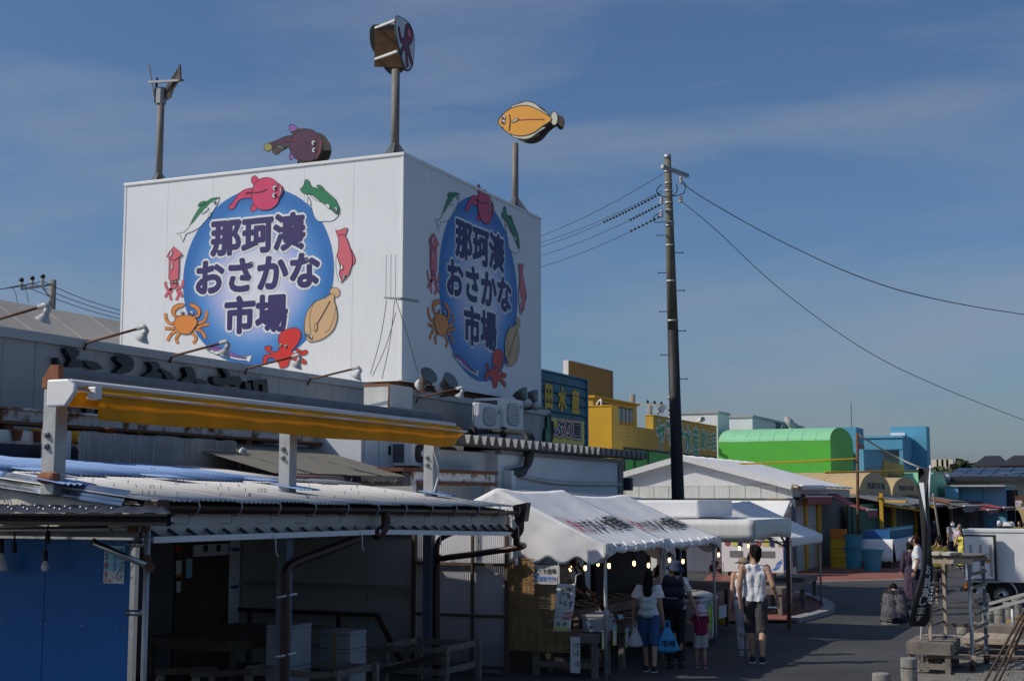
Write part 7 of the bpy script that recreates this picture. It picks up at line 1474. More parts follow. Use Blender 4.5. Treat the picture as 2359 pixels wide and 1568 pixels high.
# rusty pole, orange pipe rails and the white rope over the shops
rp_ = thing('rusty_pole', 'thin rusty pole with a rope in front of the beige vault', 'pole', hz(1976,1310)); p = hx(1976,1155,-9.2); q = hx(1975,998,-9.2); b = B(); b.tube([(p.x,p.y,0), p, q], .06, 8); obj('pole', b, 'rusty_brown', rp_, True)
b = B(); b.tube([hx(1660,1069,-14.2), hx(1800,1065,-12.4), hx(1973,1056,-9.2)], .035, 6); b.tube([hx(1900,1088,-9.4), hx(2000,1086,-8.8), hx(2128,1083,-7.8)], .035, 6); obj('rail', b, 'yellow_deep', rp_, True)
b = B(); b.tube(smooth([hx(1978,1001,-9.2), hx(2060,1050,-8.2), hx(2140,1083,-7), hx(2220,1093,-6.4), hx(2300,1092,-5.8), hx(2420,1080,-5)], 6, False), .035, 6); obj('rope', b, 'canvas_cream', rp_, True)
t = thing('slim_pole', 'slim grey pole leaning beside the flag', 'pole', hz(2166,1320)); p, q = hx(2167,1250,-7.4), hx(2150,1138,-7.4); b = B(); b.tube([p+(p-q)*.9, p, q], .045, 8); obj('pole', b, 'wood_pale', t, True)
# ---------------------------------------------------------------- black flag
fb, ft = hz(2117,1553), hy(2143,1076, hz(2117,1553).y+.25)
fl_ = thing('banner_flag', 'narrow black banner with white brush characters on a white pole', 'flag', fb); b = B(); b.tube([fb, ft+(ft-fb)*.01], .014, 8); obj('pole', b, 'white', fl_, True); b = B(); b.tube([ft-Vector((.02,0,.03)), hy(2112,1079, ft.y)], .01, 6); obj('top_rod', b, 'white', fl_, True)
rows = [(1078,2116,2142),(1090,2115,2140),(1110,2116,2139),(1140,2116,2139),(1180,2119,2141),(1230,2123,2144),(1270,2124,2146),(1310,2122,2149),(1345,2115,2150),(1380,2106,2149),(1410,2099,2147),(1432,2094,2145),(1442,2095,2143)]
def frow(v):
    k = v*(len(rows)-1); i = min(int(k), len(rows)-2); f = k-i; return [rows[i][j]+(rows[i+1][j]-rows[i][j])*f for j in range(3)]
def fsurf(u, v):
    y, a, c = frow(v); Y = fb.y-.28+.10*math.sin(u*4+v*7)+.05*math.sin(v*13+u*2)-.18*(v > .5)*(v-.5)*(1-u)
    return hy(a+(c-a)*u, y, Y)
b = B(); b.grid(fsurf, 12, 48); obj('cloth', b, 'black', fl_, True, solid=.004)
b = B(); b.grid(lambda u, v: fsurf(.12+.5*u-.12*v, .10+.34*v*.9)+Vector((0,-.012,0)) if True else 0, 5, 10)
b = B(); b.grid(lambda u, v: fsurf(.05+.9*v*.75+(.5*(1-v))*u, .17+.22*v)+Vector((0,-.012,0)), 4, 14); obj('pale_stripe', b, 'white_bluish', fl_, True)
def fl_txt(s, u, v, w_, h): b = B(); glyphs(b, s, lambda x, y: fsurf(u+x, v-y)+Vector((0,-.014,0)), w_, h, .02); obj('lettering', b, 'paper', fl_)
for s, u, v in (('お',.45,.61),('肌',.42,.68),('潤',.36,.735),('し',.32,.785),('ま',.3,.845),('す',.24,.905)): fl_txt(s, u, v, .34, .047)
for s, u, v in (('し',.74,.665),('さ',.72,.72),('を',.70,.775)): fl_txt(s, u, v, .26, .047)
b = B(); b.cbox((fb.x, fb.y, 0), .16, .16, .06); tag(obj('flag_base', b, 'concrete', bev=.02), 'small concrete block at the foot of the flag pole', 'block')
# ---------------------------------------------------------------- bollards
bo = None
blb = ['concrete bollard at the bottom edge, left of the pair','larger concrete bollard at the bottom edge beside the flag','concrete bollard just behind the weathered table','concrete bollard seen through the trolley rack','short concrete bollard right of the rack','concrete bollard second from the right edge','concrete bollard at the right edge by the rail','concrete bollard seen below the table top']
for k, (px, py) in enumerate(((2030,1549),(2093,1514),(2219,1441),(2276,1410),(2302,1399),(2323,1386),(2341.5,1376),(2152,1478))):
    c = hz(px, py, .42); c.z = 0
    if bo is None:
        bo = thing('bollard', blb[0], 'bollard', c, 'concrete bollards along the kerb'); b = B(); b.lathe(c, [(.108,0),(.108,.27),(.104,.28)], 24); obj('shaft', b, 'concrete', bo, False); b = B(); b.lathe(c, [(.096,.278),(.096,.292)], 24); obj('groove', b, 'dark', bo); b = B(); b.lathe(c, [(.104,.292),(.108,.3),(.108,.405),(.1,.418),(.06,.421)], 24); obj('head', b, 'concrete', bo)
    else: dup(bo, c, blb[k], k*1.3)
# ---------------------------------------------------------------- weathered table and trolley rack
p = hz(2090,1478,.49); q = hz(2186,1482,.49); x0, x1 = p.x, q.x+.02; y0 = (p.y+q.y)/2; wt = wood_table('weathered_table', 'low weathered wooden table beside the flag pole', x0, x1, y0, y0+1.05, .49, 'wood_grey', .075, .03, .13, low=True)
for k, (a, c, r, m_) in enumerate((((.1,.9),(.75,1.0),.011,'wood_pale'),((.2,.98),(.95,.93),.014,'wood_pale'),((.35,.8),(.9,.86),.018,'beam_blue'))): b = B(); b.tube([(x0+(x1-x0)*a[0], y0+1.05*a[1], .505), (x0+(x1-x0)*c[0], y0+1.05*c[1], .51)], r, 6); tag(obj('loose_stick', b, m_), ['thin pale stick lying along the back of the weathered table','thicker pale stick at the back of the weathered table','grey rolled strip on the weathered table'][k], 'stick')
a = hz(2251.5,1558); xa, ya = a.x, a.y; xb, yb = xa-.58, ya+.98
rk = thing('trolley_rack', 'tall wooden rack on casters with slatted sides and a taped board on top', 'rack', ((xa+xb)/2, (ya+yb)/2, 0))
for x, y in ((xa,ya),(xa,yb),(xb,ya),(xb,yb)):
    b = B(); b.box(x-.022, x+.022, y-.022, y+.022, .22, 1.68); obj('upright', b, 'wood_pale' if x < xa-.1 else 'beam_blue', rk)
    b = B(); b.lathe((x-.015,y,.08), [(.02,0),(.08,.002),(.08,.028),(.02,.03)], 16, (1,0,0)); obj('caster_wheel', b, 'tyre', rk); b = B(); b.box(x-.05, x+.05, y-.05, y+.05, .19, .205); b.box(x-.035, x-.02, y-.02, y+.02, .07, .19); b.box(x+.02, x+.035, y-.02, y+.02, .07, .19); obj('caster_fork', b, 'rust', rk)
for x in (xa, xb):
    for i in range(8): z = .3+i*.19; b = B(); b.bar((x+(.035 if x == xa else -.03), ya-.03, z), (x+(.035 if x == xa else -.03), yb+.03, z), .02, .04); obj('side_slat', b, 'wood_grey', rk)
b = B(); b.box(xb-.05, xa+.06, ya-.04, ya-.024, 1.58, 1.66); b.box(xb-.05, xa+.06, yb+.024, yb+.04, 1.58, 1.66); b.box(xb-.05, xa+.06, ya-.04, ya-.024, .24, .3); obj('cross_rail', b, 'wood_pale', rk)
for i in range(5): obj('top_slat', B().box(xb-.08, xa+.08, ya-.05+i*.22, ya+.13+i*.22, 1.682, 1.7), 'wood_grey', rk)
obj('taped_board', B().box(xb-.06, xa-.15, ya-.08, ya+.25, 1.702, 1.74), 'wood_pale', rk, bev=.01)
for x in (xb+.1, xa-.3): obj('tape', B().box(x-.05, x+.08, ya-.085, ya+.255, 1.7, 1.745), 'canvas_cream', rk)
for i in range(3): obj('shelf_tray', B().box(xb+.03, xa-.03, ya+.1, yb-.1, .3+.0*i, .33) if i == 0 else B().box(xb+.03, xa-.03, yb-.3+.1*i, yb-.25+.1*i, .62, .66), 'wood_dark', rk)
rk.rotation_euler[2] = -R(6)
# benches and planks behind the rack
p = hz(2240,1440,.45); wood_table('plank_bench', 'weathered plank bench behind the trolley rack', p.x, p.x+1.3, p.y, p.y+.5, .46, 'wood_grey', .08, .04, .14)
p = hz(2215,1480,.3); wood_table('slat_platform', 'low slatted platform with a dark tray between the table and rack', p.x, p.x+.75, p.y+.3, p.y+1.2, .36, 'wood_pale', .07, .03, .06)
for k, (px, py, l, rz, m_) in enumerate(((2300,1510,1.1,.15,'wood_grey'),(2330,1490,1.0,-.1,'wood_grey'),(2290,1480,1.2,.05,'wood_pale'),(2340,1520,.9,.3,'wood_dark'))): c = hz(px, py, .1); tag(obj('loose_plank', B().cbox((c.x,c.y,.08+.03*(k%2)), l, .16, .03, 0, rz), m_), ['grey plank lying flat right of the rack','grey plank lying farther back at the right edge','pale plank lying behind the rack','dark plank lying nearest the right edge'][k], 'plank')
# handrail and leaning rusty rods
hr = thing('handrail', 'steel handrail of two sloping bars at the right edge', 'handrail', hz(2330,1440)); p0, p1 = hx(2280,1402,-.9), hx(2420,1358,-.9); Yq = p0.y; 
p0, p1 = hy(2279,1390,26), hy(2420,1352,25); q0, q1 = hy(2279,1405,26), hy(2420,1366,25); b = B(); b.bar(p0, p1, .04, .05); b.bar(q0, q1, .04, .05); obj('rail', b, 'galv', hr); c = hy(2332,1385,25.7); b = B(); b.tube([c, (c.x,c.y,0)], .035, 8); obj('post', b, 'galv', hr, True)
for k, (a, c_) in enumerate((((2365,1395),(2262,1590)),((2370,1400),(2278,1600)),((2375,1410),(2295,1590)))):
    p, q = hy(*a, 17.2), hz(*c_); q = Vector((q.x, q.y, .05)); b = B(); b.bar(p, q, .018, .032); t = tag(obj('rusty_bar', b, 'wood_dark'), ['left','middle','right'][k]+' one of three rusty flat bars leaning at the bottom right corner', 'bar', 'leaning rusty bars')
p, q = hy(2300,1500,17.0), None
b = B()
for i in range(260): c = hz(random.uniform(2195,2359), random.uniform(1505,1568), .065); h = random.uniform(.02,.07); a = random.uniform(0,6.28); d = Vector((math.cos(a),math.sin(a),0))*.012; b.add([c-d, c+d, c+Vector((random.uniform(-.03,.03),random.uniform(-.03,.03),h))], [(0,1,2)])
o = stuff(obj('weeds', b, 'weed')); tag(o, 'tufts of weeds between the paving slabs', 'weeds')
b = B()
for i in range(400): c = hz(random.gauss(2320,22), random.gauss(1428,5), .07); a = random.uniform(0,6.28); d = Vector((math.cos(a),math.sin(a),0))*.06; b.add([c-d, c+d, c+d+Vector((0,0,.02))], [(0,1,2)])
o = stuff(obj('dry_grass', b, 'dry_grass')); tag(o, 'patch of dry orange grass behind the bench', 'dry grass')
# ---------------------------------------------------------------- refrigerated box truck
w = hz(2307,1397); Yt = w.y; pl = hy(2221,1300,Yt); zt_, zb_ = hy(2290,1219,Yt).z, hy(2320,1341,Yt).z
tk = thing('box_truck', 'small white refrigerated box truck with its side door folded back', 'truck', (pl.x+1.5, Yt+.7, 0)); xl = pl.x; xr_ = xl+3.2
obj('cargo_box', B().box(xl, xr_, Yt, Yt+1.4, zb_, zt_), 'white', tk, bev=.02); obj('roof_rail', B().box(xl-.01, xr_, Yt-.02, Yt+.05, zt_-.07, zt_+.01), 'awn_white', tk, bev=.01); obj('roof_mark', B().box(xl+.03, xl+.25, Yt-.024, Yt-.021, zt_-.06, zt_), 'white_bluish', tk)
xd = hy(2291,1300,Yt-.22).x; xd0 = hy(2222,1300,Yt-.22).x; dz1, dz0 = hy(2250,1234,Yt-.2).z, hy(2250,1332,Yt-.2).z
dr = obj('door', B().box(xd0, xd, Yt-.2, Yt-.12, dz0, dz1), 'white', tk, bev=.01); b = B(); b.box(xd-.005, xd+.05, Yt-.26, Yt-.1, dz0-.03, dz1+.03); b.box(xd0-.012, xd-.006, Yt-.215, Yt-.1, dz1+.002, dz1+.03); b.box(xd0-.012, xd0-.001, Yt-.215, Yt-.1, dz0, dz1); obj('gasket', b, 'ink', dr)
for i in range(3): x = xd0+(xd-xd0)*(.22+.33*i); obj('grey_strip', B().box(x-.03, x+.03, Yt-.207, Yt-.201, dz0+.06, dz1-.2), 'ac_grille', dr)
b = B(); c = hy(2275,1291,Yt-.2); b.lathe((c.x,Yt-.201,c.z), [(.06,0),(.06,.006)], 16, (0,-1,0)); obj('round_sticker', b, 'orange', dr)
obj('sill', B().box(xd0, xd+.1, Yt-.2, Yt-.002, dz0-.09, dz0-.035), 'steel', tk); obj('chassis', B().box(xl+.15, xr_, Yt+.2, Yt+1.2, .3, zb_-.002), 'ink', tk); obj('bumper', B().box(xl-.12, xl+.1, Yt+.05, Yt+1.35, .34, .44), 'ink', tk); obj('tail_light', B().box(xl-.02, xl+.05, Yt+.02, Yt+.14, zb_-.16, zb_-.03), 'orange', tk); obj('mudguard', B().box(w.x-.55, w.x-.35, Yt+.05, Yt+.3, .28, .5), 'white', tk, bev=.03)
for yy in (Yt+.08, Yt+1.2):
    b = B(); b.lathe((w.x,yy,.27), [(.17,0),(.26,.0),(.275,.03),(.275,.13),(.26,.16),(.17,.16)], 24, (0,1,0)); o = obj('wheel', b, 'tyre', tk, True); b = B(); b.lathe((w.x,yy-.004,.27), [(.17,0),(.165,.02),(.12,.05),(.06,.03),(.05,.0),(.0,.0)], 20, (0,1,0)); obj('rim', b, 'chrome', o, True)
    for i in range(6): a = i*math.pi/3; b = B(); b.lathe((w.x+.09*math.cos(a),yy+.015,.27+.09*math.sin(a)), [(.012,0),(.01,.02)], 6, (0,-1,0)); obj('wheel_nut', b, 'steel', o)
b = B(); n = 14; b.add([(w.x+.36*math.cos(math.pi*i/n-.3), yy_, .27+.36*math.sin(math.pi*i/n-.3)) for yy_ in (Yt+.05, Yt+.32) for i in range(n+1)], [(i, i+1, n+2+i, n+1+i) for i in range(n//2)]); obj('fender', b, 'white', tk, True, solid=.02)
obj('cab', B().box(xr_+.05, xr_+1.4, Yt+.02, Yt+1.38, .4, 1.7), 'white', tk, bev=.1); 
# far pickup
k = hz(2322,1245,1.35); k = hy(2322,1215,62); kt = thing('far_pickup', 'small white pickup seen from behind with a frame over its cab', 'pickup', (k.x, 62, 0)); Yk = 62; x0, x1 = hy(2304,1215,Yk).x, hy(2340,1215,Yk).x; zt2, zb2 = hy(2322,1203,Yk).z, hy(2322,1232,Yk).z
b = B(); b.hexa([(x0,Yk,.35),(x1,Yk,.35),(x1,Yk+1.4,.35),(x0,Yk+1.4,.35)], [(x0+.12,Yk+.12,zt2),(x1-.12,Yk+.12,zt2),(x1-.12,Yk+1.1,zt2),(x0+.12,Yk+1.1,zt2)]); obj('cab', b, 'white', kt, bev=.05); cx_ = (x0+x1)/2; obj('rear_window', B().box(cx_-.22, cx_+.22, Yk+.05, Yk+.07, zt2-.5, zt2-.14), 'glass', kt, bev=.03); b = B()
for x in (x0+.1, cx_-.2, cx_+.2, x1-.1): b.bar((x,Yk-.15,.5), (x,Yk-.15,zt2+.02), .04)
b.bar((x0+.08,Yk-.15,zt2+.02), (x1-.08,Yk-.15,zt2+.02), .04); b.bar((x0+.08,Yk-.15,zt2-.6), (x1-.08,Yk-.15,zt2-.6), .04); obj('frame', b, 'white', kt); obj('bed', B().box(x0-.05, x1+.05, Yk-1.9, Yk-.2, .45, .75), 'white', kt); b = B()
for x in (x0+.12, x1-.12): b.lathe((x-.07,Yk-1.2,.27), [(.05,0),(.27,0),(.27,.14),(.05,.14)], 16, (1,0,0))
obj('wheel', b, 'tyre', kt)
# ---------------------------------------------------------------- people
for n_, c_, r_ in (('skin_a',(.42,.24,.16),.55),('skin_b',(.50,.30,.21),.55),('hair_black',(.012,.010,.009),.55),('hair_brown',(.035,.018,.012),.5),('cloth_white',(.72,.72,.74),.8),('cloth_navy',(.012,.014,.028),.8),('cloth_black',(.014,.014,.016),.8),('cloth_blue',(.045,.10,.24),.8),('cloth_grey',(.055,.055,.058),.85),('cloth_lightgrey',(.42,.42,.42),.85),('cloth_lav',(.34,.31,.48),.8),('cloth_plum',(.075,.05,.08),.85),('cloth_mag',(.20,.012,.055),.8),('cloth_olive',(.14,.125,.018),.85),('cloth_khaki',(.24,.20,.13),.85),('cloth_pink',(.62,.46,.55),.8),('cloth_yellow',(.66,.60,.12),.8),('cloth_cream',(.62,.60,.55),.8),('denim_pale',(.50,.55,.62),.8),('pack_mint',(.46,.55,.55),.6),('hat_navy',(.025,.045,.085),.8),('mask_white',(.62,.66,.70),.7),('shoe_black',(.012,.013,.018),.6),('shoe_pink',(.50,.03,.14),.6),('sole',(.6,.6,.6),.7),('bag_blue',(.03,.30,.56),.4),('bag_white',(.55,.55,.57),.4),('eye_dark',(.01,.008,.008),.3)):
    mat(n_, c_, .85 if n_.startswith('hair') else r_, var=.14 if n_.startswith('cloth') else .10, spec=.15 if n_.startswith('hair') else .4, scale=6, bump=.5 if n_.startswith('cloth') else 0, bscale=12)
J0 = dict(pel=(0,0,.96), wai=(0,0,1.10), che=(0,0,1.28), nek=(0,-.01,1.44), hed=(0,.015,1.585), shR=(.165,-.005,1.405), elR=(.205,-.03,1.13), wrR=(.215,.02,.89), shL=(-.165,-.005,1.405), elL=(-.205,-.03,1.13), wrL=(-.215,.02,.89), hpR=(.085,0,.92), knR=(.09,.015,.5), anR=(.09,-.02,.085), hpL=(-.085,0,.92), knL=(-.09,.015,.5), anL=(-.09,-.02,.085))
def cap(b, p, r0, q, r1, n=12, flat=False):
    p, q = Vector(p), Vector(q); d = q-p; L_ = d.length
    if L_ < 1e-5: d = Vector((0,0,1)); L_ = 1e-4
    pr = []
    if flat: pr = [(r0*.02,0),(r0,0),(r0,.0001),(r1,L_-.0001),(r1,L_),(r1*.02,L_)]
    else:
        for i in range(5): a = math.pi/2*(1-i/4.); pr.append((max(r0*math.cos(a), .001), -r0*math.sin(a)))
        for i in range(5): a = math.pi/2*i/4.; pr.append((max(r1*math.cos(a), .001), L_+r1*math.sin(a)))
    b.lathe(p, pr, n, d)
def melt(name, b, m, parent, vox, smooth_it=4):
    """union overlapping pieces into one continuous skin"""
    me = bpy.data.meshes.new('tmp'); me.from_pydata(b.v, [], b.f); o = bpy.data.objects.new('tmp', me); COL.objects.link(o)
    md = o.modifiers.new('r', 'REMESH'); md.mode = 'VOXEL'; md.voxel_size = vox; md.use_smooth_shade = True
    if smooth_it: s_ = o.modifiers.new('s', 'SMOOTH'); s_.iterations = smooth_it; s_.factor = .5
    me2 = bpy.data.meshes.new_from_object(o.evaluated_get(bpy.context.evaluated_depsgraph_get())); bpy.data.objects.remove(o); bpy.data.meshes.remove(me)
    if m.startswith(('cloth', 'denim')):                    # folds in the cloth
        n3 = len(me2.vertices)*3; cs = [0.0]*n3; ns_ = [0.0]*n3; me2.vertices.foreach_get('co', cs); me2.vertices.foreach_get('normal', ns_)
        for i in range(0, n3, 3):
            x, y, z = cs[i:i+3]; a = .011*noise.noise((x*13, y*13, z*6))+.005*noise.noise((x*30, y*30, z*14)); cs[i] += ns_[i]*a; cs[i+1] += ns_[i+1]*a; cs[i+2] += ns_[i+2]*a
        me2.vertices.foreach_set('co', cs)
    me2.name = name; me2.transform(Matrix.Translation(-root_of(parent).location)); me2.materials.clear(); me2.materials.append(MAT[m]); me2.polygons.foreach_set('use_smooth', [True]*len(me2.polygons))
    o = bpy.data.objects.new(name, me2); COL.objects.link(o); o.parent = parent; return o
def fig(label, loc, head, H, wear, J=None, hs=1.0, skin='skin_a', vox=.010, hyaw=0.0, hpit=0.0, fem=False, group=None, build=1.0, hands=True):
    j = {k: Vector(v) for k, v in {**J0, **(J or {})}.items()}; s = H/1.70; M = Matrix.Translation(Vector(loc)) @ Matrix.Rotation(head, 4, 'Z') @ Matrix.Scale(s, 4); vox = vox*max(.8, s)
    t = thing('person', label, 'person', loc, group); T = lambda p: M @ Vector(p)
    hm = Matrix.Translation(j['hed']) @ Matrix.Rotation(hyaw, 4, 'Z') @ Matrix.Rotation(-hpit, 4, 'X') @ Matrix.Scale(hs, 4); Hd = lambda x, y, z: T(hm @ Vector((x, y, z)))
    bw = build; sw = .93 if fem else 1.0
    def C(b, a, ra, c, rc, flat=False): cap(b, T(a), ra*s, T(c), rc*s, flat=flat)
    def side(v, dx): return Vector(v)+Vector((dx, 0, 0))
    # body
    b = B(); pe, wa, ch, nk = j['pel'], j['wai'], j['che'], j['nek']
    for sg in (-1, 1):
        C(b, side(pe, sg*.055), .095*bw, side(wa, sg*.05), .078*bw); C(b, side(wa, sg*.05), .078*bw, side(ch, sg*.068*sw), .092*bw); C(b, side(ch, sg*.068*sw), .09*bw, j['shR' if sg > 0 else 'shL']-Vector((sg*.03,0,.02)), .055)
    C(b, ch, .09, nk, .058); C(b, nk, .055, hm @ Vector((0,-.015,-.05)), .05)
    for sd in 'RL':
        sg = 1 if sd == 'R' else -1
        C(b, j['sh'+sd], .05*bw, j['el'+sd], .038*bw); C(b, j['el'+sd], .037*bw, j['wr'+sd], .026); C(b, j['hp'+sd], .085*bw, j['kn'+sd], .054*bw)
        an, kn = j['an'+sd], j['kn'+sd]; mid = kn.lerp(an, .35)+Vector((0,-.015,0)); C(b, kn, .05, mid, .052*bw); C(b, mid, .05*bw, an, .034); C(b, an+Vector((0,-.03,-.04)), .035, an+Vector((0,.12,-.055)), .03)
        el, wr = j['el'+sd], j['wr'+sd]; d = (wr-el).normalized(); sx = d.cross(Vector((0,1,0))); sx = sx.normalized() if sx.length > .1 else Vector((1,0,0)); fwv = sx.cross(d)
        pa = wr+d*.05; C(b, wr+d*.01-fwv*.015, .022, pa-fwv*.018, .021); C(b, wr+d*.01+fwv*.015, .022, pa+fwv*.02, .021)
        if hands:
            for k, ln in enumerate((.062,.072,.066,.05)):
                f0 = pa+fwv*(.03-.02*k)+d*.01; f1 = f0+d*ln*.55+sx*(-sg*.006); f2 = f1+d*ln*.4+sx*(-sg*.02); C(b, f0, .0105, f1, .0095); C(b, f1, .0095, f2, .008)
            C(b, wr+d*.02+fwv*.025, .013, wr+d*.05+fwv*.05, .011); C(b, wr+d*.05+fwv*.05, .011, wr+d*.075+fwv*.05, .009)
    # head: skull, jaw, nose, ears
    for (x, y, z, rx, ry, rz_) in ((0,-.01,.02,.074,.092,.092),(0,.015,-.04,.056,.068,.062),(0,.03,-.075,.035,.04,.03)):
        q = B(); q.ball((0,0,0), rx, ry, rz_, 14, 10); b.add([Hd(*(Vector(v)+Vector((x,y,z)))) for v in q.v], q.f)
    cap(b, Hd(0,.085,.012), .012*s, Hd(0,.098,-.018), .017*s)
    for sg in (-1, 1): cap(b, Hd(sg*.076,-.01,.02), .014*s, Hd(sg*.078,-.005,-.015), .012*s)
    melt('body', b, skin, t, vox, 3)
    for sg in (-1, 1): e = B(); e.ball(Hd(sg*.029,.078,.018), .010*s, nu=8, nv=6); obj('eye', e, 'eye_dark', t, True)
    def face_patch(nm, m, z0, z1, out, wd):
        q = B(); q.grid(lambda u, v: Hd((.074+out)*math.sin((u-.5)*wd), (.083+out)*math.cos((u-.5)*wd)+.01-.02*abs(v-.4), z0+(z1-z0)*v), 14, 6); return obj(nm, q, m, t, True, solid=.004)
    def torso(b, grow, zlow=None, hem=0.0, so=.045):
        for sg in (-1, 1):
            if zlow is not None: C(b, side(pe, sg*.06)+Vector((0,0,zlow-pe.z)), (.098+hem)*bw+grow, side(wa, sg*.052), .085*bw+grow, flat=True)
            C(b, side(wa, sg*.052), .082*bw+grow, side(ch, sg*.07*sw), .096*bw+grow); C(b, side(ch, sg*.07*sw), .095*bw+grow, j['shR' if sg > 0 else 'shL']-Vector((sg*so,0,.015)), .05+grow)
        C(b, ch, .092+grow, nk-Vector((0,0,.03)), .06+grow)
    for wv in wear:
        k, m = wv[0], wv[1]; b = B()
        if k in ('tee', 'blouse', 'shirt', 'long', 'tank'):
            torso(b, .012, wv[2] if len(wv) > 2 else .93, .02 if k == 'blouse' else .006, .085 if k == 'tank' else .045)
            if k != 'tank':
                for sd in 'RL':
                    sh, el, wr = j['sh'+sd], j['el'+sd], j['wr'+sd]; f = {'tee':.62,'shirt':.8,'blouse':.6,'long':1.0}[k]; r1 = {'tee':.062,'shirt':.058,'blouse':.088,'long':.052}[k]
                    C(b, sh-(el-sh).normalized()*.0, .064*bw, sh.lerp(el, .3), .064*bw); C(b, sh, .062*bw, sh.lerp(el, f), r1*bw, flat=True)
                    if k == 'long': C(b, el, .05, el.lerp(wr, .9), .04, flat=True)
            else:
                for sg, sd in ((1,'R'),(-1,'L')): C(b, j['sh'+sd]-Vector((sg*.085,0,-.005)), .04, side(ch, sg*.06), .09)
            melt('shirt', b, m, t, vox, 3)
        elif k in ('trousers', 'shorts', 'wide'):
            end = wv[2] if len(wv) > 2 else .1
            for sg, sd in ((1,'R'),(-1,'L')):
                hp, kn, an = j['hp'+sd], j['kn'+sd], j['an'+sd]; C(b, side(pe, sg*.05)+Vector((0,0,-.02)), .105*bw, side(wa, sg*.045)-Vector((0,0,.05)), .09*bw, flat=False)
                gr = {'trousers':.012,'shorts':.03,'wide':.055}[k]
                fz = (hp.z-end)/(hp.z-kn.z); 
                if fz <= 1: C(b, hp, .094*bw+gr*.5, hp.lerp(kn, fz), (.062+gr)*bw+.01, flat=True)
                else:
                    C(b, hp, .094*bw+gr*.3, kn, (.06+gr*.6)*bw); fa = min(1, (kn.z-end)/(kn.z-an.z)); C(b, kn, (.06+gr*.6)*bw, kn.lerp(an, fa), (.046+gr)*bw, flat=True)
                C(b, hp, .1*bw, side(pe, sg*.04), .105*bw)
            melt({'trousers':'trousers','shorts':'shorts','wide':'wide_shorts'}[k], b, m, t, vox, 3)
        elif k == 'dress':
            torso(b, .012); end = wv[2] if len(wv) > 2 else .25
            for sg in (-1, 1): C(b, side(pe, sg*.05), .12*bw, side(wa, sg*.045), .09*bw); C(b, Vector((sg*.07, pe.y*.6, end)), .15*bw, side(pe, sg*.05), .115*bw, flat=True)
            C(b, Vector((0,.02,end)), .18*bw, pe, .13*bw, flat=True)
            for sd in 'RL': sh, el, wr = j['sh'+sd], j['el'+sd], j['wr'+sd]; C(b, sh, .06, el, .056); C(b, el, .056, el.lerp(wr,.85), .048, flat=True)
            melt('dress', b, m, t, vox, 3)
        elif k == 'apron':
            q = B(); q.grid(lambda u, v: T((wa.x+(u-.5)*(.24+.16*v), ch.y+.125+.03*math.cos((u-.5)*3)+.02*v, ch.z+.05-(ch.z+.05-.55)*v)), 10, 12); obj('apron', q, m, t, True, solid=.006)
            for sg in (-1, 1): q = B(); q.tube([T((sg*.1,ch.y+.13,ch.z+.04)), T((sg*.1,nk.y+.07,nk.z-.0)), T((sg*.09,nk.y-.07,nk.z-.02)), T((sg*.06,ch.y-.13,ch.z))], .018*s, 6); obj('apron_strap', q, m, t, True)
        elif k == 'hair':
            style = wv[2]
            for i in range(26 if style != 'bald' else 0):
                a = random.uniform(-math.pi, math.pi); el_ = random.uniform(-.1, 1.0); x, y, z = math.cos(el_*1.5)*math.sin(a), -math.cos(el_*1.5)*math.cos(a), math.sin(el_*1.5)
                if y > .35 and z < .55: continue
                p = (x*.07, y*.085-.012, .03+z*.085); cap(b, Hd(*p), .024*s, Hd(p[0]*1.08, p[1]*1.08, p[2]-.02+.02*z), .02*s, 8)
            q = B(); q.grid(lambda u, v: (.083*math.cos(u*2*math.pi)*math.sin(v*1.75), .098*math.sin(u*2*math.pi)*math.sin(v*1.75)-.016, .022+.103*math.cos(v*1.75)), 20, 10)
            qv = [Vector(v) for v in q.v]; qv = [Vector((v.x, min(v.y, .062+max(0, v.z-.06)*.35), v.z)) for v in qv]; b.add([Hd(*v) for v in qv], q.f); q2 = B(); q2.ball((0,0,0), .076, .082, .08, 14, 10); b.add([Hd(v[0], v[1]-.024, v[2]+.026) for v in q2.v], q2.f)
            cap(b, Hd(0,-.06,.0), .06*s, Hd(0,-.055,-.06), .048*s)
            if style == 'bushy':
                for i in range(40):
                    a = random.uniform(-2.4, 2.4); e_ = random.uniform(.0, 1.15); cap(b, Hd(.07*math.cos(e_)*math.sin(a), -.085*math.cos(e_)*math.cos(a)-.01, .035+.095*math.sin(e_)), .028*s, Hd(.085*math.cos(e_)*math.sin(a), -.1*math.cos(e_)*math.cos(a)-.01, .045+.115*math.sin(e_)), .014*s, 7)
            if style == 'long':
                for dx in (-.035, 0, .035): cap(b, Hd(dx,-.08,.0), .045*s, T((dx*1.2, nk.y-.11, nk.z-.08)), .042*s); cap(b, T((dx*1.2, nk.y-.11, nk.z-.08)), .042*s, T((dx*.7, ch.y-.16, ch.z-.02)), .024*s)
            if style == 'bob':
                for sg in (-1,1): cap(b, Hd(sg*.06,-.02,.02), .04*s, Hd(sg*.058,-.02,-.09), .032*s)
            if style == 'side':
                cap(b, Hd(.03,-.07,-.02), .045*s, T((.06, nk.y-.06, nk.z-.06)), .045*s); cap(b, T((.06, nk.y-.06, nk.z-.06)), .045*s, T((.08, ch.y-.1, ch.z+.02)), .022*s)
            melt('hair', b, m, t, vox, 1)
        elif k == 'buckethat':
            q = B(); q.lathe((0,0,0), [(.085,.075),(.09,.02),(.1,.015),(.15,-.03),(.152,-.026),(.102,.022),(.096,.03),(.09,.1),(.075,.115),(.02,.12)], 24); obj('hat', (lambda z_: z_.add([Hd(v[0], v[1]*1.12-.012, v[2]+.03) for v in q.v], q.f))(B()), m, t, True)
        elif k == 'sunhat':
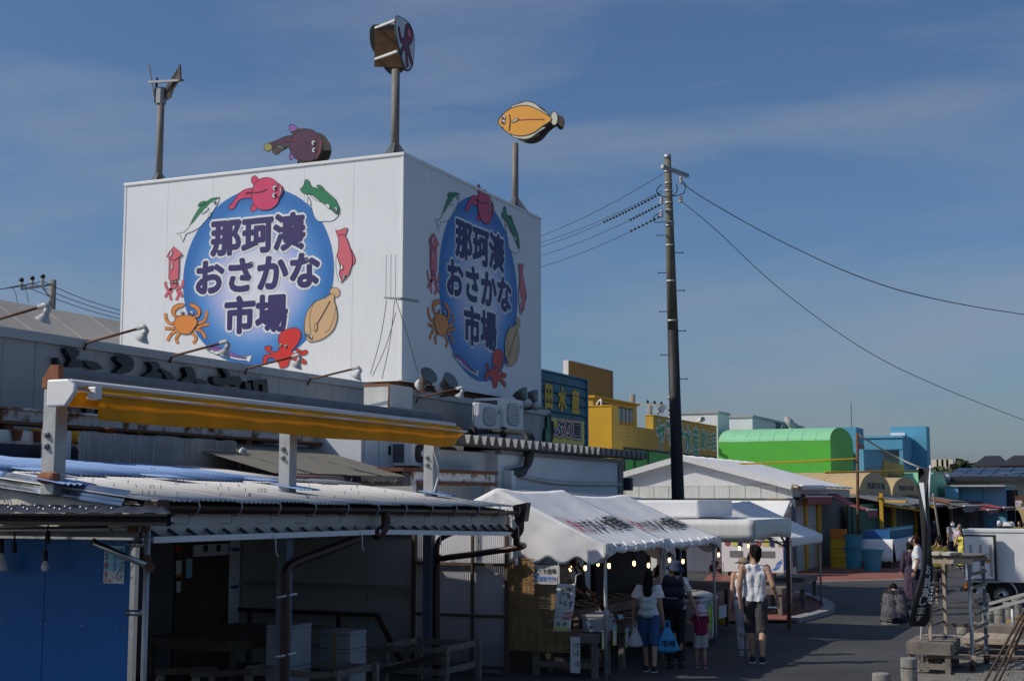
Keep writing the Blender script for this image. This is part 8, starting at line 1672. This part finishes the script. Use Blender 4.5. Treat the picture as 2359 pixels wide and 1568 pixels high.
            q = B(); q.lathe((0,0,0), [(.09,.06),(.098,.02),(.17,-.02),(.172,-.015),(.102,.026),(.098,.06),(.09,.1),(.06,.13),(.02,.138)], 24); obj('hat', (lambda z_: z_.add([Hd(v[0]+.0, v[1]*1.1-.012, v[2]+.03+.012*math.sin(5*math.atan2(v[1],v[0]))*(math.hypot(v[0],v[1]) > .12)) for v in q.v], q.f))(B()), m, t, True)
            q = B(); q.grid(lambda u, v: Hd((.11+.04*v)*math.sin((u-.5)*2.2), -(.12+.05*v)*math.cos((u-.5)*2.2), .03-.11*v), 10, 5); obj('neck_flap', q, m, t, True, solid=.004)
        elif k == 'cap':
            q = B(); q.grid(lambda u, v: Hd(.092*math.cos(u*2*math.pi)*math.sin(v*1.6), .108*math.sin(u*2*math.pi)*math.sin(v*1.6)-.012, .035+.1*math.cos(v*1.6)), 20, 8); obj('cap_crown', q, m, t, True, solid=.004)
            q = B(); q.grid(lambda u, v: Hd((u-.5)*.16*(1-.25*v), .085+.085*v*(1-(2*u-1)**2*.5), .035-.03*v-.02*(2*u-1)**2), 10, 5); obj('cap_peak', q, m, t, True, solid=.005)
        elif k == 'mask': face_patch('mask', m, -.085, .008, .012, 2.2)
        elif k == 'shoes':
            for sd in 'RL':
                q = B(); an = j['an'+sd]; cap(q, T(an+Vector((0,-.035,-.04))), .042*s, T(an+Vector((0,.13,-.052))), .036*s); cap(q, T(an+Vector((0,-.02,-.02))), .042*s, T(an+Vector((0,.02,-.03))), .04*s); melt('shoe', q, m, t, vox*.8, 1)
                q = B(); q.add([T(an+Vector((x*.045, y, -.085+z))) for z in (0,.016) for x, y in ((-.8,-.08),(.8,-.08),(1,.02),(.95,.12),(.5,.17),(-.5,.17),(-.95,.12),(-1,.02))], [tuple(range(7,-1,-1)), tuple(range(8,16))]+[(i,(i+1)%8,8+(i+1)%8,8+i) for i in range(8)]); obj('sole', q, 'sole' if m != 'cloth_black' else 'shoe_black', t)
        elif k == 'backpack':
            sz = wv[2]; cz = ch.z-(.17 if sz < .9 else .02+.1*(sz-1)); q = B()
            for dx in (-.08, .08):
                for dz in (-.14, .1): C(q, Vector((dx*sz, ch.y-.155-.03*sz, cz+dz*sz)), .06*sz, Vector((dx*sz*.9, ch.y-.155-.03*sz, cz+(dz+.05)*sz)), .058*sz)
            C(q, Vector((-.06*sz, ch.y-.17-.03*sz, cz)), .085*sz, Vector((.06*sz, ch.y-.17-.03*sz, cz)), .085*sz); C(q, Vector((-.06*sz, ch.y-.17-.03*sz, cz-.14*sz)), .085*sz, Vector((.06*sz, ch.y-.17-.03*sz, cz-.14*sz)), .085*sz); C(q, Vector((-.05*sz, ch.y-.165-.03*sz, cz+.12*sz)), .075*sz, Vector((.05*sz, ch.y-.165-.03*sz, cz+.12*sz)), .075*sz)
            bp_ = melt('backpack', q, m, t, vox, 5); q = B()
            for sg in (-1, 1): q.tube(smooth([T((sg*.075, ch.y-.13, ch.z+.1)), T((sg*.11, nk.y-.07, nk.z-.005)), T((sg*.13, nk.y+.05, nk.z-.02)), T((sg*.14, ch.y+.11, ch.z))], 4, False), .022*s*(1 if sz > 1 else .6), 6)
            obj('strap', q, m, bp_, True); q = B(); q.tube([T((-.075*sz, ch.y-.155-.03*sz-.088*sz, cz-.06*sz)), T((.075*sz, ch.y-.155-.03*sz-.088*sz, cz-.06*sz))], .006*s, 5); obj('zip', q, 'cloth_lightgrey', bp_)
        elif k == 'strap':
            q = B(); q.tube(smooth([T((.11, nk.y-.05, nk.z-.01)), T((.06, ch.y+.125, ch.z+.04)), T((-.05, wa.y+.13, wa.z+.08)), T((-.13, pe.y+.08, pe.z+.04))], 4, False), .02*s, 6); obj('bag_strap', q, m, t, True)
        elif k == 'watch':
            for sd in wv[2]: el, wr = j['el'+sd], j['wr'+sd]; d = (wr-el).normalized(); q = B(); q.lathe(T(wr-d*.02), [(.033*s,0),(.033*s,.025*s)], 12, M.to_3x3() @ d); obj('bracelet', q, m, t)
    return t
V = lambda *a: tuple(a)
sit = None
g_ = 'shoppers by the lettered tents'
pw = hz(1496,1549); a_w = math.atan2(-(pw.x), pw.y)
fig('woman in white ruffled blouse and blue wide shorts with a small pale backpack', (pw.x, pw.y, 0), R(10), 1.47, [('wide','cloth_blue',.47),('blouse','cloth_white',.96),('hair','hair_black','long'),('shoes','shoe_black'),('mask','mask_white'),('backpack','pack_mint',.82)], dict(anL=(-.08,.2,.085), knL=(-.09,.15,.5), anR=(.11,-.18,.12), knR=(.1,-.02,.5), wrR=(.235,.06,.86), wrL=(-.27,.04,.86), elL=(-.25,-.02,1.12)), fem=True, hyaw=R(5), hpit=R(-14))
ph = hz(1550,1541)
fig('person in dark bucket hat and white tee with a large black backpack', (ph.x, ph.y+.15, 0), R(8), 1.56, [('trousers','cloth_black',.1),('tee','cloth_white',.94),('hair','hair_black','short'),('buckethat','hat_navy'),('mask','mask_white'),('shoes','cloth_black'),('backpack','cloth_navy',1.35)], dict(elR=(.26,.02,1.14), wrR=(.34,.08,.90), elL=(-.21,.04,1.14), wrL=(-.2,.14,.95)), fem=True, hyaw=R(55), hpit=R(-12))
pc = hz(1613,1537)
fig('small child in a pink sun hat, crimson top and grey shorts', (pc.x+.02, pc.y, 0), R(20), .90, [('shorts','cloth_lightgrey',.56),('tee','cloth_mag',.9),('hair','hair_black','bob'),('sunhat','cloth_pink'),('shoes','shoe_pink')], dict(hed=(0,.01,1.56), elL=(-.3,.02,1.22), wrL=(-.52,.05,1.3), anL=(-.13,.1,.085), knL=(-.11,.08,.5), anR=(.1,-.05,.085)), vox=.011, hyaw=R(10), build=1.2, hs=1.3)
pm = hz(1742,1529)
fig('man in a white vest and dark shorts walking away, wearing a black mask', (pm.x, pm.y, 0), R(12), 1.77, [('shorts','cloth_grey',.46),('tank','cloth_white',.91),('hair','hair_black','bushy'),('mask','cloth_black'),('shoes','cloth_navy'),('watch','steel','L')], dict(anR=(.10,-.24,.13), knR=(.1,-.03,.49), anL=(-.06,.2,.085), knL=(-.085,.17,.5), elR=(.27,-.08,1.14), wrR=(.33,.03,.92), elL=(-.22,-.1,1.12), wrL=(-.21,-.06,.87), che=(.01,.02,1.28), shR=(.185,.02,1.40), shL=(-.175,-.02,1.41)), hyaw=R(58), hpit=R(-6), build=1.04)
pk = hz(1712,1512)
fig('woman in a khaki cap and white sleeveless top beside the man in the vest', (pk.x, pk.y+.1, 0), R(14), 1.56, [('trousers','denim_pale',.12),('tank','cloth_white',1.0),('hair','hair_brown','side'),('cap','cloth_khaki'),('mask','mask_white'),('shoes','cloth_lightgrey')], dict(anL=(-.06,.12,.085), knL=(-.07,.1,.5), elL=(-.2,-.06,1.12), wrL=(-.235,-.02,.88)), fem=True, hyaw=R(62), hpit=R(-10), skin='skin_b')
fig('shopper in a lavender top with a dark shoulder strap leaning over the counter', (-6.72, 21.75, 0), R(78), 1.55, [('trousers','cloth_black',.1),('tee','cloth_lav',.93),('hair','hair_black','bob'),('strap','cloth_black'),('mask','mask_white'),('shoes','cloth_black'),('backpack','cloth_black',.8)], dict(che=(0,.16,1.24), wai=(0,.06,1.09), nek=(0,.26,1.37), hed=(0,.33,1.48), shR=(.165,.22,1.35), shL=(-.165,.22,1.35), elR=(.2,.36,1.12), wrR=(.12,.58,1.06), elL=(-.2,.36,1.12), wrL=(-.12,.56,1.04)), fem=True, hpit=R(-30))
fig('stall keeper in white shirt and long dark apron behind the counter', (-8.5, 21.9, 0), R(-100), 1.62, [('trousers','cloth_black',.1),('tee','cloth_white',.94),('apron','cloth_black'),('hair','hair_black','bob'),('mask','mask_white'),('shoes','cloth_black')], dict(elR=(.2,.05,1.13), wrR=(.14,.25,1.0), elL=(-.2,.05,1.13), wrL=(-.14,.25,1.0)), fem=True, hpit=R(-20))
fig('child with black hair and white top at the counter behind the hanging sheet', (-7.2, 19.62, 0), R(60), 1.02, [('shorts','cloth_navy',.56),('tee','cloth_white',.9),('hair','hair_black','short'),('shoes','cloth_black')], dict(hed=(0,.01,1.56)), vox=.012, hpit=R(-15), build=1.1, hs=1.2)
# crouching figure wrapped in a shawl
pcr = hz(2062,1438); cr_ = fig('person crouching on the road in a black and white patterned shawl', (pcr.x, pcr.y+.1, 0), R(15), 1.6, [('trousers','cloth_navy',.1),('long','cloth_black',.5),('hair','hair_black','short'),('shoes','cloth_black')], dict(pel=(0,-.06,.28), wai=(0,-.02,.44), che=(0,.12,.60), nek=(0,.24,.70), hed=(0,.33,.74), shR=(.165,.2,.66), shL=(-.165,.2,.66), elR=(.24,.34,.42), elL=(-.24,.34,.42), wrR=(.1,.5,.36), wrL=(-.1,.5,.36), hpR=(.09,-.04,.27), hpL=(-.09,-.04,.27), knR=(.15,.34,.46), knL=(-.15,.34,.46), anR=(.13,.08,.085), anL=(-.13,.08,.085)), hpit=R(-35), build=1.1)
m = bpy.data.materials.new('shawl'); m.use_nodes = True; tt = m.node_tree; bs = tt.nodes['Principled BSDF']; tcn = tt.nodes.new('ShaderNodeTexCoord'); ck = tt.nodes.new('ShaderNodeTexBrick'); ck.inputs['Scale'].default_value = 5.5; ck.inputs['Mortar Size'].default_value = .035; ck.inputs['Color1'].default_value = (.02,.02,.026,1); ck.inputs['Color2'].default_value = (.13,.13,.145,1); ck.inputs['Mortar'].default_value = (.17,.175,.19,1); ck.inputs['Row Height'].default_value = .9; ck.inputs['Brick Width'].default_value = .9; ck.offset = 0.0
mpn = tt.nodes.new('ShaderNodeMapping'); mpn.inputs['Rotation'].default_value = (R(90), 0, R(15)); tt.links.new(tcn.outputs['Object'], mpn.inputs['Vector']); tt.links.new(mpn.outputs['Vector'], ck.inputs['Vector']); vo = tt.nodes.new('ShaderNodeTexChecker'); vo.inputs['Scale'].default_value = 30; vo.inputs['Color1'].default_value = (.25,.25,.25,1); vo.inputs['Color2'].default_value = (1,1,1,1); tt.links.new(mpn.outputs['Vector'], vo.inputs['Vector']); mxn = tt.nodes.new('ShaderNodeMix'); mxn.data_type = 'RGBA'; mxn.blend_type = 'MULTIPLY'; mxn.inputs['Factor'].default_value = .9; tt.links.new(ck.outputs['Color'], mxn.inputs['A']); tt.links.new(vo.outputs['Color'], mxn.inputs['B']); tt.links.new(mxn.outputs['Result'], bs.inputs['Base Color']); bs.inputs['Roughness'].default_value = .9; MAT['shawl'] = m
Mc = Matrix.Translation(cr_.location) @ Matrix.Rotation(R(15), 4, 'Z'); b = B(); q = B()
for sg in (-1, 1): cap(q, Mc @ Vector((sg*.1,-.12,.03)), .19, Mc @ Vector((sg*.09,-.08,.24)), .165, flat=True); cap(q, Mc @ Vector((sg*.09,-.09,.24)), .155, Mc @ Vector((sg*.08,.02,.46)), .135); cap(q, Mc @ Vector((sg*.08,.02,.46)), .135, Mc @ Vector((sg*.08,.18,.60)), .09)
for sg in (-1, 1): cap(q, Mc @ Vector((sg*.22,.05,.03)), .09, Mc @ Vector((sg*.2,.06,.2)), .085, flat=True); cap(q, Mc @ Vector((sg*.2,.06,.2)), .085, Mc @ Vector((sg*.15,.15,.55)), .08)
melt('shawl', q, 'shawl', cr_, .014, 5)
b = B()
for i in range(40): a = math.pi*(1.05+.9*i/39); p = Mc @ Vector((.29*math.cos(a)+.0, -.12+.2*math.sin(a), .05)); b.tube([p, p+Vector((random.uniform(-.02,.02), random.uniform(-.03,0), -.04))], .006, 4)
obj('fringe', b, 'cloth_lightgrey', cr_)
# others along the street
pws = hz(2117,1415); fig('man in a white short-sleeved shirt and grey mask looking down beside the flag', (pws.x, pws.y, 0), R(95), 1.74, [('trousers','cloth_navy',.1),('shirt','cloth_white',.96),('hair','hair_brown','short'),('mask','cloth_lightgrey'),('shoes','shoe_black'),('watch','shoe_black','L')], dict(hed=(0,.05,1.575), elL=(-.2,-.02,1.13), wrL=(-.2,.05,.9)), hpit=R(-32), vox=.012)
pdr = hz(2101,1402); fig('woman in a long plum patterned dress half hidden behind the man in white', (pdr.x, pdr.y, 0), R(20), 1.55, [('dress','cloth_plum',.22),('hair','hair_black','bob'),('shoes','cloth_black')], fem=True, vox=.014)
pol = hz(2168,1388); fig('man in an olive tee and black trousers seen from behind near the rack', (pol.x, pol.y, 0), R(5), 1.60, [('trousers','cloth_black',.25),('tee','cloth_olive',.92),('hair','hair_black','short'),('shoes','cloth_khaki')], dict(elL=(-.24,.08,1.2), wrL=(-.12,.16,1.45), anR=(.1,-.08,.09)), hyaw=R(20), vox=.012)
pg = hz(2199,1304); fig('man in a light grey tee with a shoulder strap and white mask walking towards us', (pg.x, pg.y, 0), R(175), 1.72, [('trousers','cloth_navy',.1),('tee','cloth_lightgrey',.92),('hair','hair_black','short'),('mask','mask_white'),('strap','cloth_black'),('shoes','shoe_black')], vox=.016)
pp_ = hz(2213,1306); fig('man in a pink shirt beside the man in grey', (pp_.x, pp_.y+.1, 0), R(170), 1.58, [('trousers','cloth_navy',.1),('shirt','cloth_pink',.92),('hair','cloth_khaki','bald'),('shoes','shoe_black')], vox=.016, skin='skin_b')
py2 = hz(2220,1310); fig('girl in a yellow dress holding up her hand next to the truck', (py2.x, py2.y-.4, 0), R(160), 1.38, [('dress','cloth_yellow',.2),('hair','hair_black','bob'),('shoes','shoe_black')], dict(elR=(.22,.1,1.2), wrR=(.08,.2,1.4)), fem=True, vox=.016)
pmk = hx(2152,1222,-8.9); fig('masked shopkeeper standing behind the covered counter', (pmk.x, pmk.y, 0), R(190), 1.52, [('trousers','cloth_black',.1),('tee','cloth_plum',.92),('hair','hair_black','bob'),('mask','mask_white'),('shoes','cloth_black')], fem=True, vox=.016)
pmo = hz(2305,1290); fig('rider in a white helmet and dark jacket beside the far pickup', (pmo.x, pmo.y, 0), R(180), 1.62, [('trousers','cloth_black',.1),('long','cloth_navy',.92),('cap','cloth_white'),('mask','mask_white'),('shoes','shoe_black')], vox=.018)
pfr = hz(2352,1295); fig('person in dark clothes at the right edge beyond the truck', (pfr.x, pfr.y, 0), R(170), 1.66, [('trousers','cloth_black',.1),('tee','cloth_olive',.92),('hair','hair_black','short'),('shoes','shoe_black')], vox=.018)
# carried bags
def bag(label, c, w_, h, m, rz=0.0, txt=False):
    t = thing('plastic_bag', label, 'plastic bag', (c[0], c[1], c[2]-h), 'plastic bags carried by shoppers'); A = Matrix.Translation(Vector(c)) @ Matrix.Rotation(rz, 4, 'Z')
    def f(u, v):
        a = 2*math.pi*u; k = .12+.88*min(1, v*1.15)**.8; fl = 1 if v < .93 else (1-(v-.93)/.07*.5); cr2 = 1+.06*math.sin(a*5+v*6)
        return A @ Vector((w_/2*k*fl*math.cos(a)*cr2, w_*.2*k*fl*math.sin(a)*cr2, -h*.22-h*.78*v))
    b = B(); b.grid(f, 28, 14); obj('bag', b, m, t, True)
    for sg in (-1, 1): b = B(); b.tube(smooth([A @ Vector((sg*.01,0,0)), A @ Vector((sg*w_*.08,0,-h*.12)), A @ Vector((sg*w_*.1,0,-h*.28))], 4, False), .012, 6); obj('handle', b, m, t, True)
    if txt: lettering(t, '市場', A @ Vector((-.09,-w_*.2-.025,-h*.8)), A.to_3x3() @ Vector((1,0,0)), (0,-.02,1), .2, .09, 'cloth_navy', .02)
c = hz(1537,1462,.62); bag('bright blue plastic shopping bag carried between the two women', (pw.x+.26, pw.y+.06, .76), .36, .46, 'bag_blue', R(20), True)
bag('translucent white plastic bag in the hand of the woman with blue shorts', (pw.x-.21, pw.y+.0, .72), .24, .36, 'bag_white', R(15))
# ---------------------------------------------------------------- parts that come in several loose pieces become one object per piece
KEEP = ('lettering','letter','picture','glint','border','logo','body','shirt','hair','fish_picture')
def split_parts():
    for o in list(COL.objects):
        if o.type != 'MESH' or not o.parent or o.get('kind') == 'stuff' or o.data.users > 1: continue
        nm = o.name.split('.')[0]; me = o.data; nv = len(me.vertices)
        if nm in KEEP or nm.endswith('_picture') or nv > 5000: continue
        par = list(range(nv))
        def find(i):
            while par[i] != i: par[i] = par[par[i]]; i = par[i]
            return i
        for p in me.polygons:
            a = find(p.vertices[0])
            for v in p.vertices[1:]: par[find(v)] = a
        isl = {}
        for v in me.vertices: isl.setdefault(find(v.index), []).append(v.index)
        if not 1 < len(isl) <= 120: continue
        keys = list(isl); bx = []
        for k in keys:
            c = [me.vertices[i].co for i in isl[k]]; bx.append(([min(p[j] for p in c)-.008 for j in range(3)], [max(p[j] for p in c)+.008 for j in range(3)]))
        g = list(range(len(keys)))
        def fg(i):
            while g[i] != i: i = g[i]
            return i
        for i in range(len(keys)):
            for k in range(i): 
                if all(bx[i][0][j] <= bx[k][1][j] and bx[k][0][j] <= bx[i][1][j] for j in range(3)): g[fg(i)] = fg(k)
        gr = {}
        for i, k in enumerate(keys): gr.setdefault(fg(i), set()).update(isl[k])
        if len(gr) < 2: continue
        if len(gr) > 60: o['kind'] = 'stuff'; continue
        first = True
        for vs in gr.values():
            vl = sorted(vs); mp = {v: i for i, v in enumerate(vl)}; fs = [p for p in me.polygons if p.vertices[0] in mp]
            m2 = bpy.data.meshes.new(nm); m2.from_pydata([me.vertices[v].co[:] for v in vl], [], [[mp[v] for v in p.vertices] for p in fs])
            for m in me.materials: m2.materials.append(m)
            m2.polygons.foreach_set('material_index', [p.material_index for p in fs]); m2.polygons.foreach_set('use_smooth', [p.use_smooth for p in fs])
            if first: keep = m2; first = False; continue
            c = o.copy(); c.data = m2; COL.objects.link(c); c.parent = o.parent
        o.data = keep
split_parts()
